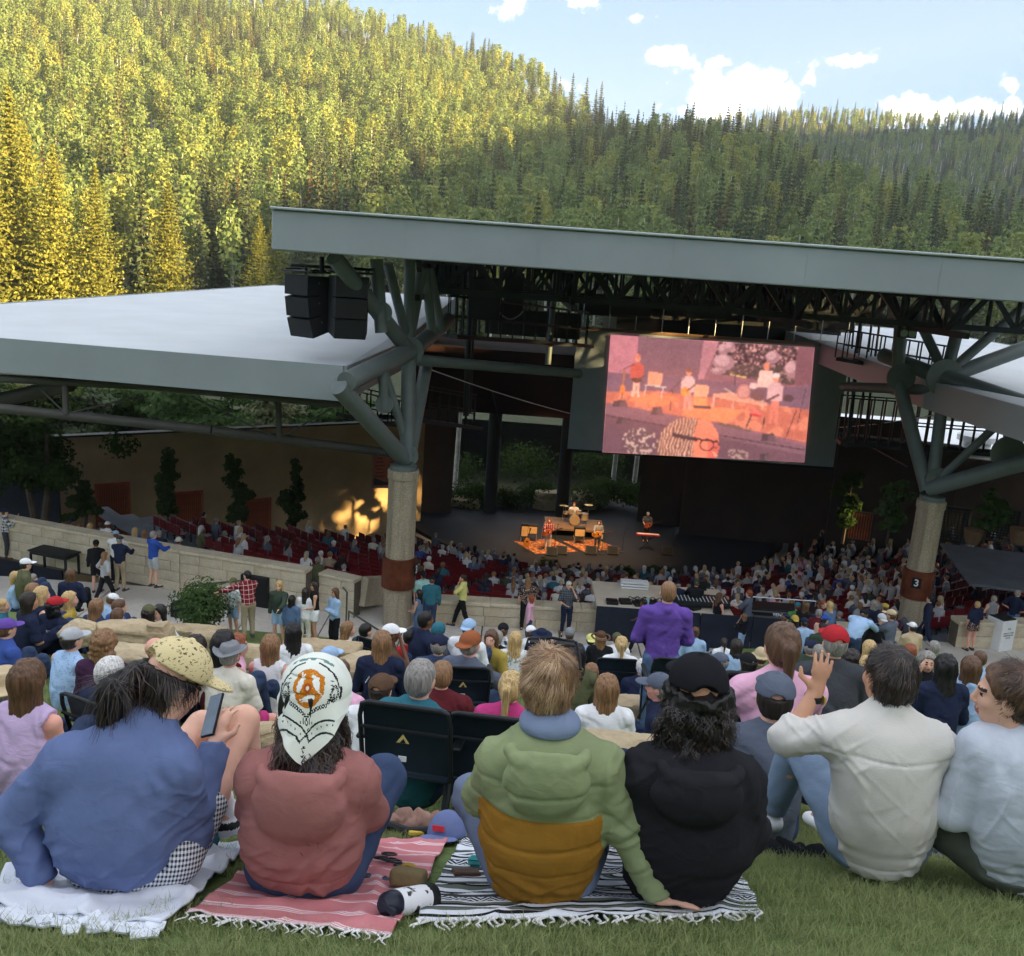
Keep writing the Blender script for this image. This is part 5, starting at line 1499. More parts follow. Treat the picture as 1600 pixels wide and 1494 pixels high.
fg_part(g_o,'trousers',pants_mesh(J,'pants',.010,.016,zc=.075),sweat('grey_blue',(112,124,148)))
hm=hair_mesh(J,'short',.0075,3);hq=fg_part(g_o,'hair',hm,HAIR['lbrown'])
crown=J['head']+v3(0,-.06,.10)
def flow_short(c,tw=.5):
 def f(p):d=p-c;d=d+np.cross(d,(0,0,1.))*tw;d[:,2]-=.05;return d/(np.linalg.norm(d,axis=1)[:,None]+1e-6)
 return f
Vh,Nh=mverts(hm),mnorms(hm)
ribbons('hair_locks',Vh,flow_short(crown),7000,.036,4,strand_mat('dark_blond_locks',(112,84,62),(158,124,92),(200,170,134)),hq,.0022,5,.003,.001,Nh)
me=MB();hd=J['head']
for s in(-1,1):me.box(hd+v3(s*.04,.03,.128),(.07,.05,.008),bev=.003)
me.tube([hd+v3(-.085,.0,.115),hd+v3(-.08,.03,.13),hd+v3(0,.045,.135),hd+v3(.08,.03,.13),hd+v3(.09,-.03,.105),hd+v3(.092,-.07,.08)],.005,n=6);sg_=me.build('sunglasses',m_black,loc=bG);tag(sg_,'black sunglasses pushed up on the blond man head','sunglasses')
# ---- 2 black hoodie
bB=np.array([.71,2.86,9.21])
J=JJ(pelvis=(-.05,.03,.11),waist=(-.04,.0,.25),chest=(-.05,.0,.40),neck=(-.055,.04,.565),head=(-.052,.085,.715),hrot=hrot(.05,.05),shL=(-.20,.0,.46),shR=(.09,.0,.465),elL=(-.25,.13,.28),wrL=(-.16,.32,.2),tipL=(-.08,.42,.18),elR=(.165,.04,.26),wrR=(.13,.26,.16),tipR=(.05,.36,.14),hipL=(-.14,.05,.10),hipR=(.05,.05,.10),knL=(-.20,.42,.24),knR=(.12,.42,.24),anL=(-.16,.62,-.15),anR=(.09,.62,-.15),toeL=(-.18,.78,-.24),toeR=(.1,.78,-.24))
b_o=fg_person('curly-haired person in black hoodie and black cap',bB,J,'tan')
fg_part(b_o,'hoodie',fg_top(J,loose=.026,belly=.034,hemz=.015,hood=((-.055,-.10,.50),.14,.105,.065),seed=5,amp=.010,wid=1.06,sleeve=.006),sweat('black',(38,38,42)))
fg_part(b_o,'trousers',pants_mesh(J,'pants',.010,.014,zc=.06),sweat('dark_navy',(40,50,76)))
hm=hair_mesh(J,'curly',.009,7,True);V=mverts(hm);hq=fg_part(b_o,'hair',hm,HAIR['black'])
def flow_down(p):d=np.zeros_like(p);d[:,2]=-1;return d
sel=V[:,2]<J['head'][2]+.01
ribbons('hair_locks',V[sel],flow_down,3000,.055,8,strand_mat('black_locks',(20,17,17),(40,32,30),(74,60,54)),hq,.004,6,.012,.009,mnorms(hm)[sel])
Jc=dict(J);Jc['head']=J['head']+v3(0,-.005,.016)
fg_part(b_o,'cap',hat_mesh({'head':Jc['head'],'hrot':Jc['hrot']*1.0},'cap',.006),sweat('black_twill',(30,30,34))).scale=(1,1,1)
# ---- 3 rose hoodie with bandana
bP=np.array([-.6,2.79,9.17])
J=JJ(pelvis=(.0,.03,.11),waist=(.0,-.01,.24),chest=(.005,-.01,.38),neck=(.01,.04,.545),head=(.008,.095,.685),hrot=hrot(.0,.12),shL=(-.14,.0,.44),shR=(.16,.0,.45),elL=(-.185,.10,.27),wrL=(-.10,.33,.22),tipL=(-.02,.42,.2),elR=(.20,.10,.28),wrR=(.13,.33,.22),tipR=(.05,.42,.2),hipL=(-.10,.05,.095),hipR=(.10,.05,.095),knL=(-.20,.42,.22),knR=(.20,.42,.22),anL=(-.12,.60,-.15),anR=(.12,.60,-.15),toeL=(-.12,.76,-.24),toeR=(.12,.76,-.24))
p_o=fg_person('woman in dusty rose hoodie with printed white bandana',bP,J,'fair',True)
fg_part(p_o,'hoodie',fg_top(J,True,loose=.022,belly=.040,hemz=.095,hood=((.012,-.095,.455),.145,.13,.07),seed=9,amp=.010,wid=1.03),sweat('dusty_rose',(156,104,100)))
fg_part(p_o,'jeans',pants_mesh(J,'pants',.009,.020,True,zc=.13),sweat('indigo_denim',(64,78,108)))
hm=hair_mesh(J,'wavy',.009,11,True);V=mverts(hm);hq=fg_part(p_o,'hair',hm,HAIR['black'])
sel=V[:,2]<J['head'][2]-.03
def flow_wavy(p):d=np.zeros_like(p);d[:,2]=-1;d[:,0]=(p[:,0]-J['head'][0])*2.2;return d/np.linalg.norm(d,axis=1)[:,None]
ribbons('hair_locks',V[sel],flow_wavy,3200,.12,12,strand_mat('dark_brown_locks',(28,22,22),(52,38,34),(92,66,54)),hq,.004,7,.014,.010,mnorms(hm)[sel])
def bandana():
 hd=J['head'];Rm=J['hrot'];nphi,nd,nf=250,72,90
 rx,ry,rz_=.112,.126,.116
 V=[];UV=[]
 for j in range(nd+nf):
  for i in range(nphi+1):
   ph=(i/nphi*2-1)*math.pi
   if j<nd:
    th=(j/(nd-1))*math.pi*.53
    q=np.array([math.sin(th)*math.sin(ph)*rx,-math.sin(th)*math.cos(ph)*ry-.012,math.cos(th)*rz_+.032]);rho=th*.118
   else:
    t=(j-nd+1)/nf;ap=abs(ph)/R(86);Lf=max(0.0,1-ap)*.175+.012
    if 1.0<ap:Lf=.012
    th=math.pi*.53;fl=1+.10*t*(1-min(1,ap))+.05*t
    q=np.array([math.sin(th)*math.sin(ph)*rx*fl,-math.sin(th)*math.cos(ph)*ry*fl-.012,math.cos(th)*rz_+.032-t*Lf]);q[1]+=(.016*math.sin(ph*5+.6)-.012)*t*(ap<1);rho=th*.118+t*Lf
   V.append(hd+Rm@q);UV.append((rho*math.sin(ph),rho*math.cos(ph)))
 V=np.array(V);UV=np.array(UV);I=np.arange((nd+nf)*(nphi+1)).reshape(nd+nf,nphi+1)
 V+=(.004*fbm(V*18,2)+.006*(1-np.abs(vnoise(V*np.array([9.,9.,22.]))))**5)[:,None]*np.array([1,1,.3])
 Q=np.stack([I[:-1,:-1],I[1:,:-1],I[1:,1:],I[:-1,1:]],-1).reshape(-1,4)
 u,v=UV[Q].mean(1).T;u=u/1.22;v=v/1.14;C=np.tile(np.array(lin((224,226,216))),(len(Q),1));ink=np.array(lin((38,46,46)))
 def seg(x1,y1,x2,y2,w):dx,dy=x2-x1,y2-y1;t=np.clip(((u-x1)*dx+(v-y1)*dy)/(dx*dx+dy*dy),0,1);return np.hypot(u-x1-t*dx,v-y1-t*dy)<w
 cx,cy_=0.0,.125;r_=np.hypot(u-cx,v-cy_)
 C[r_<.056]=lin((196,116,30));C[(r_<.056)&(vnoise(np.column_stack([u*300,v*300,0*u]))>.6)]=lin((220,160,80))
 for a0 in(200,320,80):
  a=R(a0);x,y=cx+.030*math.cos(a),cy_+.030*math.sin(a);tx,ty=-math.sin(a),math.cos(a)
  for s,w in((-.016,.007),(-.006,.010),(.006,.010),(.016,.008)):C[np.hypot(u-x-tx*s,v-y-ty*s)<w]=lin((232,232,226))
  for o_ in(-.004,.004):C[seg(x+tx*.018,y+ty*.018,x+tx*.034+o_,y+ty*.034+o_,.0022)]=lin((232,232,226))
 C[(r_<.014)]=lin((166,78,34));C[(r_<.006)]=lin((226,214,190))
 def chain(x1,y1,x2,y2):
  n_=max(2,int(math.hypot(x2-x1,y2-y1)/.011))
  for k in range(n_+1):
   t=k/n_;d_=np.hypot(u-x1-(x2-x1)*t,v-y1-(y2-y1)*t);C[(d_<.0062)&(d_>.0026)]=ink
 for s in(-1,1):
  chain(0,.208,s*.085,.150);chain(s*.085,.150,s*.10,.11)
  for k in range(14):a=k*.45;d_=np.hypot(u-s*(.097+.017*math.cos(a)),v-(.105+.019*math.sin(a)));C[(d_<.005)&(d_>.002)]=ink
  C[seg(0,.255,s*.145,.155,.0030)]=ink;C[seg(s*.030,.272,s*.165,.185,.0030)]=ink;C[seg(0,.257,s*.030,.272,.0030)]=ink
  for k in range(5):x=s*(.035+.027*k);y=.250-.0195*k;C[np.hypot(u-x,v-y)<.0034]=ink
  for k in range(3):C[seg(s*(.018+.007*k),.208+.004*k,s*(.020+.007*k),.226-.002*k,.0014)]=ink
  for k in range(5):C[seg(s*(.066+.004*k),.085+.012*k,s*(.074+.004*k),.080+.012*k,.0016)]=ink
  C[seg(s*.05,.055,s*.10,.075,.004)]=ink;C[seg(s*.02,.045,s*.05,.052,.003)]=ink;C[seg(s*.11,.07,s*.125,.09,.006)]=ink
  C[(np.abs(v-.03)<.006)&(np.abs(u)<.06)&(vnoise(np.column_stack([u*90,v*90,0*u]))>-.2)]=lin((110,140,132))
 e_=np.hypot(u/.8,v-.222);C[(e_<.011)&(e_>.006)]=ink
 S_=[(.008,-.010),(0,-.014),(-.008,-.009),(-.006,-.003),(.006,.003),(.008,.009),(0,.014),(-.008,.010)]
 for a,b in zip(S_[:-1],S_[1:]):C[seg(a[0],a[1]+.300,b[0],b[1]+.300,.0030)]=ink
 me=raw_mesh('bandana',V,Q,True)
 ca=me.attributes.new('print','FLOAT_COLOR','FACE');ca.data.foreach_set('color',np.concatenate([C,np.ones((len(C),1))],1).astype(np.float32).ravel())
 t=NT('bandana_print');at=t.n('ShaderNodeAttribute',attribute_name='print');me.materials.append(t.pbsdf(at.outputs['Color'],.85,bump=t.noise(260,2,.5,t.coord('Object')),bstr=.2,bdist=.002,spec=.15))
 return obj('bandana',me,p_o)
bandana()
# ---- 4 blue sweatshirt woman with a phone
bW=np.array([-1.16,2.70,9.23])
J=JJ(pelvis=(-.015,.03,.10),waist=(-.02,.0,.24),chest=(.0,.02,.40),neck=(.045,.07,.545),head=(.105,.165,.645),hrot=hrot(-.85,.55),shL=(-.165,.0,.435),shR=(.17,.02,.435),elL=(-.335,-.02,.25),wrL=(-.23,-.06,.05),tipL=(-.20,-.13,.02),elR=(.185,.10,.155),wrR=(.195,.33,.335),tipR=(.195,.42,.44),hipL=(-.10,.05,.095),hipR=(.13,.06,.095),knL=(.085,.52,.31),knR=(.245,.50,.355),anL=(.13,.66,-.12),anR=(.265,.60,-.16),toeL=(.17,.80,-.26),toeR=(.33,.74,-.27))
w_o=fg_person('woman in blue sweatshirt and cap looking at her phone',bW,J,'fair',True,hands=((),dict(curl=.55,up=(-.3,-.6,.6),side=1)))
fg_part(w_o,'sweatshirt',fg_top(J,True,loose=.024,belly=.050,hemz=.075,seed=14,amp=.011,wid=1.0,sleeve=.004,collar=.035),sweat('cobalt',(98,112,152)))
t=NT('navy_gingham');sx_=t.n('ShaderNodeSeparateXYZ');t.t.links.new(t.coord('Object',62,(.35,0,.3)),sx_.inputs[0])
def _bd(o_):return t.math('LESS_THAN',t.math('FRACT',t.math('ADD',o_,90.0)),.5)
gg=t.math('ADD',_bd(t.math('ADD',sx_.outputs[0],sx_.outputs[1])),_bd(sx_.outputs[2]));m_ging=t.pbsdf(t.mix(t.math('MULTIPLY',gg,.5),lin((224,226,230)),lin((34,42,64))),.9,spec=.1)
fg_part(w_o,'shorts',pants_mesh(J,'shorts',.008,.024,True,zc=.105,sl=.42),m_ging)
hm=hair_mesh(J,'short',.008,15,True);V=mverts(hm);hq=fg_part(w_o,'hair',hm,HAIR['black'])
ribbons('hair_locks',V,flow_down,1500,.07,16,strand_mat('espresso_locks',(26,20,19),(48,36,32),(84,62,52)),hq,.003,5,.004,.001,mnorms(hm))
hd=J['head'];pt=hd+v3(-.085,-.075,.075)
me=mesh_from('ponytail',lambda p:smin(smin(rc(p,pt,pt+v3(-.05,-.05,-.05),.030,.042),rc(p,pt+v3(-.05,-.05,-.05),pt+v3(-.075,-.04,-.20),.042,.034),.03),rc(p,hd+v3(-.05,-.03,-.03),pt+v3(-.02,-.03,-.20),.05,.03),.04),pt-.3,pt+.2,.008,lambda V_,N_:strands(V_,N_,.006,60,3));pq=fg_part(w_o,'ponytail',me,HAIR['black'])
ribbons('hair_locks',mverts(me),flow_down,1500,.12,17,bpy.data.materials['espresso_locks'],pq,.003,6,.005,.002,mnorms(me))
t=NT('safari_print');v=t.coord('Object');pr=t.math('MULTIPLY',t.rng(t.noise(70,3,.6,t.coord('Object',(1,1,1.8))),.56,.60,0,1),t.rng(t.noise(24,2,.5,v),.42,.5,0,1));m_cap=t.pbsdf(t.mix(pr,lin((214,196,150)),lin((92,84,62))),.9,spec=.1)
fg_part(w_o,'cap',hat_mesh({'head':hd+np.array(J['hrot']@v3(0,0,.020)),'hrot':J['hrot']},'cap',.0055),m_cap)
for n in('L','R'):
 A_,T_=J['an'+n],J['toe'+n];up_=(J['kn'+n]-A_);up_/=np.linalg.norm(up_)
 me=mesh_from('sock',lambda p:np.maximum(rc(p,A_-up_*.03,A_+up_*.10,.040,.042),plane(p,A_+up_*.09,up_)),A_-.12,A_+.16,.007,lambda V_,N_:.0015*np.sin(V_[:,2]*500));fg_part(w_o,'sock',me,sweat('white_rib',(226,224,226)))
 ax=(T_-A_);ax/=np.linalg.norm(ax)
 me=mesh_from('shoe',lambda p:smin(rc(p,A_+v3(0,-.03,-.055),T_+ax*.04+v3(0,0,.02),.050,.042,.85,(1,0,0)),rc(p,A_+v3(0,0,.005),A_+v3(0,.03,-.04),.048,.05),.02),A_-.18,T_+.16,.007,slots=2,midx=lambda C:((np.abs((C-A_)@np.array([0,.35,1.0])+.055)<.014)&(C[:,1]<A_[1]+.12)).astype(int));fg_part(w_o,'shoe',me,(sweat('white_leather',(222,222,224)),m_black))
ph=empty('phone',bW+v3(.16,.41,.415));ph.rotation_euler=(R(52),R(-28),R(-32));tag(ph,'dark smartphone held up by the woman in blue','phone')
mb=MB();mb.box((0,0,0),(.076,.155,.010),bev=.004);mb.build('phone_case',m_black,ph);mb=MB();mb.box((0,0,.0058),(.068,.145,.002));mb.build('phone_screen',M('phone_glass',(86,98,116),.12,nscale=9,var=.3,bstr=0,spec=.6),ph)
# ---- 5 white linen shirt
bL_=np.array([1.51,3.29,9.09])
J=JJ(pelvis=(.0,.03,.11),waist=(-.01,.0,.27),chest=(-.035,.0,.46),neck=(-.04,.04,.645),head=(-.045,.085,.765),hrot=hrot(.25,.0),shL=(-.205,.02,.555),shR=(.125,.0,.545),elL=(-.385,.09,.485),wrL=(-.285,.16,.645),tipL=(-.255,.17,.82),elR=(.18,.12,.36),wrR=(.10,.34,.30),tipR=(.02,.42,.3),hipL=(-.10,.05,.10),hipR=(.10,.05,.10),knL=(-.215,.44,.30),knR=(.18,.42,.2),anL=(-.24,.60,-.13),anR=(.05,.60,-.15),toeL=(-.30,.74,-.24),toeR=(.02,.76,-.25))
l_o=fg_person('dark-haired man in white linen shirt raising his left hand',bL_,J,'tan',hands=(dict(curl=.25,spread=.5,up=(0,-1,.2),side=-1,thumb=1.3),()))
fg_part(l_o,'shirt',fg_top(J,loose=.022,belly=.028,hemz=.0,cutL=.42,seed=21,disp=lambda V,N:cloth_folds(.011,21,.09,J)(V,N)-.005*np.exp(-((V[:,2]-.515-.03*np.abs(V[:,0]+.035))/.005)**2)*(V[:,1]<-.02),amp=.011,wid=1.02,sleeve=.002,collar=.05),M('white_linen',(212,207,200),.92,nscale=4,var=.05,bscale=160,bstr=.3,bdist=.003,spec=.12))
mb=MB();mb.box((-.028,-.118,.475),(.036,.012,.10),bev=.004);mb.build('back_pleat',bpy.data.materials['white_linen'],l_o)
fg_part(l_o,'jeans',pants_mesh(J,'pants',.008,.018,zc=.04),sweat('washed_denim',(122,140,164)))
hm=hair_mesh(J,'short',.0075,22);hq=fg_part(l_o,'hair',hm,HAIR['dark'])
crown=J['head']+v3(0,-.05,.10);ribbons('hair_locks',mverts(hm),flow_short(crown),2400,.032,23,strand_mat('dark_short_locks',(28,23,22),(50,40,36),(86,70,60)),hq,.0028,4,.003,.001,mnorms(hm))
w0=J['wrL'];axw=(J['tipL']-w0)/np.linalg.norm(J['tipL']-w0);wt=empty('wristwatch',bL_+w0-axw*.02);wt.rotation_euler=Vector(tuple(axw)).to_track_quat('Z','Y').to_euler();tag(wt,'gold-faced wristwatch on the raised wrist','watch')
mb=MB();mb.lathe([(.031,-.012),(.034,-.008),(.034,.008),(.031,.012)],20);mb.build('strap',m_black,wt,True);mb=MB();mb.lathe([(.019,0),(.019,.008),(.016,.010)],20,(0,0,0),axes=[[0,0,1],[1,0,0],[0,-1,0]]);o=mb.build('watch_face',M('gold_dial',(206,176,96),.3,metal=.6),wt,True);o.location=(-.01,-.034,0)
me=mesh_from('sock',lambda p:np.maximum(rc(p,J['anL']+v3(0,0,-.03),J['anL']+v3(.005,-.02,.13),.042,.05),-1.0*plane(p,J['anL']+v3(0,0,-.06),(0,0,1))),J['anL']-.12,J['anL']+.2,.008);fg_part(l_o,'sock',me,splotch('grey_dotted_sock',(150,160,164),(196,204,206),40,.58))
fg_part(l_o,'shoes',shoe_mesh(J,.009),sweat('white_trainer',(222,222,224)))
# ---- 6 man in pale blue at the right edge, face in profile
bR_=np.array([1.95,3.16,9.15])
J=JJ(pelvis=(.03,.03,.11),waist=(.01,.0,.27),chest=(-.01,.0,.45),neck=(-.055,.04,.60),head=(-.115,.07,.73),hrot=hrot(1.15,.10),shL=(-.18,.05,.53),shR=(.17,-.02,.53),elL=(-.235,.06,.255),wrL=(-.10,.26,.20),tipL=(-.02,.34,.18),elR=(.24,.1,.28),wrR=(.16,.32,.22),tipR=(.08,.4,.2),hipL=(-.07,.05,.10),hipR=(.13,.05,.10),knL=(-.28,.36,.14),knR=(.35,.36,.14),anL=(.0,.44,-.06),anR=(.08,.5,-.08),toeL=(.12,.5,-.1),toeR=(0,.55,-.1))
r_o=fg_person('young man in pale blue sweater looking left at the right edge',bR_,J,'fair',h=.0065)
fg_part(r_o,'sweater',fg_top(J,loose=.022,belly=.028,hemz=.02,seed=31,amp=.011,wid=1.02,sleeve=.004,collar=.05),sweat('pale_blue',(196,202,214)))
fg_part(r_o,'trousers',pants_mesh(J,'pants',.009,.026,zc=.06),sweat('olive_drab',(88,92,82)))
hm=hair_mesh(J,'short',.007,32);hq=fg_part(r_o,'hair',hm,HAIR['brown'])
_V=mverts(hm);_s=((_V-J['head'])@J['hrot'])[:,1]<.015
ribbons('hair_locks',_V[_s],flow_short(J['head']+v3(.04,-.02,.10)),3000,.034,33,strand_mat('brown_short_locks',(42,32,28),(78,58,48),(126,98,78)),hq,.003,5,.004,.002,mnorms(hm)[_s])
# ------------------------------------------------------------------ the crowd, placed by head-top pixel
G1,G2,G3='people sitting on the lawn','people standing on the plaza','audience in the seating bowl'
DEP={(40,871):19.2,(25,893):19.6,(52,896):20,(52,911):15,(66,916):14,(111,888):19.4,(46,925):12.8,(86,930):13.2,(110,924):14.5,(176,926):17.8,(152,935):14.2,(187,935):14,(184,950):13,(232,943):15,(248,945):15.3,(4,935):13,(10,964):11.2,(112,978):9.6,(163,985):8.8,(243,994):8.8,(174,1024):6.6,(4,1040):6.4,(44,1030):5.7,(307,992):9.3,(350,984):9.0,(372,990):9.8,(360,1000):8.9,(424,991):10,(458,973):12,(516,1008):11,(532,1029):8.2,(545,971):15,(573,973):14.6,(612,973):12,(598,985):10,(597,1050):7.0,(686,972):13.2,(687,989):10.8,(640,982):12.5,(737,983):9.2,(734,965):13,(768,985):13.4,(778,984):15,(787,972):16.5,(806,986):14,(830,976):17.5,(847,981):17,(891,980):18.5,(901,1005):10.2,(924,989):19,(940,985):18,(965,987):19,(972,993):13.2,(925,1036):11.5,(1005,1028):12.5,(1087,979):20,(950,1053):8,(801,1047):6.9,(660,1028):5.85,(692,1031):8.0,(1032,1049):8.2,(1132,996):19.5,(1152,998):16,(1127,1018):12.6,(1170,1018):12,(1190,1012):14,(1228,958):24.2,(1243,960):23.8,(1258,964):23,(1247,940):27.3,(1261,940):27,(1281,951):25.5,(1297,939):27.5,(1288,938):28,(1290,960):24,(1286,972):21.5,(1270,999):14.5,(1281,1006):14,(1427,971):22.5,(1359,965):22.5,(1360,1000):14.2,(1332,1016):12,(1357,1023):10.8,(1424,1006):14.5,(1461,1000):16,(1452,1019):12,(1480,1022):9.6,(1520,1025):9.8,(1533,1016):14,(1226,970):5.2,(1308,974):7.4,(1216,1046):4.75}
def A(label,px,py,**k):k.setdefault('group',G1);k.pop('raise_',0);return put(label,px,py,d=DEP[(px,py)],anchor=True,**k)
def S(label,px,py,**k):
 k.setdefault('group',G2);k.setdefault('pose','stand');k.setdefault('arms','down');k.setdefault('gz',0.0)
 return put(label,px,py,anchor=k.get('group')=='people standing on the lawn',**k)
S('man in checked shirt photographing over the left wall',8,794,rz=-70,tc='bwplaid',top='long',bc='charcoal',hat='cap',hatc='navy',arms='up',shoes='brown',sc=1.0)
S('person in black hoodie and beanie facing the left wall',150,843,rz=15,tc='black',top='hoodie',bot='shorts',bc='black',hair='short',hat='beanie',hatc='black',sc=.98)
S('long-haired boy in grey tee turning beside the wall',164,862,rz=-40,pose='walk',tc='lgrey',bc='black',hair='wavy',hc='lbrown',arms='hip',sc=.93)
S('man in dark jacket and khaki trousers leaning at the wall',187,836,gz=None,d=29.6,rz=-10,tc='navy',top='long',bc='khaki',hat='cap',hatc='charcoal',hc='grey',arms='wall',sc=1.02)
S('man in light blue cap and white shirt at the wall',181,828,rz=10,gz=.0,tc='white',top='tee',bc='black',hat='cap',hatc='lblue',arms='wall',d=30.4,sc=1.0)
S('grey-haired man in bright blue hoodie and grey shorts leaning on the wall',240,829,gz=None,d=29.0,rz=-35,tc='royal',top='hoodie',bot='shorts',bc='lgrey',hc='grey',arms='wall',shoes='charcoal',sc=1.02)
for(x,y,lb,k)in[(109,809,'person in navy cap and maroon top beyond the left wall',dict(hat='cap',hatc='navy',tc='maroon')),(124,819,'brown-haired person low beyond the left wall',dict(hc='lbrown',tc='khaki')),(141,817,'blonde woman beyond the left wall near the ramp rail',dict(hc='blonde',hair='long',f=True,tc='slate')),(158,815,'person in navy stripes beyond the left wall',dict(hc='dark',tc='slate')),(168,814,'person in white cap and white shirt beyond the left wall',dict(hat='cap',hatc='white',tc='white')),(178,820,'dark-haired person in black beyond the left wall',dict(hc='black',tc='black')),(211,824,'blonde woman in blue top beyond the left wall',dict(hc='blonde',hair='wavy',f=True,tc='blue')),(226,828,'brown-haired woman beside the blonde woman beyond the wall',dict(hc='lbrown',hair='wavy',f=True,tc='royal')),(249,828,'grey-haired man half hidden beside the bright blue hoodie',dict(hc='grey',tc='navy')),(279,839,'person in white sun hat beyond the left wall',dict(hat='bucket',hatc='cream',tc='lgrey'))]:
 S(lb,x,y,gz=None,d=33.9-.0085*(x-109),arms='lap',pose='sit' if False else 'stand',h=.028,group='people beyond the left wall',**k)
S('man in pale shirt standing in the aisle before the doors',351,829,gz=None,d=38,rz=20,tc='lgrey',top='long',bc='navy',hc='grey',h=.034,group=G3)
S('bearded man in mint tee and black cap behind the left column',662,892,rz=200,tc='mint',hat='cap',hatc='black',hc='black',bc='ddenim',nod=.3)
S('man in teal jacket and navy cap seen from behind by the column',675,899,rz=10,tc='teal',top='long',hat='cap',hatc='black',bc='ddenim',sc=1.03)
S('woman in blue denim dress holding a bag beside the column',655,921,rz=70,tc='denim',top='tank',bot='shorts',bc='denim',f=True,hair='long',hc='black',skin='tan',arms='lap',gz=.1,sc=.97)
S('man in yellow tee and black trousers with hand on chin',724,897,rz=80,tc='yellow',bc='black',hc='dark',skin='tan',arms=('face','down'),pose='walk')
S('woman in bright pink hoodie standing by the low wall',829,929,rz=80,tc='pink',top='hoodie',bc='ddenim',f=True,hair='long',hc='red',sc=.93)
S('long-haired person in floral shirt behind the pink hoodie',826,901,rz=0,tc='floral',top='tee',bc='black',hair='longer',hc='lbrown',gz=None,d=29.6)
S('grey-haired man in checked shirt touching his ear by the low wall',890,908,rz=190,tc='greyplaid',top='tee',bc='navy',hc='white',arms=('face','lap'),yaw=.3)
S('staff man in navy walking behind the desk skirt',1006,936,rz=85,tc='navy',bc='black',hc='black',skin='brown',pose='walk',arms=('down','lap'))
S('woman in black sleeveless top and black shorts standing by the desk',1125,926,rz=-60,tc='black',top='tank',bot='shorts',bc='black',f=True,hair='long',hc='brown',skin='pink',arms='lap',pose='walk',sc=.98)
S('man in slate tee and beige shorts leaning on the desk',1171,921,rz=60,tc='slate',bot='shorts',bc='khaki',hc='red',arms='wall',sc=1.03)
S('child in black top with curly blond hair before the desk',1163,959,rz=40,tc='black',bc='lblue',f=True,hair='curly',hc='lbrown',arms='face',sc=.74)
S('child in checked top crouching beside the desk',1104,975,rz=170,pose='sit',tc='redplaid',top='long',bc='navy',hair='wavy',hc='brown',f=True,arms='lap',sc=.8,yaw=.2)
S('man in dark navy suit walking past the right column',1454,930,rz=60,tc='navy',top='long',bc='navy',hc='black',pose='walk')
S('blonde woman with grey-blue backpack and patterned dress',1528,939,rz=10,tc='navy',top='tee',bot='skirt',bc='floral',f=True,hair='bun',hc='blonde',skin='pink',sc=.95)
S('grey-haired woman in grey vest and black trousers',1554,930,rz=5,tc='grey',top='tank',bc='black',f=True,hair='short',hc='grey',arms='cross',sc=.96)
S('grey-haired man in dark polo and blue jeans at the right edge',1592,921,rz=-60,tc='navy',bc='denim',hc='grey',arms='hip',sc=1.02)
S('engineer in navy at the mixing desk seen from behind',1060,906,tc='navy',hc='grey',hat='cap',hatc='black',gz=None,d=30.2,arms='wall')
S('engineer in black with green cap at the mixing desk',1089,904,tc='black',hat='cap',hatc='dgreen',gz=None,d=30.0,arms='wall')
S('man in purple hoodie and jeans standing on the lawn with hands in front',1046,906,gz=None,d=10.2,rz=0,tc='purple',top='hoodie',bc='denim',hair='buzz',hc='lbrown',arms='lap',h=.010,group='people standing on the lawn',sc=1.04)
S('bearded man in red plaid shirt reaching out to the left',386,891,gz=None,d=24.5,rz=35,tc='redplaid',top='long',bc='khaki',hc='black',arms=('reachside','reach'),group='people standing on the lawn',sc=1.03,lean=.06,yaw=.5)
S('young man in pale patterned shirt and cap sitting behind the plaid man',364,902,gz=None,d=25.5,rz=150,tc='leafprint',bot='shorts',bc='lblue',hat='cap',hatc='olive',hc='brown',group='people standing on the lawn',sc=.95)
S('woman in dark green sweater holding a can',436,908,gz=None,d=24.6,rz=170,tc='dgreen',top='long',bot='shorts',bc='lblue',f=True,hair='wavy',hc='blonde',arms=('reach','down'),group='people standing on the lawn')
S('dark-haired woman in denim jacket beside the green sweater',457,930,gz=None,d=24.6,rz=-20,pose='chair',tc='denim',top='long',bc='ddenim',f=True,hair='long',hc='black',group='people standing on the lawn',sc=.96)
S('woman in black camisole and white skirt with long brown hair',491,908,gz=None,d=24.6,rz=110,tc='black',top='tank',bot='skirt',bc='white',f=True,hair='longer',hc='dark',skin='tan',arms='lap',group='people standing on the lawn')
S('person in white shirt hidden beside the white skirt',478,918,gz=None,d=24.6,rz=-10,tc='white',top='long',bc='cream',hc='dark',hair='long',f=True,group='people standing on the lawn',sc=.96)
S('woman in pale denim jacket and black trousers by the handrail',523,919,gz=None,d=24.6,rz=130,tc='lblue',top='long',bc='black',f=True,hair='long',hc='brown',skin='tan',arms='cross',group='people standing on the lawn',sc=.98)
S('young man in navy tee with short black hair looking right',666,953,gz=None,d=12.4,rz=-50,pose='chair',arms='lap',tc='navy',bc='charcoal',hair='buzz',hc='black',skin='brown',h=.014,group='people standing on the lawn',sc=1.05)
A('man in white cap and olive tee sitting before the black table',40,871,rz=-50,tc='olive',hat='cap',hatc='white',hc='dark')
A('blonde woman in light denim jacket at the far left',25,893,rz=-70,tc='lblue',top='long',f=True,hair='wavy',hc='blonde',yaw=-.4)
A('small person with sunglasses on head behind the denim jacket',52,896,rz=-30,tc='tan',hc='grey',f=True,sc=.85)
A('woman with long light hair and white top behind the ponytail woman',52,911,rz=-40,tc='white',f=True,hair='longer',hc='lbrown')
A('blonde woman in navy tank beside the red cap',66,916,rz=-50,tc='navy',top='tank',f=True,hair='long',hc='blonde')
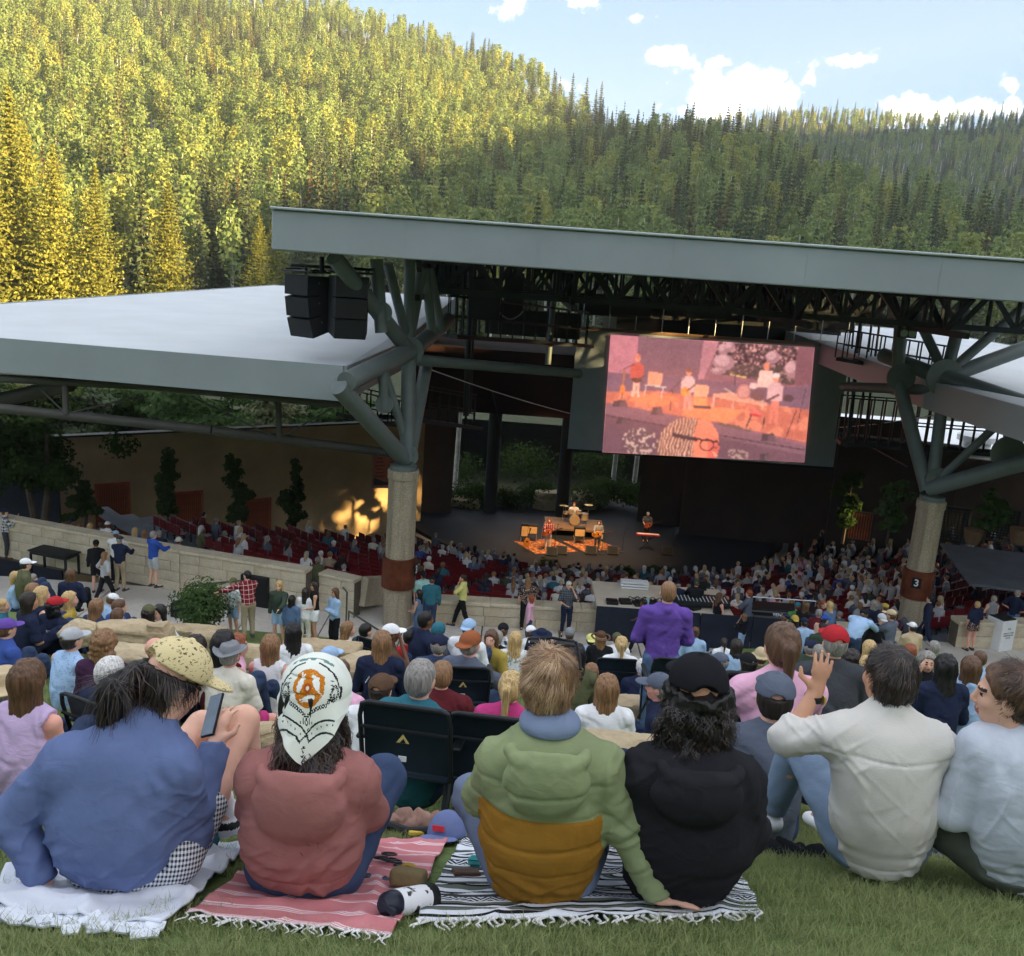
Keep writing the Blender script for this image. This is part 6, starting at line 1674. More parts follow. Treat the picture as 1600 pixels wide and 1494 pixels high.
A('person with brown hair and navy hoodie sitting alone on the path edge',111,888,rz=0,tc='navy',top='hoodie',hair='long',hc='brown',f=True,bc='black')
A('woman in navy dress with long dark ponytail',46,925,rz=-45,tc='navy',f=True,hair='longer',hc='dark',skin='tan',bc='navy')
A('person in red cap and navy tee with printed back',86,930,rz=-25,tc='navy',hair='curly',hc='black',hat='cap',hatc='red',belly=.01)
A('blonde woman in mustard sweater beside the red cap',110,924,rz=-70,tc='mustard',top='long',f=True,hair='longer',hc='blonde')
A('man in pale blue hoodie and white cap near the rock',176,926,rz=-40,tc='lblue',top='hoodie',hat='cap',hatc='white',nod=.3)
A('woman with shoulder-length light hair in dark blue near the rock',152,935,rz=-30,tc='ddenim',top='long',f=True,hair='wavy',hc='lbrown')
A('brown-haired man in blue jacket behind the big rock',187,935,rz=-40,tc='blue',top='long',hc='brown')
A('small brown-haired person low behind the big rock',184,950,rz=-20,tc='navy',hc='brown',hair='long',f=True,sc=.85)
A('person in olive cap and black top behind the big rock',232,943,rz=0,tc='black',hat='cap',hatc='olive',hc='dark',hair='long')
A('dark-haired woman in white sleeves looking back at the rock',248,945,rz=150,tc='white',top='long',f=True,hair='long',hc='black',bc='black',pose='sitlong',arms='back')
A('child with blond hair at the left edge below the denim jacket',4,935,rz=-70,tc='teal',hc='blonde',sc=.8)
A('boy in purple cap and blue tee at the left edge',10,964,rz=-35,tc='blue',hat='cap',hatc='purple',hc='brown')
A('man in grey cap and pale blue dotted shirt',112,978,rz=-30,tc='dot',top='tank',hat='cap',hatc='lgrey',hc='dark',arms=('lap','knees'))
A('woman with curly grey-blond hair and purple sweater',163,985,rz=-5,tc='dpurple',top='long',f=True,hair='curly',hc='lbrown')
A('bald man with glasses beside the flat rock',243,994,rz=-30,tc='charcoal',hair='bald',hc='grey',skin='pink')
A('white-haired man in navy polo on a low chair',174,1024,rz=-30,pose='sit',tc='navy',hair='short',hc='white',skin='pink',sc=1.0)
A('person in straw hat cut off at the left edge',4,1040,rz=-10,tc='cream',hat='straw',hatc='tan',hc='grey')
A('woman in lilac tank top with long brown hair',44,1030,rz=-10,tc='lavender',top='tank',f=True,hair='longer',hc='brown',skin='pink',bc='ddenim',h=.010)
A('woman with long curly dark hair left of the fedora man',307,992,rz=-10,tc='navy',f=True,hair='wavy',hc='dark',top='tank')
A('woman with very long black hair just behind the fedora man',350,984,rz=-15,tc='maroon',top='tank',f=True,hair='longer',hc='black',skin='tan',sc=1.06)
A('person with auburn hair between the black hair and the fedora',372,990,rz=-60,tc='pink',f=True,hair='long',hc='red',sc=.98)
A('man in grey fedora, white tee and magenta shorts',360,1000,rz=-12,pose='sitx',tc='cream',hat='fedora',hatc='grey',hc='grey',bot='shorts',bc='hotpink',skin='pink',h=.014,belly=.015,arms='lap')
A('girl in white ruffled top with long straight brown hair',424,991,rz=-8,tc='white',top='tank',f=True,hair='longer',hc='lbrown',skin='pink',h=.014,bc='ddenim')
A('person in white sailor shirt with black bob hair',458,973,rz=20,tc='white',f=True,hair='wavy',hc='black')
A('person in light blue cap near the navy folding chair',516,1008,rz=-30,tc='white',hat='cap',hatc='lblue',pose='sitlong',arms='back')
A('brown-haired man in pink and white shirt right of the bandana',532,1029,rz=-20,tc='pink',hc='brown',hair='short',h=.014)
A('woman in profile with pale top behind the navy chair',545,971,rz=-70,tc='cream',f=True,hair='wavy',hc='lbrown',pose='chair')
A('dark-haired man in charcoal shirt on the navy chair',573,973,rz=-50,tc='charcoal',top='long',hc='black',pose='chair')
A('man in white cap and brown shirt eating',612,973,rz=-60,tc='brown',hat='cap',hatc='white',hc='black',skin='brown',arms=('lap','face'))
A('woman with straight shoulder-length hair in navy zip sweater',598,985,rz=0,tc='navy',top='long',f=True,hair='long',hc='lbrown',h=.014)
A('person in brown cap low in front of the teal hoodie man',597,1050,rz=-15,tc='white',hat='cap',hatc='brown',hc='dark',sc=.95,h=.014)
A('person in teal hood and grey jacket',686,972,rz=-20,tc='slate',top='hoodie',hat='beanie',hatc='teal')
A('man in navy cap and blue polo before the grey tee man',687,989,rz=-10,tc='ddenim',hat='cap',hatc='navy',hc='grey',h=.014)
A('small dark head beside the navy tee man',640,982,rz=0,tc='red',hc='black',sc=.9)
A('man in rust cap and grey tee holding out his arm on a chair',737,983,rz=-30,pose='chair',tc='slate',hat='capback',hatc='rust',hc='grey',skin='pink',arms=('lap','reach'),belly=.03,h=.014,sc=1.05)
A('person in light blue cap and white shirt behind the rust cap',734,965,rz=-20,tc='white',top='long',hat='capback',hatc='lblue',hc='dark')
A('woman in yellow top with sunglasses behind the grey tee man',768,985,rz=150,tc='mustard',f=True,hair='long',hc='brown',yaw=.3)
A('grey-haired person beside the black cap and plaid',778,984,rz=0,tc='black',hc='grey')
A('man in black cap and black and white plaid',787,972,rz=0,tc='bwplaid',top='long',hat='cap',hatc='black')
A('blonde woman in leaf print top',806,986,rz=0,tc='leafprint',f=True,hair='wavy',hc='blonde')
A('person in white cap and white hoodie near the low wall',830,976,rz=0,tc='white',top='hoodie',hat='cap',hatc='white')
A('person in wide navy bucket hat',847,981,rz=-10,tc='navy',hat='brim',hatc='navy')
A('person in charcoal hoodie and grey beanie',891,980,rz=0,tc='charcoal',top='hoodie',hat='beanie',hatc='grey')
A('woman with long curly black hair and olive jacket',901,1005,rz=0,tc='olive',top='long',f=True,hair='wavy',hc='black',h=.014,sc=1.05)
A('person in yellow cap and light blue tee',924,989,rz=0,tc='lblue',hat='capback',hatc='yellow',hc='dark')
A('woman in brown felt hat and black top with braids',940,985,rz=0,tc='black',hat='brim',hatc='brown',f=True,hair='long',hc='lbrown')
A('person in olive-grey cap and white tee',965,987,rz=0,tc='white',hat='cap',hatc='olive')
A('blonde woman with ponytail on the navy chair',972,993,rz=0,pose='chair',tc='white',f=True,hair='ponytail',hc='blonde',h=.014)
A('small brown head beside the chair of the ponytail woman',925,1036,rz=0,tc='brown',f=True,hair='long',hc='lbrown',sc=.85)
A('grey-haired man low behind the purple hoodie man',1005,1028,rz=0,tc='navy',hc='white',sc=.95)
A('woman in light blue dress behind the purple hoodie man',1087,979,rz=0,tc='lblue',top='long',f=True,hair='bun',hc='brown',skin='tan')
A('girl with long highlighted hair and white shirt on the stone ledge',950,1053,rz=0,tc='white',top='long',f=True,hair='longer',hc='lbrown',h=.010)
A('blonde woman with ponytail and magenta top on a dark chair',801,1047,rz=-15,pose='sit',tc='hotpink',f=True,hair='ponytail',hc='blonde',h=.010,raise_=.1)
A('grey-haired man in teal hoodie on the dark folding chair',660,1028,rz=-22,pose='chair',tc='teal',top='hoodie',hc='grey',h=.010,sc=1.05)
A('wavy brown-haired man in maroon tee with white emblem on the back',692,1031,rz=0,tc='maroon',hc='lbrown',h=.010,belly=.02,sc=1.02)
A('old man in grey cap and glasses looking left',1032,1049,rz=70,tc='navy',hat='cap',hatc='slate',hc='grey',skin='pink',h=.010)
A('small girl with bun near the desk skirt',1132,996,rz=0,tc='white',f=True,hair='ponytail',hc='dark',sc=.85)
A('woman with long dark streaked hair near the desk',1152,998,rz=0,tc='lblue',top='tank',f=True,hair='longer',hc='dark')
A('man in navy flat cap right of the black cap man',1127,1018,rz=40,tc='navy',hat='cap',hatc='slate',hc='grey')
A('person in black cap and pale hoodie behind the pink fleece',1170,1018,rz=30,tc='lgrey',top='hoodie',hat='cap',hatc='black',f=True,hair='long',hc='black')
A('person in straw-coloured cap low left of the pink fleece',1190,1012,rz=0,tc='olive',hat='bucket',hatc='tan')
A('man in dark navy cap and jacket bending near the road case',1228,958,rz=-60,tc='navy',top='long',hat='cap',hatc='navy',nod=.4)
A('person in yellow backward cap',1243,960,rz=0,tc='dpurple',hat='capback',hatc='mustard',hc='dark',hair='long')
A('person in blue cap and light blue hooded jacket',1258,964,rz=0,tc='lblue',top='hoodie',hat='cap',hatc='navy',hc='dark')
A('person in teal cap and green shirt behind the yellow cap',1247,940,rz=0,tc='green',hat='cap',hatc='teal')
A('woman with long brown hair and black print top',1261,940,rz=-50,tc='black',f=True,hair='long',hc='brown')
A('short-haired older woman in maroon',1281,951,rz=-40,tc='maroon',f=True,hair='short',hc='grey')
A('blonde woman in denim jacket beyond the red cap',1297,939,rz=30,tc='denim',top='long',f=True,hair='long',hc='blonde')
A('woman with reddish hair beside the blonde denim jacket',1288,938,rz=-150,tc='maroon',f=True,hair='short',hc='red')
A('person in royal blue and orange cap with peach shirt',1290,960,rz=-70,tc='peach',hat='cap',hatc='royal',hc='dark')
A('person in dark green shirt left of the red cap',1286,972,rz=0,tc='dgreen',hc='black')
A('person in navy cap and green jersey left of the red cap',1270,999,rz=-60,tc='dgreen',hat='cap',hatc='navy',hc='grey')
A('grey-haired person tucked behind the red cap',1281,1006,rz=0,tc='black',hc='grey')
S('man in black cap and light blue shirt bending over',1352,950,gz=None,d=20.5,rz=-40,pose='bend',tc='lblue',top='long',bc='ddenim',hat='cap',hatc='black',arms='reach',sc=1.0)
S('person in dark fleece and grey cap facing the camera',1380,958,gz=None,d=20.5,rz=180,tc='black',top='long',bc='black',hat='cap',hatc='lgrey',arms='lap')
S('man in slate jacket and tan cap leaning in',1394,951,gz=None,d=20.5,rz=40,tc='slate',top='long',bc='black',hat='cap',hatc='tan',arms='reach')
S('person in yellow straw hat and navy top',1384,942,gz=None,d=28.0,rz=20,tc='navy',bc='navy',hat='straw',hatc='mustard')
S('curly grey-haired woman near the right column',1366,938,gz=None,d=28.5,rz=10,tc='navy',f=True,hair='curly',hc='grey',bc='black')
A('man in tan shirt and white trucker cap near the right column',1427,971,rz=10,tc='tan',top='long',hat='cap',hatc='white',hc='dark',pose='chair')
A('grey-haired person in dark jacket in front of the fleece man',1359,965,rz=-40,tc='black',hc='dark')
A('woman with long ash-blond hair behind the raised hand',1360,1000,rz=0,tc='grey',f=True,hair='long',hc='blonde')
A('person with dark curly hair right of the red cap jacket',1332,1016,rz=0,tc='charcoal',f=True,hair='curly',hc='dark')
A('blonde person low behind the white shirt man',1357,1023,rz=0,tc='lgrey',f=True,hair='short',hc='blonde')
A('woman with auburn hair above the white shirt man',1424,1006,rz=-30,tc='lblue',f=True,hair='wavy',hc='red')
A('grey-haired man in green above the woman facing back',1461,1000,rz=0,tc='green',hc='grey')
A('older woman with long grey-brown hair turned towards the camera',1452,1019,rz=170,tc='black',f=True,hair='long',hc='grey',h=.014,arms=('lap','face'))
A('dark-haired person in navy puffer vest',1480,1022,rz=0,tc='navy',top='long',f=True,hair='wavy',hc='black',h=.014,sc=1.05)
A('woman in light blue hoodie with brown hair',1520,1025,rz=-10,tc='lblue',top='hoodie',f=True,hair='long',hc='brown',h=.014)
A('brown-haired person in pale blue above the light blue hoodie',1533,1016,rz=0,tc='lblue',f=True,hair='short',hc='brown')
A('woman in pink fleece jacket with brown ponytail',1226,970,rz=4,pose='chair',tc='pink',top='long',f=True,hair='ponytail',hc='brown',h=.010,raise_=.22,sc=1.08,arms='knees')
A('man in red cap and charcoal jacket',1308,974,rz=0,pose='chair',tc='charcoal',top='long',hat='cap',hatc='red',hc='grey',h=.010,raise_=.2,belly=.03,sc=1.06)
A('man in grey cap and slate tee sitting low beside the raised arm',1216,1046,rz=-8,tc='slate',hat='cap',hatc='slate',hc='dark',h=.010,sc=1.02)
def emblem(lab,parts,name):
 o=next(q for q in bpy.data.objects if q.get('label')==lab);mb=MB()
 for(kind,*a)in parts:
  if kind=='ring':
   x,z,r0,r1=a;n=28;t=np.linspace(0,2*math.pi,n+1)[:-1]
   V=[(x+r*math.cos(q),yb,z+r*math.sin(q))for r in(r0,r1)for q in t];mb.add(V,[(i,(i+1)%n,n+(i+1)%n,n+i)for i in range(n)])
  else:x,z,w,h=a;mb.add([(x-w/2,yb,z-h/2),(x+w/2,yb,z-h/2),(x+w/2,yb,z+h/2),(x-w/2,yb,z+h/2)],[(0,1,2,3)])
 e=mb.build(name,m_white,o)
 sh_=next(q for q in o.children if q.name.startswith('shirt'));V=mverts(sh_.data);E_=mverts(e.data)
 for i in range(len(E_)):
  w=np.hypot(V[:,0]-E_[i,0],V[:,2]-E_[i,2])+(V[:,1]>.0)*9;k=np.argsort(w)[:4];e.data.vertices[i].co=(E_[i,0],float(V[k,1].min())-.006,E_[i,2])
yb=-.2
emblem('wavy brown-haired man in maroon tee with white emblem on the back',[('ring',0,.36,.075,.088),('ring',0,.36,.045,.055),('ring',0,.36,.014,.026)]+[('bar',.035*math.cos(a),.36+.035*math.sin(a),.018,.018)for a in np.arange(0,6.2,1.05)]+[('bar',.1*math.cos(a),.36+.1*math.sin(a),.012,.014)for a in np.arange(.3,2.9,.22)],'back_print')
emblem('person in red cap and navy tee with printed back',[('bar',x*.02,.47-.016*r,.014+.004*((x*7+r)%2),.011)for r in range(3)for x in range(-4+r,5-r)],'back_print')
emblem('woman with straight shoulder-length hair in navy zip sweater',[('bar',s*(.10+.012*k),.44-.02*k,.008,.022)for s in(-1,1)for k in range(4)],'reflective_piping')
# ------------------------------------------------------------------ red seats in concentric rows
def seat_meshes():
 b=MB();b.box((0,.02,.62),(.46,.045,.40),bev=.018,axes=None);back=b.mesh('backrest',False,(m_seat,))
 s=MB();s.box((0,.22,.42),(.44,.40,.05),bev=.015);seat=s.mesh('seat_pan',False,(m_seat,))
 a=MB()
 a.box((-.24,.16,.34),(.03,.38,.05)).box((-.24,.06,.17),(.03,.06,.34)).box((-.24,.16,.60),(.035,.30,.03));arm=a.mesh('armrest',False,(m_dark,))
 j=MB();j.box((0,.02,.62),(.46,.045,.40),bev=.018).box((0,.22,.42),(.44,.40,.05),bev=.015).box((-.24,.06,.25),(.03,.06,.5),mi=1)
 return back,seat,arm,j
sb,ss_,sa_,sj=seat_meshes();sj=sj.mesh('seat_joined')
SEATS=[]
for k in range(17):
 r_=28.2-.95*k;z=float(bowl_z(r_));n=int(r_*R(164)/.54)
 for i in range(n):
  a=R(-172)+R(164)*(i+.5)/n
  x,y=BC[0]+r_*math.cos(a),BC[1]+r_*math.sin(a)
  deg=math.degrees(a)
  if any(abs(deg-q)<1.6*28/r_*.6 for q in(-150,-128,-106,-84,-62,-40,-25)):continue
  if y<29.4 or deg<-134 or deg>-18:continue
  u,v,d=proj((x,y,z+.6))
  if-30<u<1640 and not(520<v<700):SEATS.append((d,x,y,z,a,u,v,k))
SEATS.sort(key=lambda q:q[0])
def hidden(u,v):return(650<u<930 and v>945)or(u<500 and v>845+.1*u)
_na=np.array([-(54.4-42.9),16.1])/19.78
SEATS=[q for q in SEATS if(np.array(q[1:3])-np.array([-21.4,42.9]))@_na<-2.2]
near=[q for q in SEATS if not hidden(q[5],q[6])][:300]
ids=set(id(q)for q in near)
for q in near:
 e=empty('stadium_seat',(q[1],q[2],q[3]),q[4]+math.pi/2+math.pi*0)
 e.rotation_euler=(0,0,q[4]-math.pi/2+math.pi)
 tag(e,'maroon plastic tip-up seat in a curved row under the roof','seat','maroon seats in the bowl')
 obj('backrest',sb,e);obj('seat_pan',ss_,e);obj('armrest',sa_,e)
jv=np.zeros(len(sj.vertices)*3);sj.vertices.foreach_get('co',jv);jv=jv.reshape(-1,3);jf=[tuple(p.vertices)for p in sj.polygons];jm=[p.material_index for p in sj.polygons]
mb=MB();mb.n=0
for q in SEATS:
 if id(q)in ids:continue
 Rm=rotz(q[4]+math.pi/2);mb.add(jv@Rm.T+np.array(q[1:4]),[])
 off=mb.n-len(jv);mb.F+=[tuple(i+off for i in f)for f in jf];mb.M+=jm
o=mb.build('seat_rows',mats=(m_seat,m_dark));tag(o,'farther rows of maroon seats down the bowl','seats',kind='stuff')
def audience_mesh(hairstyle,f,hat=None,h=.036):
 J=skel('chair','lap',f);Vs=[];Qs=[];Ms=[];n=0
 def addm(fun,lo,hi,mi,dsp=None):
  nonlocal n
  V,Q=polygonize(fun,lo,hi,h);Vs.append(V);Qs.append(Q+n);Ms.append(np.full(len(Q),mi));n+=len(V)
 lo,hi=jbox(J,('pelvis','head','elL','elR','tipL','tipR','knL','knR','toeL','toeR'),.18)
 addm(lambda p:body_sdf(p,J,f),lo,hi,0)
 addm(lambda p:np.minimum(torso_sdf(p,J,.03,f),np.minimum(rc(p,J['shL'],J['elL'],.07,.06),rc(p,J['shR'],J['elR'],.07,.06))),lo,hi,1)
 c=J['head']
 addm(lambda p:np.maximum(el(p,c+v3(0,-.02,.03),(.10,.115,.11)),plane(p,c+v3(0,.05,.03),(0,.9,-.45)))if hairstyle!='long' else smin(np.maximum(el(p,c+v3(0,-.02,.03),(.10,.115,.11)),plane(p,c+v3(0,.05,.03),(0,.9,-.45))),rc(p,c+v3(0,-.07,0),c+v3(0,-.1,-.25),.09,.07),.03),c-.4,c+.25,2)
 return raw_mesh('seated_person',np.concatenate(Vs),np.concatenate(Qs),True,(None,None,None),np.concatenate(Ms))
AUD=[audience_mesh('short',False),audience_mesh('long',True),audience_mesh('short',True)]
rs=np.random.default_rng(21)
cols=['navy','black','white','grey','lblue','blue','maroon','teal','pink','charcoal','khaki','cream','slate','olive','dgreen','lgrey','denim','peach']
hcs=['dark','brown','lbrown','blonde','grey','white','black']
def aud_prob(u,v,k):
 p=.18
 if 780<u<1000:p=.72
 elif 1000<=u<1330:p=.8 if k>2 else.5
 elif 1330<=u<1470:p=.7
 elif u>=1470:p=.4 if k>3 else.06
 elif 640<u<=780:p=.4
 elif u<=520:p=.16
 return p
na_=0
FARV=[]
for q in[SEATS[i]for i in rs.permutation(len(SEATS))]:
 if hidden(q[5],q[6])and q[6]>960:continue
 if rs.random()<aud_prob(q[5],q[6],q[7]):
  if na_>=160:FARV.append(q);continue
  na_+=1;cn=cols[rs.integers(len(cols))];hn=hcs[rs.integers(len(hcs))];i=int(rs.integers(3))
  if rs.random()<.2:hm=CM(['white','navy','tan','black','lgrey'][rs.integers(5)]);hw='cap'
  else:hm=HAIR[hn];hw={'dark':'dark hair','lbrown':'light brown hair'}.get(hn,hn+' hair')
  o=obj('person',AUD[i],loc=(q[1]+rs.normal(0,.03),q[2],q[3]+.06));o.rotation_euler=(0,0,q[4]+math.pi/2+rs.normal(0,.25));s_=.95+.1*rs.random();o.scale=(s_,)*3
  set_mat(o,SKIN[['fair','tan','pink','brown'][rs.choice(4,p=[.45,.25,.22,.08])]],CM(cn),hm)
  tag(o,'audience member in %s top with %s seated in the covered bowl'%({'lblue':'light blue','lgrey':'light grey','dgreen':'dark green'}.get(cn,cn),hw),'person','audience seated in the bowl')
LOWP=[audience_mesh('short',False,h=.062),audience_mesh('long',True,h=.062)]
mb=MB();lp=[(mverts(m_),[tuple(p.vertices)for p in m_.polygons],[p.material_index for p in m_.polygons])for m_ in LOWP]
for q in FARV[:260]:
 v_,f_,k_=lp[int(rs.integers(2))];off=mb.n;mb.add(v_@rotz(q[4]+math.pi/2+rs.normal(0,.25)).T+np.array(q[1:4])+np.array([0,0,.06]),[]);mb.F+=[tuple(i+off for i in f)for f in f_];cc=int(rs.integers(4));mb.M+=[{0:0,1:1+cc,2:5+cc}[i]for i in k_]
o=mb.build('far_audience',mats=(SKIN['fair'],CM('navy'),CM('lgrey'),CM('slate'),CM('white'),HAIR['dark'],HAIR['lbrown'],HAIR['grey'],CM('tan')),smooth=True);tag(o,'rest of the audience filling the covered seats','crowd',kind='stuff')
print('SEATS',len(SEATS),'audience',na_)
# ------------------------------------------------------------------ lawn, shaped to pass under everyone sitting on it
FG_BASE=[]
xs=np.concatenate([np.linspace(-60,-8,40),np.linspace(-7.8,10,120),np.linspace(10.5,60,40)])
ys=np.concatenate([np.linspace(-60,0,20),np.linspace(.1,14,110),np.linspace(14.2,25.6,40)])
tag(obj('lawn',grid_mesh('lawn',xs,ys,lawn_z,m_soil)),'sloping green lawn falling from the viewer to the plaza','lawn',kind='structure')
# ------------------------------------------------------------------ boulders, shrubs, slender trees
m_rock=stone_mat('buff_boulder',(172,152,120),(190,172,140),(146,126,98))
def boulder(name,px,py,d,size,rz,seed,label,flat=.5):
 """rough layered sandstone block; (px,py,d) is the middle of its top"""
 rng=np.random.default_rng(seed);p=W(px,py,d);s=np.array(size)/2
 N_=rng.normal(size=(13,3))*np.array([1,1,.55]);N_/=np.linalg.norm(N_,axis=1)[:,None];D_=.80+.22*rng.random(13)
 def fun(q):
  a=rbox(q,(0,0,-s[2]),s,.03*min(size))
  for n_,d_ in zip(N_,D_):a=np.maximum(a,((q-np.array([0,0,-s[2]],np.float32))@(n_/s).astype(np.float32)-d_*(np.abs(n_)@np.ones(3))*.72)*s.min())
  return a
 V,Q=polygonize(fun,-np.array([s[0],s[1],2*s[2]])-.05,np.array([s[0],s[1],0])+.05,max(size)/34)
 N=vnormals(V,Q)
 lay=np.floor(V[:,2]/(.16*size[2])+.8*vnoise(V*2.0/max(size)+seed));dsp=.035*min(size)*(_PERM[(lay.astype(int)*37+seed*11)&4095]-.5)*2+.05*min(size)*fbm(V*5/max(size)+seed,3)+.012*min(size)*vnoise(V*40/max(size))
 V=V+N*dsp[:,None]
 o=obj(name,raw_mesh('boulder',V,Q,True,(m_rock,)),loc=p,rz=R(rz));auto_smooth(o.data,24);tag(o,label,'rock');return o
boulder('boulder',205,975,12.4,(1.0,.6,.42),10,1,'big flat-topped sandstone boulder behind the curly-haired woman')
boulder('boulder',252,974,12.3,(.34,.4,.5),-10,2,'upright end block of the big boulder beside the bald man')
boulder('boulder',205,1014,10.6,(.75,.5,.3),-12,3,'lower sandstone slab in front of the big boulder')
boulder('boulder',122,972,12.2,(.4,.4,.3),0,4,'small rounded sandstone boulder left of the big one')
boulder('boulder',298,980,22.0,(1.6,.6,.35),5,5,'low sandstone kerb rock under the round shrub')
boulder('boulder',330,988,18.5,(.9,.5,.3),-10,6,'small sandstone block beside the kerb rock')
boulder('boulder',505,1008,13.2,(1.0,.5,.4),-6,7,'wide sandstone boulder behind the bandana woman')
boulder('boulder',570,1030,11.6,(.7,.6,.4),8,8,'rounded pale boulder left of the navy zip sweater')
boulder('boulder',395,1010,13.2,(.8,.4,.3),0,9,'sandstone ledge rock between fedora man and white top girl')
boulder('boulder',690,1172,7.0,(.5,.4,.3),4,10,'pale ledge rock seen between the two dark chairs')
boulder('boulder',1000,1156,6.2,(.75,.4,.24),-4,11,'grey stone ledge between green jacket and black hoodie')
boulder('boulder',985,1092,10.8,(1.1,.5,.34),3,12,'pale boulder row behind the navy chair of the ponytail woman')
boulder('boulder',905,1098,10.6,(.6,.4,.3),-5,13,'pale boulder left of the ponytail woman chair')
boulder('boulder',400,1132,7.2,(.34,.3,.14),12,14,'dark stone on the ledge left of the bandana woman')
boulder('boulder',1312,1215,5.6,(.4,.3,.16),12,15,'stone ledge block glimpsed beside the raised knee')
boulder('boulder',1110,1172,6.0,(.6,.35,.18),0,16,'stone ledge block behind the slate tee man')
def leafy(name,blobs,n,leaf,mat,seed,up=(0,0,.3)):
 rng=np.random.default_rng(seed);C=[];OW=[]
 for(c_,r_)in blobs:
  m_=int(n*r_[0]*r_[1]*r_[2]/sum(b[1][0]*b[1][1]*b[1][2]for b in blobs))+4
  d=rand_dirs(m_,rng)*(rng.random((m_,1))**.4);C.append(np.array(c_)+d*np.array(r_));OW.append(d)
 V,Q=leaf_quads(np.concatenate(C),leaf,rng,outw=np.concatenate(OW)+np.array(up))
 return raw_mesh(name,V,Q,False,(mat,))
def shrub(px,py,d,r_,label,seed,mat=None,hh=.9,n=2600,leaf=.09,name='shrub'):
 p=W(px,py,d);rng=np.random.default_rng(seed)
 e=empty(name,p);tag(e,label,'shrub')
 bl=[(rng.normal(0,.32,3)*np.array([r_,r_,r_*.3])+np.array([0,0,r_*hh*.55]),(r_*.55,r_*.55,r_*hh*.5))for _ in range(9)]
 obj('foliage',leafy('foliage',bl,n,leaf,mat or m_bush,seed),e)
 mb=MB()
 for k in range(6):mb.tube([(0,0,0),(rng.normal(0,.25)*r_,rng.normal(0,.25)*r_,r_*hh*.6)],[.02,.008],n=4)
 mb.build('stems',m_bark2,e);return e
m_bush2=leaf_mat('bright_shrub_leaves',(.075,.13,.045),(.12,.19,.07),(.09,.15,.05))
shrub(322,976,25.5,1.0,'round green shrub on the plaza edge behind the handrail',31,m_bush2,1.0,5200,.085)
def slender(px,ptop,pbot,d,w,label,seed,mat=None,name='slender_tree',leaf=.22,n=1500):
 b=W(px,pbot,d);t=W(px,ptop,d);H=t[2]-b[2];rng=np.random.default_rng(seed);e=empty(name,b);tag(e,label,'tree')
 mb=MB();mb.tube([(0,0,0),(.05,.03,H*.4),(0,0,H*.95)],[.07,.05,.015],n=6)
 bl=[]
 for k in range(16):
  u=.25+.75*(k+rng.random())/16;ww=w*(.45+.55*math.sin(min(1,(1-u)*1.6+.15)*1.57))*(.7+.5*rng.random())
  bl.append(((rng.normal(0,ww*.35),rng.normal(0,ww*.35),u*H*.97),(ww*.55,ww*.55,H*.06)))
  if k%2:mb.tube([(0,0,u*H*.85),tuple(bl[-1][0])],[.025,.008],n=4,cap=False)
 mb.build('trunk',m_bark2,e,True);obj('crown',leafy('crown',bl,n,leaf,mat or m_bush,seed),e)
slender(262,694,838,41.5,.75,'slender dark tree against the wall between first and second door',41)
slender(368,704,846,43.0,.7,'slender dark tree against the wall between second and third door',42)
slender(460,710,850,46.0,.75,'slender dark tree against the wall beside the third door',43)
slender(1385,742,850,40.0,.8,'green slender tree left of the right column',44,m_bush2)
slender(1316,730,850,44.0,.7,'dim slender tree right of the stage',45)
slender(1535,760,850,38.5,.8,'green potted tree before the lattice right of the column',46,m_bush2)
slender(134,745,826,39.0,.6,'small dark tree beside the big dark tree',47)
p=W(66,812,37.5);e=empty('broadleaf_tree',p);tag(e,'large dark broadleaf tree with two trunks at the far left','tree')
mb=MB();mb.tube([(-.3,0,0),(-.5,0,1.2),(-.9,.2,3.0)],[.14,.11,.06],n=7);mb.tube([(.1,0,0),(.25,.1,1.4),(.3,0,3.4)],[.16,.12,.06],n=7);mb.build('trunk',m_bark2,e,True)
rng=np.random.default_rng(51);bl=[((rng.normal(-.35,1.05),rng.normal(0,.8),2.7+rng.normal(0,.85)),(.8,.8,.55))for _ in range(26)]
obj('crown',leafy('crown',bl,5200,.2,m_bush,52),e)
TL_=['pale green bushy tree behind the stucco wall under the low roof','dark green tree behind the wall left of the bushy one','grey-green spruce behind the wall at the left','dark spruce behind the wall near the left column','green tree behind the wall near the left column','feathery tree at the far left behind the wall','leafy tree behind the wall top left of centre','tall grass-green bush behind the wall right end']
for i,(px,pt,pb,d,w)in enumerate([(290,585,700,60,3.4),(200,590,700,62,3.0),(130,585,690,58,2.8),(420,600,700,66,3.0),(490,610,700,68,2.8),(40,590,690,55,2.8),(350,600,700,72,3.4),(545,620,700,66,2.4)]):
 slender(px,pt,pb,d,w,TL_[i],60+i,[m_bush2,m_bush,m_spruce,m_spruce,m_bush2,m_bush,m_bush,m_bush2][i],'background_tree',.32,3000)
for i,(x,y)in enumerate([(47,25.5),(52,30.5),(57,20)]):  # trees added out of view to dapple the wall and shade the screen
 e=empty('cottonwood_tree',(x,y,-5));tag(e,['nearest broad cottonwood right of the seating bowl','middle broad cottonwood right of the seating bowl','farthest broad cottonwood right of the seating bowl'][i],'tree','cottonwoods right of the bowl')
 mb=MB();mb.tube([(0,0,0),(.2,.1,6),(0,0,15)],[.4,.3,.1],n=8);mb.build('trunk',m_bark2,e,True)
 rng=np.random.default_rng(150+i);bl=[((rng.normal(0,2.6),rng.normal(0,2.6),16.5+rng.normal(0,2.2)),(2.6,2.6,1.8))for _ in range(16)]+[((rng.normal(0,3.0),rng.normal(0,3.0),10.2+rng.normal(0,1.6)),(1.2,1.2,.8))for _ in range(24)]
 obj('crown',leafy('crown',bl,6400,.6,m_bush,155+i),e)
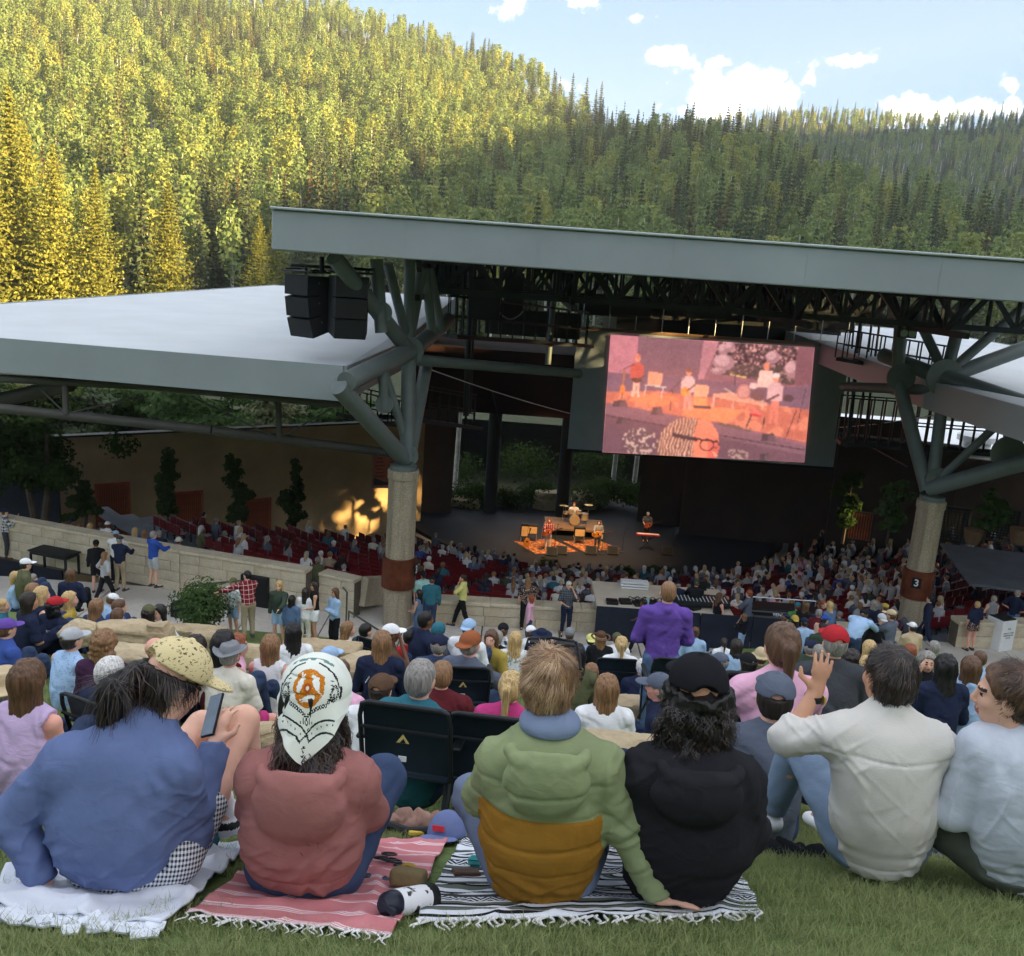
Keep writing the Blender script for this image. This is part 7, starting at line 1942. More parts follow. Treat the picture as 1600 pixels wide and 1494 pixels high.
for i,(px,py,d,r_,m_)in enumerate([(680,795,60,1.6,m_bush),(735,798,61,1.7,m_bush),(800,795,61,1.4,m_bush),(845,790,62,1.5,m_bush),(920,790,62,1.6,m_bush),(960,785,63,1.6,m_bush),(700,760,66,2.4,m_bush),(820,750,68,2.6,m_bush),(930,750,68,2.6,m_bush),(990,790,62,1.4,m_bush)]):
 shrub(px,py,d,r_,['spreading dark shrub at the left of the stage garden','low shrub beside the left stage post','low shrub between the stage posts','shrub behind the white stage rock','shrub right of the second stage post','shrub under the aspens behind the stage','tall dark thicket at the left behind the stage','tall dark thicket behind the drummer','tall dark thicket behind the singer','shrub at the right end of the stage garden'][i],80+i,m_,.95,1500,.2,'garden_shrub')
for i,(px,py,d)in enumerate([(708,690,62),(718,690,63),(966,720,63),(1000,720,63)]):
 t_=W(px,py-60,d);e=empty('birch_tree',(t_[0],t_[1],-4.2));tag(e,['left one of the paired pale trunks left of the stage','right one of the paired pale trunks left of the stage','pale trunk below the screen left end','pale trunk behind the stage nearest the dark wall'][i],'tree')
 mb=MB();mb.tube([(0,0,0),(.1,0,6),(.15,.1,13)],[.17,.15,.1],n=8);mb.build('trunk',m_bark,e,True)
 rng=np.random.default_rng(90+i);obj('crown',leafy('crown',[((rng.normal(0,.8),rng.normal(0,.8),9+k*.7),(1.2,1.2,.7))for k in range(7)],500,.35,m_aspen,95+i),e)
boulder('boulder',860,768,61,(2.0,1.4,1.5),0,21,'pale rounded boulder in the stage garden behind the post');boulder('boulder',914,768,61.5,(1.6,1.2,1.2),20,22,'brown boulder in the stage garden right of the post');boulder('boulder',722,778,60.5,(2.4,1.4,1.5),-10,23,'sloping grey boulder at the left of the stage garden')
# ------------------------------------------------------------------ furniture on plaza and lawn
def folding_chair(px,py,d,rz,label,w=.52,bh=.50,logo=False,mat=None,sh=.30):
 """(px,py,d) = middle of the back's top edge"""
 p=W(px,py,d);top=bh+sh+.06
 e=empty('folding_chair',(p[0],p[1],p[2]-top),R(rz));tag(e,label,'chair','folding camp chairs on the lawn')
 mt=mat or m_chair
 V=[];n_=9;m__=7
 for j in range(m__):
  for i in range(n_):
   u=i/(n_-1)*2-1;v=j/(m__-1)
   V.append((u*w/2*.97,.02+.05*(1-u*u)*math.sin(v*3.0)-.10*v+.10,sh+.03+v*bh))
 F=[(j*n_+i,j*n_+i+1,(j+1)*n_+i+1,(j+1)*n_+i)for j in range(m__-1)for i in range(n_-1)]
 V=np.array(V);nv=len(V);V2=V+np.array([0,.012,0])
 F2=F+[tuple(q+nv for q in f[::-1])for f in F]
 edge=[i for i in range(n_)];
 fb=obj('back_fabric',raw_mesh('back_fabric',np.vstack([V,V2]),F2,True,(mt,)),e)
 hx=w/2
 mb=MB();mb.tube([(-hx,.10,sh),(-hx,.0,sh+bh*.9),(-hx*.94,-.015,sh+bh+.035),(-hx*.8,-.02,sh+bh+.05),(hx*.8,-.02,sh+bh+.05),(hx*.94,-.015,sh+bh+.035),(hx,.0,sh+bh*.9),(hx,.10,sh)],.014,n=8);mb.build('back_frame',m_dark,e,True)
 band=MB();band.box((0,-.012,sh+bh*.78),(w*.96,.02,.012));band.build('seam_band',m_dark,e)
 mb=MB();mb.box((0,.33,sh+.005),(w*.95,.46,.03),bev=.01);mb.build('seat',mt,e)
 for s in(-1,1):
  mb=MB();mb.tube([(s*hx,.10,sh+.02),(s*hx,-.10,.0)],.012,n=6);mb.build('leg',m_dark,e,True)
  mb=MB();mb.tube([(s*hx,.10,sh),(s*hx,.55,-.12)],.012,n=6);mb.build('leg',m_dark,e,True)
  mb=MB();mb.box((s*(hx+.02),.28,sh+.22),(.05,.40,.025),bev=.008);mb.build('armrest',m_dark,e)
  mb=MB();mb.tube([(s*(hx+.02),.44,sh+.21),(s*hx,.44,-.08)],.011,n=6);mb.build('arm_post',m_dark,e,True)
 if logo:
  tri=MB();z=sh+bh*.64;tri.add([(-.035,-.03,z),(.035,-.03,z),(0,-.03,z+.05),(-.035,-.026,z),(.035,-.026,z),(0,-.026,z+.05)],[(0,1,2),(3,5,4),(0,3,4,1),(1,4,5,2),(2,5,3,0)]);tri.build('logo',M('logo_gold',(196,176,110),.5),fb)
  tri=MB();tri.add([(-.015,-.034,z+.003),(.018,-.034,z+.003),(.004,-.034,z+.027),(-.015,-.031,z+.003),(.018,-.031,z+.003),(.004,-.031,z+.027)],[(0,1,2),(3,5,4),(0,3,4,1),(1,4,5,2),(2,5,3,0)]);tri.build('logo_inner',m_black,fb)
  lb=MB();lb.box((0,-.022,sh+bh*.42),(.045,.006,.03));lb.build('tag',m_white,fb)
 return e
m_chair=M('dark_green_navy_canvas',(26,40,50),.85,nscale=8,var=.2,bscale=160,bstr=.3,bdist=.003)
folding_chair(634,1099,5.12,-8,'dark folding camp chair under the teal hoodie man',.50,.44,True)
folding_chair(772,1116,5.2,-6,'dark folding camp chair partly behind the green jacket',.50,.44,False)
folding_chair(725,1040,8.3,4,'navy folding chair with gold logo under the rust cap man',.46,.36,True)
folding_chair(966,1028,12.6,2,'tall navy folding chair of the blonde ponytail woman',.56,.62,False,None,.34)
folding_chair(1063,1028,9.4,0,'navy folding chair behind the black cap',.52,.46)
folding_chair(140,1092,6.1,-25,'grey folding chair under the white-haired man',.50,.42,True,M('grey_canvas',(78,82,84),.85,nscale=8))
folding_chair(582,999,13.8,-30,'navy folding chair under the charcoal shirt man',.56,.46)
folding_chair(1196,1050,5.35,0,'dark folding chair under the pink fleece woman',.5,.3)
a=WZ(85,862,.75);e=empty('table',(a[0],a[1],0),R(-17));tag(e,'long black table standing against the left wall','table')
mb=MB();mb.box((0,0,.76),(1.55,.72,.05),bev=.01).box((0,0,.69),(1.45,.62,.09));mb.build('table_top',m_black,e)
for sx in(-1,1):
 for sy in(-1,1):mb=MB();mb.box((sx*.70,sy*.29,.33),(.06,.06,.66));mb.build('leg',m_black,e)
for(x,y,s,lb)in[(404,920,(.95,.6,1.0),'black bin enclosure against the left wall behind the plaid man'),(277,952,(.3,.3,.45),'small black box on the path left of the shrub')]:
 a=WZ(x,y,s[2]/2);mb=MB();mb.box((0,0,s[2]/2),s,bev=.02);o=mb.build('black_box',m_black,loc=(a[0],a[1],0),rz=R(-14));tag(o,lb,'box')
a=WZ(1563,985,.6);e=empty('recycling_bin',(a[0],a[1],0),R(24));tag(e,'white square recycling bin beside the grey vest woman','bin')
mb=MB();mb.box((0,0,.52),(.62,.62,1.04),bev=.015);mb.build('body',m_white,e);mb=MB();mb.box((0,0,1.055),(.56,.56,.05),bev=.01);mb.build('lid',m_dark,e)
for k,(t_,z,s_)in enumerate((('^^',.74,.16),('GERALD R. FORD',.62,.06),('AMPHITHEATER',.54,.06),('RECYCLE',.46,.05))):
 tm=text_mesh(t_,s_,.002);tm.materials.append(m_dark);o=obj('lettering',tm,e);o.location=(0,-.314,z);o.rotation_euler=(math.pi/2,0,0)
for(x,y,lb)in[(19,832,'small black sign at the left end of the stone wall'),(550,913,'small black sign on the short wall by the stairs')]:
 a=WZ(x,y,.85);mb=MB();mb.box((0,0,0),(.36,.03,.42));o=mb.build('wall_sign',m_black,loc=(a[0],a[1]-(.1 if x<100 else.02),.85),rz=R(-17 if x<100 else-22));tag(o,lb,'sign')
 for k in range(3):q=MB();q.box((0,-.02,.12-.09*k),(.2-.03*k,.008,.025));q.build('print_line',m_white,o)
a=W(606,735,45);e=empty('menu_board',a,R(20));tag(e,'orange-red menu poster board beside the left column head','sign')
mb=MB();mb.box((0,0,0),(1.5,.05,1.7));mb.build('frame',M('board_frame',(150,110,100),.6),e);mb=MB();mb.box((0,-.03,.03),(1.36,.03,1.5));mb.build('poster',M('poster_orange',(176,96,70),.7),e)
mb=MB();mb.add([(-.66,-.05,-.70),(.66,-.05,-.70),(.66,-.05,-.42),(-.1,-.05,-.55),(-.66,-.05,-.34),(-.66,-.046,-.70),(.66,-.046,-.70),(.66,-.046,-.42),(-.1,-.046,-.55),(-.66,-.046,-.34)],[(0,1,2,3,4),(9,8,7,6,5),(0,5,6,1),(1,6,7,2),(2,7,8,3),(3,8,9,4),(4,9,5,0)]);mb.build('mountain_print',m_black,e)
for k in range(6):
 for sx in(-.4,.25):mb=MB();mb.box((sx,-.05,.58-.17*k),(.28+.1*((k*7)%3),.008,.05));mb.build('print_line',M('poster_print',(110,44,38),.7),e)
# ------------------------------------------------------------------ mixing desk
e=empty('mixing_desk',WZ(1010,990,0));b_=np.array(e.location);tag(e,'long sound mixing desk with black skirts and pale counter','mixing desk')
def dk(px,py,z):return WZ(px,py,z)-b_
c0=dk(928,1000,0);c1=dk(1245,1012,0)
w_=c1[0]-c0[0]
m_skirt=M('blue_black_skirt',(30,36,52),.6,nscale=3,var=.25)
sk=MB();
for k in range(4):
 mb=MB();mb.box((c0[0]+w_*(k+.5)/4-.02,c0[1]+.02,.55),(w_/4-.03,.05,1.1),bev=.01);mb.build('skirt_panel',m_skirt,e)
mb=MB();mb.box((c0[0]+w_*.33,c0[1]+1.3,1.02),(w_*.66,2.4,.08),bev=.02);mb.build('counter',M('counter_laminate',(206,196,178),.5,nscale=3,var=.06),e)
for k in range(7):
 mb=MB();mb.box((c0[0]+.5+k*.42,c0[1]+.5+.1*(k%2),1.10),(.36,.4,.1),rz=.1*k,bev=.02);mb.build('rack_gear',m_black,e)
for k in range(3):
 mb=MB();mb.box((c0[0]+1.35,c0[1]+2.0,1.11+.09*k),(.9,.35,.05),bev=.01);mb.build('stacked_tray',m_white,e)
mb=MB()
for k in range(6):
 t=np.linspace(0,6.28,18);mb.tube(np.column_stack([c0[0]+1.2+k*.2+.16*np.cos(t),c0[1]+.75+.12*np.sin(t),1.17+.03*np.sin(3*t+k)]),.012,n=5,cap=False)
mb.build('cable_coils',m_black,e,True)
mb=MB();mb.box((c0[0]+w_*.52,c0[1]+.9,1.2),(1.7,.8,.16),bev=.03);mb.build('console',m_dark,e)
for k in range(14):
 mb=MB();mb.box((c0[0]+w_*.52-.75+k*.115,c0[1]+.8,1.29),(.02,.5,.02));mb.build('fader_strip',m_white,e)
mb=MB();mb.box((c0[0]+w_*.52,c0[1]+1.45,1.5),(.5,.05,.32),bev=.01);mb.build('monitor',m_black,e)
mb=MB();mb.tube([(c0[0]+1.6,c0[1]+.45,1.05),(c0[0]+1.6,c0[1]+.45,1.32)],.04,n=10);mb.build('water_bottle',M('pale_blue_plastic',(140,190,206),.3),e,True)
a=WZ(1215,1003,0);e=empty('road_case',(a[0]+.1,a[1]+.05,0));tag(e,'black road case with aluminium edges and white lettering','case')
mb=MB();mb.box((0,0,.5),(2.2,.75,.9),bev=.02);mb.build('case_body',m_black,e)
m_alu=M('aluminium',(176,178,180),.35,metal=.8,nscale=6,var=.1)
for z in(.93,1.1):mb=MB();mb.box((0,-.38,z),(2.24,.05,.04));mb.build('edge_trim',m_alu,e)
for sx in(-1,1):mb=MB();mb.box((sx*1.1,-.38,.55),(.05,.05,.9));mb.build('edge_trim',m_alu,e)
mb=MB();mb.box((0,0,1.06),(2.2,.75,.22),bev=.02);mb.build('case_lid',m_black,e)
mb=MB();mb.tube([(-1.0,.2,1.17),(-1.0,.2,1.35),(1.0,.2,1.35),(1.0,.2,1.17)],.02,n=6);mb.build('top_rail',m_alu,e,True)
tm=text_mesh('YENDICO',.15,.004,.004);tm.materials.append(m_white);o=obj('lettering',tm,e);o.location=(-.15,-.40,1.02);o.rotation_euler=(math.pi/2,0,0)
for sx in(-.7,.6):mb=MB();mb.lathe([(.09,-.01),(.09,.01)],14,(sx,-.385,.5),axes=[[1,0,0],[0,0,1],[0,1,0]]);mb.build('latch',m_alu,e)
for i,(x0,x1,y0,y1,d,lb)in enumerate([(1548,1588,796,852,39,'dark lattice panel standing at the right'),(1470,1512,792,852,41,'dark slatted panel right of the right column'),(1330,1362,800,850,44,'reddish slatted panel left of the green tree')]):
 a=W(x0,y0,d);b=W(x1,y1,d);e=empty('lattice_panel',((a[0]+b[0])/2,a[1],b[2]),R(-16));tag(e,lb,'panel');w_=b[0]-a[0];h_=a[2]-b[2]
 mb=MB();mb.box((-w_/2,0,h_/2),(.08,.08,h_)).box((w_/2,0,h_/2),(.08,.08,h_)).box((0,0,h_),(w_+.08,.08,.08)).box((0,0,.04),(w_,.08,.08));mb.build('frame',m_dark,e)
 for k in range(9):mb=MB();mb.box((-w_/2+w_*(k+.5)/9,.0,h_/2),(.05,.03,h_));mb.build('slat',m_wood if i==2 else m_dark,e)
 if i!=2:
  for k in range(12):mb=MB();mb.box((0,.03,h_*(k+.5)/12),(w_,.02,.05));mb.build('slat',m_dark,e)
for i,(x,y,d)in enumerate([(1518,850,38),(1590,850,36)]):
 a=W(x,y,d);mb=MB();mb.lathe([(.22,0),(.3,.2),(.36,.55),(.38,.6),(.33,.6),(.3,.5)],16);o=mb.build('planter',M('clay_planter',(130,100,76),.8),smooth=True,loc=a);tag(o,['round clay planter under the potted tree','clay planter at the far right'][i],'planter')
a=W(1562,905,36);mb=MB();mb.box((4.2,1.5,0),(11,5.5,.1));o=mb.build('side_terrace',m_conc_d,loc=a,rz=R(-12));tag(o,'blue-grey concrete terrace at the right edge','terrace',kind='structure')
for i,(px,py)in enumerate([(678,886),(855,893),(975,902),(1020,904),(1045,905)]):
 p=WZ(px,py,-4.3);shrub(px,py,proj(p)[2]-.8,.55,['flowering plant at the left of the stage front','grassy plant at the stage front below the guitarist','grassy plant at the stage front below the monitors','grassy plant at the stage front right of centre','last grassy plant along the stage front'][i],120+i,m_bush,1.1,400,.16,'stage_plant')
# ------------------------------------------------------------------ band, instruments, screen
ZS=-4.2
SCREEN_GAIN=0.16
def SP(px,py,z=ZS):return WZ(px,py,z)
m_rug=splotch('patterned_rug',(128,66,38),(176,128,84),5.0,.5)
for i,(pts)in enumerate([[(803,846),(862,842),(903,862),(838,866)],[(880,846),(930,843),(970,858),(912,862)]]):
 P4=np.array([SP(*q)for q in pts]);P4[:,2]=ZS+.012;c_=P4 .mean(0)
 mb=MB();mb.add(np.vstack([P4-c_,P4-c_-np.array([0,0,.01])]),[(3,2,1,0),(4,5,6,7),(0,1,5,4),(1,2,6,5),(2,3,7,6),(3,0,4,7)]);o=mb.build('rug',m_rug,loc=c_);tag(o,['patterned orange rug under the left guitarist','patterned orange rug under the singer'][i],'rug')
m_amp=M('tan_amp_cloth',(196,160,110),.8,nscale=14);m_gwood=M('honey_guitar_wood',(212,132,52),.35,nscale=8,var=.2);m_neck=M('dark_neck_wood',(74,46,30),.5)
def guitar(name,loc,rz,tilt,label,mat=m_gwood,bass=False):
 e=empty(name,loc);e.rotation_euler=(0,tilt,rz);tag(e,label,'guitar')
 t=np.linspace(0,2*math.pi,36)[:-1];rr=.19+.03*np.cos(2*t)-.018*np.cos(t)
 if bass:rr=rr*.85
 poly=np.column_stack([np.cos(t)*rr*1.25,np.sin(t)*rr]);mb=MB()
 n=len(t);V=[(x,-.05,y)for x,y in poly]+[(x,.05,y)for x,y in poly]
 mb.add(V,[tuple(range(n)),tuple(range(2*n-1,n-1,-1))]+[(i,n+i,n+(i+1)%n,(i+1)%n)for i in range(n)]);bd=mb.build('guitar_body',mat,e)
 mb=MB();mb.lathe([(.05,0),(.05,.004)],14,(.06,-.055,0),axes=[[1,0,0],[0,0,1],[0,-1,0]]);mb.build('sound_hole',m_black,bd)
 mb=MB();mb.box((.46,-.03,0),(.52,.03,.05));nk=mb.build('neck',m_neck,e);mb=MB();mb.box((.77,-.03,0),(.16,.025,.085));mb.build('headstock',m_neck,nk)
 return e
def musician(px,py,label,gt=None,**k):
 p=SP(px,py);o=person(label,p,R(k.pop('rz',180)),pose=k.pop('pose','stand'),arms=k.pop('arms',('lap','reach')),h=.028,group='band on the stage',**k)
 if gt:guitar(gt[0],(p[0]+gt[3],p[1]-.24,ZS+gt[4]),0,gt[2],gt[1],*(gt[5:]))
 return o
musician(855,858,'guitarist in orange plaid shirt and pale trousers on the left rug',('electric_guitar','dark brown guitar held by the plaid shirt guitarist',R(-20),-.08,1.02,m_wood),tc='redplaid',top='long',bc='cream',hc='brown',hair='long')
musician(932,860,'long-haired singer in grey shirt playing the acoustic guitar',('acoustic_guitar','honey-coloured acoustic guitar held by the singer',R(-14),-.06,1.0),tc='grey',top='long',bc='khaki',hair='long',hc='brown',sc=.97)
musician(1008,846,'bassist in grey shirt and cap at the right of the stage',('bass_guitar','dark bass guitar held by the bassist',R(-22),.05,1.05,m_wood,True),tc='greyplaid',top='rolled',bc='brown',hat='cap',hatc='lgrey',hc='brown')
a=SP(905,838);e=empty('drum_riser',(a[0]-.3,a[1]+.3,ZS));tag(e,'low platform with pale legs under the drums','riser')
mb=MB();mb.box((0,.6,.42),(3.4,2.4,.10));mb.build('deck',M('riser_deck',(120,96,72),.7),e)
for sx in(-1,0,1):
 for sy in(-.5,1.7):mb=MB();mb.box((sx*1.6,sy,.19),(.09,.09,.38));mb.build('leg',M('pale_leg',(170,156,134),.6),e)
r0=np.array(e.location)+np.array([0,.5,.47])
person('drummer in white shirt sitting behind the drum kit',r0+np.array([-.05,.55,.0]),R(180),pose='chair',arms='reach',tc='white',top='tee',bc='black',hc='red',hair='short',h=.028,group='band on the stage',sc=1.06)
k_=empty('drum_kit',r0);tag(k_,'drum kit with pale bass drum and cymbals on the riser','drum kit')
m_shell=M('sparkle_drum_shell',(170,150,120),.3,metal=.2,nscale=30);m_brass=M('brass_cymbal',(206,168,84),.25,metal=.8)
Yax=[[1,0,0],[0,0,1],[0,1,0]]
def drum(nm,c_,r_,h_,ax=None,mat=m_shell):mb=MB();mb.lathe([(r_,-h_/2),(r_*1.03,-h_/2+.02),(r_,-h_/2+.03),(r_,h_/2-.03),(r_*1.03,h_/2-.02),(r_,h_/2)],20,c_,axes=ax);mb.build(nm,mat,k_,True)
drum('bass_drum',(0,-.1,.32),.30,.4,Yax);drum('tom',(-.25,-.05,.78),.16,.2);drum('tom',(.2,-.05,.78),.16,.2);drum('floor_tom',(.6,.25,.45),.22,.4);drum('snare',(-.5,.2,.62),.18,.14)
for(x,y,z,r_)in((-.7,-.05,1.1,.24),(.75,-.05,1.25,.26),(-.55,.45,.95,.18)):
 mb=MB();mb.lathe([(r_,0),(r_*.3,.025),(.03,.04)],20,(x,y,z));mb.build('cymbal',m_brass,k_,True);mb=MB();mb.tube([(x,y,0),(x,y,z)],.012,n=6);mb.build('cymbal_stand',m_alu,k_,True)
def amp(px,py,label,s=(.62,.3,.55),st=.45):
 a=SP(px,py);e=empty('amplifier',a,R(5));tag(e,label,'amplifier')
 mb=MB();mb.box((0,0,st+s[2]/2),s,bev=.02);mb.build('cabinet',m_black,e);mb=MB();mb.box((0,-s[1]/2-.005,st+s[2]/2-.03),(s[0]*.86,.02,s[2]*.7));mb.build('grille_cloth',m_amp,e)
 for sx in(-1,1):mb=MB();mb.box((sx*s[0]*.42,0,st/2),(.04,.26,st));mb.build('stand_leg',m_alu,e)
amp(830,846,'right one of the paired amplifiers at the left rug');amp(818,847,'left one of the paired amplifiers at the left rug',(.4,.3,.8),.3);amp(904,850,'tan amplifier in front of the drum riser')
def wedge(px,py,label,rz=0):
 a=SP(px,py);mb=MB();mb.add([(-.3,-.25,0),(.3,-.25,0),(.3,.22,0),(-.3,.22,0),(-.3,-.2,.42),(.3,-.2,.42),(.3,-.06,.42),(-.3,-.06,.42),(.3,.22,.1),(-.3,.22,.1)],[(3,2,1,0),(0,1,5,4),(4,5,6,7),(7,6,8,9),(9,8,2,3),(0,4,7,9,3),(1,2,8,6,5)]);o=mb.build('stage_monitor',m_cab,loc=a,rz=R(rz));tag(o,label,'loudspeaker','stage monitors')
 g_=MB();g_.add([(-.26,-.045,.43),(.26,-.045,.43),(.26,.215,.125),(-.26,.215,.125)],[(3,2,1,0)]);g_.build('grille',m_grille,o)
for i,(x,y)in enumerate([(877,866),(923,866),(957,866),(1042,867),(862,868)]):wedge(x,y,['wedge monitor in front of the left rug','wedge monitor at the singer feet','wedge monitor right of the singer','wedge monitor at the right of the stage','wedge monitor before the plaid guitarist'][i],180)
for i,(x,y)in enumerate([(866,864),(940,866),(972,863),(1050,858),(845,858)]):
 a=SP(x,y);e=empty('microphone_stand',a);tag(e,['microphone stand before the plaid guitarist','microphone stand before the singer','tilted microphone stand right of the singer','microphone stand at the right of the stage','stool-like stand left of the plaid guitarist'][i],'stand')
 mb=MB();mb.tube([(0,0,0),(0,0,1.1),(.1,.25,1.5)],.015,n=6);mb.build('pole',m_alu if i==4 else m_dark,e,True);mb=MB();mb.lathe([(.16,0),(.15,.03),(.02,.05)],14);mb.build('base',m_dark,e,True);mb=MB();mb.tube([(.1,.25,1.5),(.11,.33,1.55)],[.02,.03],n=8);mb.build('microphone',m_dark,e,True)
guitar('spare_guitar',SP(822,862)+np.array([0,-.1,.55]),0,R(-80),'spare acoustic guitar standing at the left amplifiers');
a=SP(1010,860);e=empty('keyboard',a);tag(e,'red keyboard on a crossed stand before the bassist','keyboard')
mb=MB();mb.box((0,0,.92),(1.3,.34,.09),bev=.015);mb.build('keyboard_body',M('red_keyboard',(176,40,44),.4),e);mb=MB();mb.box((0,-.06,.975),(1.2,.18,.02));mb.build('keys',m_white,e)
for s in(-1,1):mb=MB();mb.beam((-.4*s,0,0),(.4*s,0,.88),.04,.04);mb.build('stand_leg',m_dark,e)
def stage_spot(px,py,loc,power,size,label,col=(1.0,.62,.30)):
 tgt=SP(px,py);e=empty('stage_lamp',loc);tag(e,label,'lamp')
 d=Vector(tuple(np.array(loc)-tgt));q=d.to_track_quat('Z','Y')
 mb=MB();mb.lathe([(.10,.1),(.16,.05),(.17,-.3),(.14,-.3),(.12,-.2)],16);o=mb.build('housing',m_black,e,True);o.rotation_mode='QUATERNION';o.rotation_quaternion=q
 L_=bpy.data.lights.new('stage_lamp_light','SPOT');L_.energy=power;L_.spot_size=R(size);L_.spot_blend=1.0;L_.color=col;L_.shadow_soft_size=.12
 l=bpy.data.objects.new('lamp_light',L_);link(l,e);l.rotation_mode='QUATERNION';l.rotation_quaternion=q;l.location=tuple(-.35*np.array(d.normalized()))
stage_spot(858,854,(1.2,45.5,9.3),1700,46,'stage lamp aimed at the left guitarist');stage_spot(932,856,(6.2,45.5,9.3),1700,44,'stage lamp aimed at the singer');stage_spot(905,825,(3.6,46.5,9.3),2300,34,'stage lamp aimed at the drummer');stage_spot(1008,846,(9.5,46.5,9.3),2400,40,'stage lamp aimed at the bassist')
# ------------------------------------------------------------------ the big screen: picture painted on a grid of coloured cells
SW,SH=212,118
def paint():
 X,Y=np.meshgrid((np.arange(SW)+.5)/SW,(np.arange(SH)+.5)/SH,indexing='xy')
 C=np.zeros((SH,SW,3));
 def c(*q):return np.array(lin(q))
 U,V_=X*16,Y*9
 nz_=fbm(np.column_stack([U.ravel()*1.6,V_.ravel()*1.6,0*U.ravel()]),3).reshape(U.shape);nf=vnoise(np.column_stack([U.ravel()*7,V_.ravel()*7,0*U.ravel()+5])).reshape(U.shape)
 C[:]=c(150,96,110)
 def fill(m,col,a=1.0):C[m]=C[m]*(1-a)+np.array(col)*a
 def poly(P):
  m=np.zeros(U.shape,bool);n=len(P)
  for i in range(n):
   x1,y1=P[i];x2,y2=P[(i+1)%n]
   cnd=((y1>V_)!=(y2>V_));xi=(x2-x1)*(V_-y1)/(y2-y1+1e-9)+x1;m^=cnd&(U<xi)
  return m
 def ell(x,y,rx,ry):return((U-x)/rx)**2+((V_-y)/ry)**2<1
 def line(x1,y1,x2,y2,w):
  dx,dy=x2-x1,y2-y1;t=np.clip(((U-x1)*dx+(V_-y1)*dy)/(dx*dx+dy*dy),0,1);return(U-x1-t*dx)**2+(V_-y1-t*dy)**2<w*w
 fill(poly([(0,0),(2.2,0),(2.1,2.9),(0,2.8)]),c(196,124,140));fill(poly([(2.2,0),(7.4,0),(7.2,3.0),(2.1,2.9)]),c(134,92,106));fill(poly([(7.3,0),(8.6,0),(7.5,2.9),(7.1,3.0)]),c(190,128,142))
 g=poly([(8.5,0),(15,0),(14.7,3.0),(8.0,2.4)]);fill(g,c(92,58,66));fill(g&(nf>.1),c(128,88,88));fill(g&(nf>.45),c(206,150,150));fill(g&(nf<-.4),c(52,30,38));fill(g&(V_>1.6),c(84,66,60),.6)
 for(x,y,rx,ry)in((8.9,.55,.42,.45),(9.4,.35,.4,.4),(9.0,1.55,.85,.62),(8.6,2.25,.6,.25),(12.8,.95,.55,.5),(14.4,1.75,.6,.65)):e_=ell(x,y,rx,ry);fill(e_,c(170,124,136));fill(e_&ell(x-.15,y-.15,rx*.7,ry*.7),c(206,160,170))
 fill(poly([(14.7,0),(16,0),(16,2.9),(14.6,3.0)]),c(128,80,92))
 fill(poly([(0,2.8),(7.2,3.0),(14.7,3.1),(16,2.9),(16,5.4),(0,5.0)]),c(122,88,110));fl=poly([(0,4.3),(4,4.0),(10,4.4),(16,4.8),(16,7.4),(9,6.2),(0,5.2)]);fill(fl,c(206,112,92));fill(fl&(nz_>.1),c(222,132,106))
 fill(poly([(2.5,4.3),(5.8,4.4),(4.6,5.2),(1.7,4.9)]),c(244,134,92));fill(poly([(6.5,5.0),(11,5.1),(9.5,6.2),(6.0,5.8)]),c(246,140,96))
 fill(poly([(0,5.1),(9,6.3),(16,7.7),(16,9),(0,9)]),c(132,92,108));fill(poly([(0,6.0),(16,8.4),(16,9),(0,9)]),c(112,76,92));fill(line(0,6.1,16,8.0,.05),c(74,48,60))
 def fig(x,y,h,shirt,pants,hat=None):
  s=h/3.2;fill(poly([(x-.28*s,y),(x-.18*s,y-1.5*s),(x+.3*s,y-1.5*s),(x+.36*s,y),(x+.16*s,y),(x+.06*s,y-.9*s),(x-.06*s,y)]),pants)
  fill(poly([(x-.5*s,y-1.5*s),(x-.52*s,y-2.4*s),(x-.2*s,y-2.65*s),(x+.25*s,y-2.65*s),(x+.55*s,y-2.4*s),(x+.5*s,y-1.45*s)]),shirt);fill(ell(x,y-2.95*s,.22*s,.30*s),c(236,150,124));fill(ell(x,y-3.1*s,.24*s,.18*s),hat if hat is not None else c(150,88,76))
 fill(poly([(3.2,2.6),(4.3,2.65),(4.25,3.6),(3.15,3.55)]),c(240,158,128));fill(line(3.0,3.6,4.6,3.7,.05),c(220,200,196));fill(line(3.05,3.6,3.0,4.4,.04),c(210,190,186));fill(line(4.4,3.7,4.35,4.5,.04),c(210,190,186))
 fill(poly([(6.9,3.35),(8.0,3.4),(7.95,4.3),(6.85,4.25)]),c(244,170,140));fill(poly([(6.9,4.3),(7.9,4.35),(8.0,5.1),(7.0,5.0)]),c(230,150,96));fill(line(7.0,5.05,8.2,5.1,.12),c(64,44,60))
 fig(2.25,4.6,3.2,c(214,92,78),c(240,184,166),c(230,130,110));fill(ell(2.3,3.3,.42,.2),c(96,52,48));fill(line(2.3,3.3,2.9,2.9,.07),c(120,70,60))
 fill(ell(1.25,4.1,.22,.42),c(240,130,60));fill(line(1.25,3.6,1.3,2.6,.06),c(190,110,70));fill(line(.9,2.7,2.0,2.1,.03),c(60,40,50));fill(line(1.2,4.9,1.25,4.3,.04),c(70,48,56))
 fig(6.35,5.4,3.2,c(226,180,182),c(214,150,138));fill(ell(6.15,3.95,.36,.34),c(246,150,70));fill(line(6.3,3.9,6.9,3.4,.06),c(120,70,60));fill(line(4.9,4.1,6.0,2.9,.03),c(60,40,50));fill(line(5.1,5.5,5.15,3.9,.03),c(60,40,50))
 fill(poly([(8.4,4.0),(9.8,3.8),(12.8,4.5),(12.6,4.75),(8.4,4.25)]),c(232,160,138));
 for x in(8.45,10.0,12.3):fill(line(x,4.3,x-.02,4.95,.06),c(220,170,156))
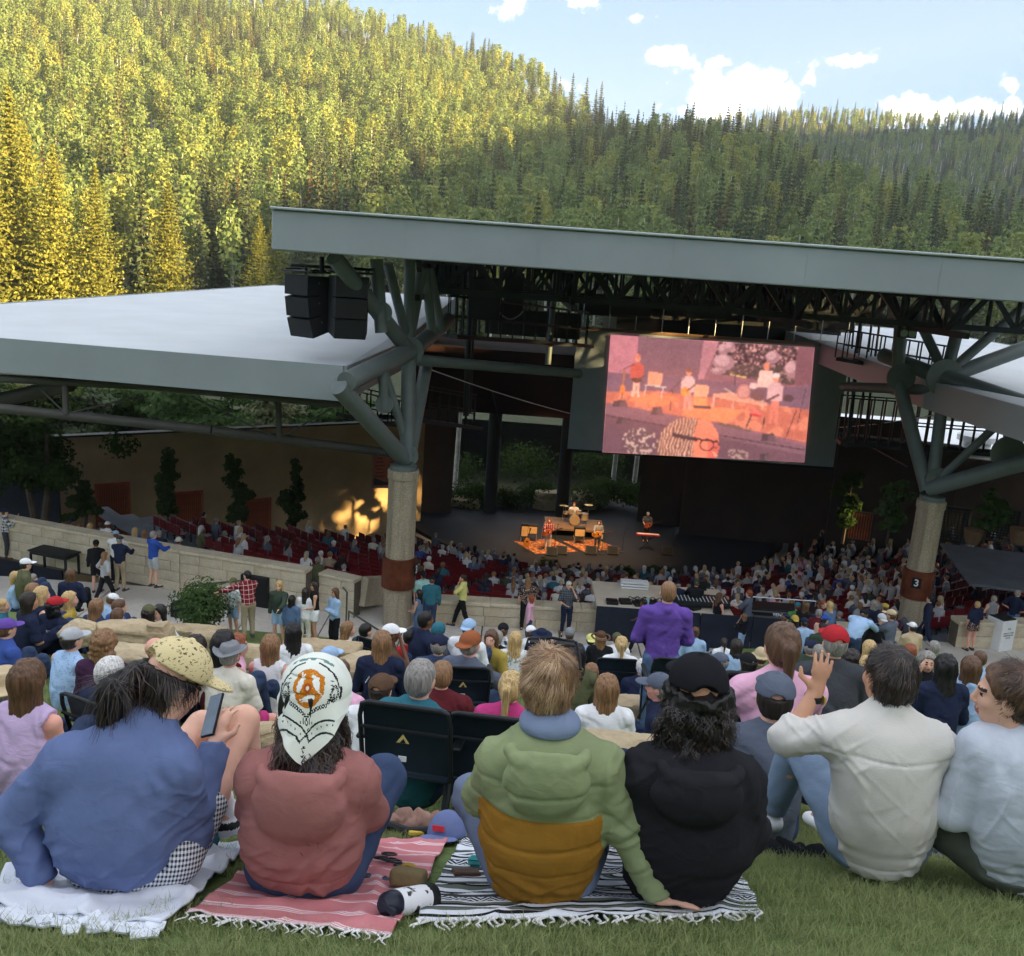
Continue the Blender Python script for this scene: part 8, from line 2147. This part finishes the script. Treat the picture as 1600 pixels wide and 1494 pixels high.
 fill(ell(10.75,3.7,.55,.6),c(188,120,120));fill(ell(10.75,3.7,.42,.46),c(216,150,146));fill(ell(11.5,3.2,.35,.25),c(230,190,192));fill(ell(11.9,3.9,.5,.45),c(120,78,84));fill(line(9.6,2.45,10.8,2.6,.06),c(220,180,120));fill(line(10.0,2.5,9.95,3.8,.03),c(60,40,50));fill(line(9.2,3.5,10,3.9,.03),c(230,200,200))
 fill(poly([(11.9,2.0),(12.9,2.0),(13.1,3.3),(11.7,3.3)]),c(244,196,190));fill(ell(12.4,1.65,.24,.32),c(236,140,116));fig(13.2,6.0,3.8,c(220,172,178),c(232,130,112),c(236,214,214));fill(line(12.6,4.3,13.5,3.8,.09),c(96,56,60))
 fill(poly([(11.2,4.7),(11.6,4.75),(12.4,5.5),(11.9,5.5)]),c(236,120,110));fill(line(11.4,5.4,12.2,5.5,.1),c(206,44,60));fill(line(11.2,6.4,11.5,5.5,.06),c(60,36,44));fill(line(12.5,6.4,12.55,5.6,.05),c(60,36,44));fill(line(15.2,5.9,15.6,3.2,.03),c(60,40,50));fill(line(14.4,7.0,15.0,4.9,.04),c(60,40,50));fill(ell(14.3,4.0,.4,.3),c(80,54,60))
 for(x,y,w,h)in((.5,4.85,1.3,.6),(3.6,5.2,1.0,.7),(.9,6.2,.9,.55),(12.4,6.8,1.2,.65),(12.4,8.4,.9,.6)):fill(poly([(x,y+h),(x+.1,y+.1),(x+w*.8,y),(x+w,y+h)]),c(74,54,64));fill(poly([(x+w*.45,y+h),(x+w*.5,y+.2),(x+w*.8,y+.1),(x+w*.98,y+h)]),c(104,76,86))
 sc_=ell(2.9,8.0,1.4,1.1);fill(sc_&(nf>-.1),c(104,84,84));fill(sc_&(nf>.3),c(204,168,164));sc_=ell(10.6,8.7,1.0,.5);fill(sc_&(nf>.1),c(170,140,136));fill(poly([(8.9,6.1),(11.6,6.5),(11.5,6.8),(9,6.4)])&(nf>-.2),c(96,80,74))
 hd=ell(6.6,8.3,2.3,2.35)&(V_>5.9);fill(hd,c(150,96,84));st_=np.sin(U*26+V_*3+nz_*6);fill(hd&(st_>.2),c(206,146,126));fill(hd&(st_>.75),c(238,192,172));fill(hd&(st_<-.75),c(104,62,58))
 fc=poly([(7.4,6.0),(8.3,6.1),(9.0,7.0),(9.2,8.2),(9.0,9),(7.2,9),(7.1,7.2)]);fill(fc,c(248,136,108));fill(fc&(U>8.3)&(V_>7.6),c(236,110,96));fill(line(5.6,7.35,7.3,7.6,.16),c(70,40,48));fill(line(7.2,7.55,9.0,7.7,.08),c(44,26,34))
 gl=ell(8.2,8.0,.58,.5);fill(gl&~ell(8.2,8.0,.48,.40),c(40,24,32));fill(ell(8.9,7.9,.2,.35)&~ell(8.9,7.9,.14,.28),c(40,24,32));fill(line(8.8,8.6,9.0,8.8,.1),c(250,170,140))
 k_=np.array([.25,.5,.25]);B_=C.copy()
 for ax in(0,1):B_=sum(np.roll(B_,s_-1,ax)*w_ for s_,w_ in enumerate(k_))
 B_=B_*.8+C*.2;sh=1+.16*nz_[...,None]+.10*nf[...,None]+np.random.default_rng(2).normal(0,.05,C.shape[:2])[...,None]
 glow=np.exp(-((U-6)/6)**2-((V_-4.8)/2.2)**2)[...,None]*np.array([.16,.05,.02])
 return np.clip((B_*sh+glow)*np.array([1.14,1.0,.88])+np.array([.05,.035,.035]),0,1)
PIC=paint()
p00,p10,p11,p01=[np.array(q)for q in((2.6,45.5,8.1),(15.4,45.5,8.1),(15.42,45.5,2.5),(2.6,45.5,2.42))]
sc_e=empty('projection_screen',(9.0,45.5,5.3));tag(sc_e,'large hanging screen showing the band in warm pink light','screen')
mb=MB();mb.box((0,.05,0),(12.86,.06,5.72));mb.build('screen_surface',M('grey_screen_cloth',(150,160,172),.9,nscale=2,var=.05),sc_e)
mb=MB();mb.box((0,.03,2.93),(13.0,.12,.14));mb.build('top_batten',M('batten',(120,92,70),.6),sc_e);mb=MB();mb.box((0,.03,-2.92),(12.95,.1,.1));mb.build('bottom_bar',m_black,sc_e)
q0,q1,q2,q3=[WY(*q,45.43)-np.array(sc_e.location)for q in((954,523),(1273,543),(1257,723),(941,707))]
uu,vv=np.meshgrid(np.linspace(0,1,SW+1),np.linspace(0,1,SH+1),indexing='xy')
V=(q0*((1-uu)*(1-vv))[...,None]+q1*(uu*(1-vv))[...,None]+q2*(uu*vv)[...,None]+q3*((1-uu)*vv)[...,None]).reshape(-1,3)
I=np.arange((SW+1)*(SH+1)).reshape(SH+1,SW+1);Q=np.stack([I[:-1,:-1],I[1:,:-1],I[1:,1:],I[:-1,1:]],-1).reshape(-1,4)
me=raw_mesh('picture',V,Q,False)
ca=me.attributes.new('pic','FLOAT_COLOR','FACE');ca.data.foreach_set('color',np.concatenate([PIC.reshape(-1,3),np.ones((SW*SH,1))],1).astype(np.float32).ravel())
t=NT('screen_picture');at=t.n('ShaderNodeAttribute',attribute_name='pic');em=t.n('ShaderNodeEmission',{'Strength':SCREEN_GAIN});t.t.links.new(at.outputs['Color'],em.inputs['Color']);t.t.links.new(em.outputs[0],t.out.inputs[0]);me.materials.append(t.m)
obj('picture',me,sc_e)
for k in range(11):
 mb=MB();mb.tube([(-6.2+1.24*k,0,2.98),(-6.2+1.24*k,0,4.2)],.025,n=5);mb.build('hanging_chain',m_alu,sc_e)
# ------------------------------------------------------------------ the evening air
hz=MB();hz.box((300,550,128),(4800,4400,276));t=NT('haze_air');pv=t.n('ShaderNodeVolumePrincipled',{'Color':(.86,.92,1.0),'Density':HAZE,'Anisotropy':.2});t.t.links.new(pv.outputs[0],t.out.inputs['Volume'])
o=hz.build('haze',t.m);tag(o,'thin evening haze filling the valley','haze',kind='stuff')
# ------------------------------------------------------------------ blankets and small things in the foreground
def hitlawn(x,y,up=0.0):
 t=2.0
 lo,hi=.8,9.0
 for _ in range(40):
  m=(lo+hi)/2;p=W(x,y,m)
  if p[2]>float(lawn_base(p[0],p[1]))+up:lo=m
  else:hi=m
 return W(x,y,lo)
def blanket(name,corners,nu,nv,thick,label,mat,seed,wr=.012,lift=.022):
 c=[hitlawn(*q)for q in corners]
 u,v=np.meshgrid(np.linspace(0,1,nu),np.linspace(0,1,nv),indexing='ij')
 P=c[0]*((1-u)*(1-v))[...,None]+c[1]*(u*(1-v))[...,None]+c[2]*(u*v)[...,None]+c[3]*((1-u)*v)[...,None]
 P=P.reshape(-1,3);uf,vf=u.ravel(),v.ravel()
 jit=.018*fbm(P*5+seed,2);edge=np.minimum(np.minimum(uf,1-uf),np.minimum(vf,1-vf))<.02
 P[:,0]+=jit;P[:,1]+=.014*fbm(P*6+seed+9,2)
 f=(1-np.abs(vnoise(P*np.array([4.,7.,0])+seed)))**3+.7*(1-np.abs(vnoise((P@rotz(.9).T)*np.array([9.,4.,0])+seed)))**4
 P[:,2]=lawn_z(P[:,0],P[:,1])+lift+wr*f+.004*vnoise(P*25)
 I=np.arange(nu*nv).reshape(nu,nv);Q=np.stack([I[:-1,:-1],I[1:,:-1],I[1:,1:],I[:-1,1:]],-1).reshape(-1,4)
 cen=P.mean(0);n=len(P)
 rim=np.concatenate([I[0,:],I[1:,-1],I[-1,-2::-1],I[-2:0:-1,0]]);Vb=P-np.array([0,0,thick])
 side=np.stack([rim,np.roll(rim,-1),np.roll(rim,-1)+n,rim+n],1)
 me=raw_mesh(name,np.vstack([P,Vb])-cen,np.concatenate([Q,Q[:,::-1]+n,side]),True,(mat,))
 uv=me.attributes.new('weave','FLOAT_VECTOR','POINT');uv.data.foreach_set('vector',np.tile(np.column_stack([uf,vf,0*uf]),(2,1)).astype(np.float32).ravel())
 o=obj(name,me,loc=cen);tag(o,label,'blanket');return o,P.reshape(nu,nv,3),cen
def fringe(o,edge,cen,mat,n,L,r_,seed,name='tassel'):
 rng=np.random.default_rng(seed);m=len(edge)
 for k in range(n):
  i=int((k+.5)/n*(m-1));a=edge[i];d=np.array([rng.normal(0,.35),-1.0,0]);d/=np.linalg.norm(d)
  l=L*(.6+.7*rng.random());pts=[a+d*l*t+np.array([.012*math.sin(5*t+k),0,0])for t in np.linspace(-.1,1,5)]
  pts=np.array(pts);pts[:,2]=lawn_z(pts[:,0],pts[:,1])+.028-.012*np.linspace(0,1,5)
  mb=MB();mb.tube(pts-cen,[r_,r_*1.2,r_*.9,r_*.8,r_*.5],n=5);mb.build(name,mat,o,True)
m_wb=M('white_blanket_wool',(216,220,230),.95,nscale=5,var=.05,bscale=240,bstr=.4,bdist=.003,spec=.1)
wb,WP,wc=blanket('blanket',[(-30,1425),(255,1452),(400,1315),(40,1330)],60,40,.008,'white fringed blanket under the woman in blue',m_wb,3,.030)
for k in range(16):
 rng=np.random.default_rng(k+60);a=WP[int((k+.5)/16*59),0];w=.05+.03*rng.random();l=.05+.06*rng.random();an=rng.normal(-1.57,.35);d=np.array([math.cos(an),math.sin(an),0]);s=np.array([-d[1],d[0],0])
 V=[]
 for t in(-.1,.35,.7,1.0):
  c_=a+d*l*t;c_[2]=float(lawn_z(c_[0],c_[1]))+.03-.010*t+.008*math.sin(9*t+k)
  V+=[c_-s*w/2*(1-.3*t),c_+s*w/2*(1-.3*t)]
 V=np.array(V)-wc;V=np.vstack([V,V-np.array([0,0,.006])])
 mb=MB();mb.add(V,[(0,1,3,2),(2,3,5,4),(4,5,7,6),(8,10,11,9),(10,12,13,11),(12,14,15,13),(0,2,10,8),(2,4,12,10),(4,6,14,12),(1,9,11,3),(3,11,13,5),(5,13,15,7),(6,7,15,14)]);mb.build('fringe_strip',m_wb,wb,True)
t=NT('rose_striped_towel');at=t.n('ShaderNodeAttribute',attribute_name='weave');sp=t.n('ShaderNodeSeparateXYZ');t.t.links.new(at.outputs['Vector'],sp.inputs[0])
vv_=t.math('MULTIPLY',sp.outputs[1],11.0);fr_=t.math('FRACT',vv_);st_=t.math('MULTIPLY',t.math('LESS_THAN',fr_,.30),t.math('LESS_THAN',t.math('FRACT',t.math('MULTIPLY',fr_,10.0)),.55))
m_pb=t.pbsdf(t.mix(t.math('MULTIPLY',st_,.85),t.mix(t.noise(9,3,.5,t.coord('Object')),lin((182,106,112)),lin((206,138,142))),lin((232,216,220))),.95,bump=t.noise(220,2,.5,t.coord('Object')),bstr=.35,bdist=.003,spec=.1)
pb,PP,pc=blanket('blanket',[(292,1432),(610,1462),(702,1318),(470,1296)],64,48,.006,'rose pink striped blanket under the bandana woman',m_pb,8,.018)
fringe(pb,PP[:,0],pc,M('white_tassel',(226,224,222),.9,nscale=20),34,.05,.0028,4)
t=NT('black_white_woven');at=t.n('ShaderNodeAttribute',attribute_name='weave');sp=t.n('ShaderNodeSeparateXYZ');t.t.links.new(at.outputs['Vector'],sp.inputs[0])
U_,V_2=sp.outputs[0],sp.outputs[1];wav=t.math('ADD',V_2,t.math('MULTIPLY',t.math('SINE',t.math('MULTIPLY',U_,14.0)),.004))
cr=t.n('ShaderNodeValToRGB');cr.color_ramp.interpolation='CONSTANT';K,Wt,G_,D_=(32,32,36),(214,218,226),(96,104,96),(64,70,70)
seq=[(0,Wt),(.06,K),(.10,Wt),(.16,G_),(.22,K),(.25,Wt),(.30,K),(.34,G_),(.40,Wt),(.43,K),(.52,D_),(.58,Wt),(.62,K),(.66,Wt),(.72,G_),(.78,K),(.82,Wt),(.88,K),(.92,G_),(.96,Wt)]
while len(cr.color_ramp.elements)<len(seq):cr.color_ramp.elements.new(.5)
for e_,(pos,c_)in zip(cr.color_ramp.elements,seq):e_.position=pos;e_.color=(*lin(c_),1)
t.t.links.new(t.math('FRACT',t.math('MULTIPLY',wav,3.1)),cr.inputs[0])
band=t.math('MULTIPLY',t.math('GREATER_THAN',t.math('FRACT',t.math('MULTIPLY',V_2,3.1)),.43),t.math('LESS_THAN',t.math('FRACT',t.math('MULTIPLY',V_2,3.1)),.52))
zig=t.math('LESS_THAN',t.math('FRACT',t.math('ADD',t.math('MULTIPLY',V_2,60.0),t.math('MULTIPLY',t.math('PINGPONG',t.math('MULTIPLY',U_,34.0),1.0),1.6))),.45)
m_sb=t.pbsdf(t.mix(t.math('MULTIPLY',band,zig),cr.outputs[0],lin(Wt)),.95,bump=t.noise(180,2,.5,t.coord('Object')),bstr=.4,bdist=.003,spec=.1)
sb_,SPn,sc2=blanket('blanket',[(652,1440),(1188,1448),(1130,1345),(735,1290)],84,56,.007,'black and white patterned woven blanket in the middle',m_sb,12,.016)
fringe(sb_,SPn[:,0],sc2,M('white_tassel',(226,224,222)),46,.055,.0042,9)
def drop(name,px,py,label,cat,rz=0.0,up=.03):
 p=hitlawn(px,py);p[2]=float(lawn_z(p[0],p[1]))+up;e=empty(name,p,R(rz));e.rotation_euler=(-math.atan(.41),0,R(rz))if rz==0 else(-math.atan(.41)*math.cos(R(rz)),math.atan(.41)*math.sin(R(rz)),R(rz));tag(e,label,cat);return e
e=drop('baseball_cap',698,1305,'blue-grey cap with small red label lying on the blanket','cap',0,.035)
m_bc=sweat('faded_blue_twill',(104,116,156))
me=mesh_from('crown',lambda p:np.maximum(el(p,(0,0,0),(.088,.098,.11)),-p[:,2]),(-.12,-.13,-.02),(.12,.13,.13),.006);q=obj('crown',me,e);set_mat(q,m_bc)
me=mesh_from('brim',lambda p:np.maximum(el(p,(-.03,-.10,.006),(.085,.075,.009)),-(.0-p[:,1]-.03)),(-.14,-.2,-.02),(.1,.02,.04),.005);q=obj('brim',me,e);set_mat(q,m_bc)
mb=MB();mb.box((-.035,-.093,.045),(.055,.006,.024),rz=-.3);lb_=mb.build('label',M('red_label',(206,52,66),.7),e)
e=drop('cloth_bag',640,1290,'crumpled brown and black cloth bag behind the pink blanket','bag',0,.02)
me=mesh_from('bag_body',lambda p:smin(rc(p,(-.13,0,.04),(.13,.02,.05),.06,.055,.8,(1,0,0)),el(p,(.02,.04,.06),(.12,.08,.05)),.04),(-.25,-.12,-.05),(.25,.16,.16),.008,folds(.016,14,16,3));q=obj('bag_body',me,e);set_mat(q,cloth('taupe',(142,112,100)))
mb=MB();mb.tube([(-.18,-.05,.03),(-.1,-.08,.06),(.0,-.075,.03),(.12,-.09,.05)],[.03,.02,.025,.02],n=8);mb.build('black_strap',m_black,e,True)
mb=MB();mb.box((.04,-.10,.035),(.07,.03,.02),rz=.3,bev=.004);mb.build('yellow_packet',M('yellow_packet',(206,172,60),.5),e)
e=drop('bead_bracelets',612,1352,'small dark heap of bracelets on the pink blanket','bracelets')
mb=MB();rng=np.random.default_rng(3)
for k in range(5):t_=np.linspace(0,6.28,22);mb.tube(np.column_stack([rng.normal(0,.02)+.028*np.cos(t_),rng.normal(0,.015)+.02*np.sin(t_),.006+.004*k+0*t_]),.004,n=5,cap=False)
mb.build('rings',M('dark_metal_beads',(60,60,64),.3,metal=.5,nscale=60,var=.6),e,True)
e=drop('pouch',637,1388,'olive brown zip pouch with yellow strap','pouch',-12)
me=mesh_from('pouch_body',lambda p:rbox(p,(0,0,.028),(.062,.038,.030),.018),(-.08,-.06,-.01),(.08,.06,.07),.006);q=obj('pouch_body',me,e);set_mat(q,cloth('olive_leather',(122,108,78)))
mb=MB();t_=np.linspace(0,3.3,14);mb.tube(np.column_stack([-.02+.035*np.cos(t_),.055+0*t_,.02+.035*np.sin(t_)]),.009,n=6);mb.build('strap',M('ochre_strap',(178,140,62),.7),e,True)
e=drop('phone',592,1375,'black phone in a clear case lying beside the jeans','phone',35,.022);mb=MB();mb.box((0,0,0),(.075,.15,.011),bev=.004);mb.build('phone_case',m_black,e);mb=MB();mb.box((0,0,.007),(.064,.138,.002));mb.build('phone_screen',bpy.data.materials['phone_glass'],e)
e=drop('water_bottle',640,1420,'white and black insulated bottle lying on its side','bottle',0,.05);e.rotation_euler=(R(90-22),0,R(-38))
mb=MB();mb.lathe([(.034,-.10),(.040,-.095),(.042,-.05),(.042,.06),(.040,.075)],24);mb.build('bottle_body',splotch('bottle_print',(226,226,230),(70,66,66),34,.60),e,True);mb=MB();mb.lathe([(.043,-.106),(.045,-.10),(.045,-.075),(.043,-.07)],24);mb.build('base_boot',m_black,e,True);mb=MB();mb.lathe([(.040,.074),(.041,.085),(.036,.115),(.02,.135)],24);mb.build('lid',M('navy_lid',(30,34,48),.4),e,True);mb=MB();mb.box((.02,.0,.13),(.07,.022,.014),bev=.004);mb.build('lid_spout',M('navy_lid',(30,34,48),.4),e)
e=drop('wallet',728,1368,'dark brown leather wallet on the patterned blanket','wallet',10,.022);mb=MB();mb.box((0,0,.006),(.10,.075,.014),bev=.004);mb.build('leather',M('brown_leather',(84,56,46),.5),e)
e=drop('earbud_case',742,1357,'small turquoise case beside the wallet','case',0,.025);mb=MB();mb.box((0,0,.018),(.055,.04,.04),bev=.012);mb.build('case_shell',M('turquoise_plastic',(70,178,176),.4),e);mb=MB();mb.box((0,-.0205,.024),(.05,.002,.002));mb.build('lid_gap',m_black,e)
e=drop('drink_can',1470,1340,'silver and black drink can lying beside the white shirt man','can',0,.036);e.rotation_euler=(R(90),0,R(62))
mb=MB();mb.lathe([(.024,-.06),(.033,-.052),(.033,.05),(.028,.058)],24);mb.build('can_body',splotch('can_print',(54,58,66),(150,154,160),26,.6),e,True);mb=MB();mb.lathe([(.0275,.058),(.0275,.062),(.024,.062),(.023,.059)],24);mb.build('can_top',m_alu,e,True)
p=hitlawn(1300,1352);e=empty('jacket',p);tag(e,'crumpled black jacket on the grass under the white shirt man','jacket')
me=mesh_from('jacket_cloth',lambda q:smin(rc(q,(-.24,.02,.03),(.12,-.03,.03),.075,.06,.6,(1,0,0)),rc(q,(.1,.0,.03),(.36,.10,.02),.06,.045,.6,(1,0,0)),.05),(-.36,-.14,-.06),(.46,.2,.14),.010,folds(.022,10,12,5));q=obj('jacket_cloth',me,e);set_mat(q,sweat('black_jacket',(30,31,35)))
p=hitlawn(318,1330);e=empty('tote_bag',p);tag(e,'teal fabric bag between the bare legs and the sweatshirt','bag');me=mesh_from('bag_body',lambda q:rbox(q,(0,0,.09),(.05,.07,.09),.03),(-.09,-.1,-.02),(.09,.1,.2),.008,folds(.008,14,14,2));q=obj('bag_body',me,e);set_mat(q,CM('teal'))
for(c_,lb,colr,sd)in[([(265,1112),(400,1122),(420,1095),(270,1090)],'teal picnic blanket under the fedora man','teal',20),([(905,1142),(1010,1140),(1000,1118),(915,1118)],'bright blue picnic blanket beside the long-haired girl','royal',22)]:
 P4=[]
 for q in c_:P4 .append(q)
 def hl2(x,y):
  lo,hi=4.0,16.0
  for _ in range(40):
   m=(lo+hi)/2;p=W(x,y,m)
   if p[2]>float(lawn_z(p[0],p[1])):lo=m
   else:hi=m
  return W(x,y,lo)
 pts=np.array([hl2(*q)for q in P4]);u,v=np.meshgrid(np.linspace(0,1,20),np.linspace(0,1,14),indexing='ij')
 G4=pts[0]*((1-u)*(1-v))[...,None]+pts[1]*(u*(1-v))[...,None]+pts[2]*(u*v)[...,None]+pts[3]*((1-u)*v)[...,None];G4=G4 .reshape(-1,3);G4[:,2]=lawn_z(G4[:,0],G4[:,1])+.02+.012*vnoise(G4*9)
 I=np.arange(280).reshape(20,14);Q=np.stack([I[:-1,:-1],I[1:,:-1],I[1:,1:],I[:-1,1:]],-1).reshape(-1,4);cc=G4 .mean(0);o=obj('picnic_blanket',raw_mesh('picnic_blanket',np.vstack([G4,G4-np.array([0,0,.008])])-cc,np.concatenate([Q,Q[:,::-1]+280]),True,(CM(colr),)),loc=cc);tag(o,lb,'blanket')
# ------------------------------------------------------------------ grass blades on the near lawn
t=NT('grass_blade');rnd=t.n('ShaderNodeObjectInfo').outputs['Random'];at=t.n('ShaderNodeAttribute',attribute_name='tone')
c=t.mix(at.outputs['Fac'],(.185,.235,.09),(.41,.44,.21));c=t.mix(t.rng(t.noise(.9,3,.6,t.n('ShaderNodeNewGeometry').outputs['Position']),.4,.7,0,.5),c,(.31,.34,.15))
d_=t.n('ShaderNodeBsdfDiffuse',{'Color':c});tr=t.n('ShaderNodeBsdfTranslucent',{'Color':c});mx=t.n('ShaderNodeMixShader',{0:.3});t.t.links.new(d_.outputs[0],mx.inputs[1]);t.t.links.new(tr.outputs[0],mx.inputs[2]);t.t.links.new(mx.outputs[0],t.out.inputs[0]);m_blade=t.m
gcol=bpy.data.collections.new('grass_kinds')
def grass_patch(seed,size,n,hgt,wid):
 rng=np.random.default_rng(seed);b=(rng.random((n,2))-.5)*size;an=rng.random(n)*6.28;h_=hgt*(.55+.8*rng.random(n));ln=h_*(.25+.6*rng.random(n));la=rng.random(n)*6.28
 w=wid*(.7+.6*rng.random(n));sx_,sy_=np.cos(an)*w/2,np.sin(an)*w/2;z0=-.41*b[:,1]
 def pt(t,s):return np.column_stack([b[:,0]+np.cos(la)*ln*t**2+s*sx_*(1-t*.85),b[:,1]+np.sin(la)*ln*t**2+s*sy_*(1-t*.85),z0+h_*t*(1-.12*t)])
 V=np.stack([pt(0,-1),pt(0,1),pt(.55,-1),pt(.55,1),pt(1,-1),pt(1,1)],1).reshape(-1,3);o_=(np.arange(n)*6)[:,None]
 Q=np.concatenate([o_+np.array([[0,1,3,2]]),o_+np.array([[2,3,5,4]])]);me=raw_mesh('grass_patch',V,Q,True,(m_blade,))
 tn=np.clip(np.repeat(rng.random(n),6)*.8+.2*np.tile([0,0,.5,.5,1,1],n),0,1);a=me.attributes.new('tone','FLOAT','POINT');a.data.foreach_set('value',tn.astype(np.float32));return me
for i in range(5):gcol.objects.link(bpy.data.objects.new('grass_kind_%d'%i,grass_patch(500+i,.26,560,.038,.0034)))
for i in range(3):gcol.objects.link(bpy.data.objects.new('grass_kind_far_%d'%i,grass_patch(520+i,.55,620,.045,.008)))
pts=[];kd=[]
rng=np.random.default_rng(77)
for(y0,y1,st,ks)in((1.9,5.6,.19,(0,5)),(5.6,13.5,.42,(5,8))):
 yy=y0
 while yy<y1:
  half=yy*.62+2.6
  for xx in np.arange(-half,half,st):pts.append((xx+rng.normal(0,st*.2),yy+rng.normal(0,st*.2)));kd.append(int(rng.integers(*ks)))
  yy+=st
pts=np.array(pts);kd=np.array(kd)
Z=lawn_z(pts[:,0],pts[:,1]);
def under(o,P):
 V=mverts(o.data)[:len(mverts(o.data))//2]+np.array(o.location);return V
hide=np.zeros(len(pts),bool)
for BP in(WP,PP,SPn):
 c4=[BP[0,0],BP[-1,0],BP[-1,-1],BP[0,-1]];ctr=sum(c4)/4;ins=np.ones(len(pts),bool)
 for a,b in zip(c4,c4[1:]+c4[:1]):
  nrm=np.array([-(b-a)[1],(b-a)[0]]);nrm/=np.linalg.norm(nrm);s=(pts-a[:2])@nrm;sg=np.sign((ctr[:2]-a[:2])@nrm);ins&=s*sg>-.01
 hide|=ins
pts,kd,Z=pts[~hide],kd[~hide],Z[~hide]
gn_scatter('grass',np.column_stack([pts,Z-.002]),kd,np.zeros(len(pts)),np.ones(len(pts)),gcol,'short green grass of the sloping lawn','grass')
print('GRASS patches',len(pts))
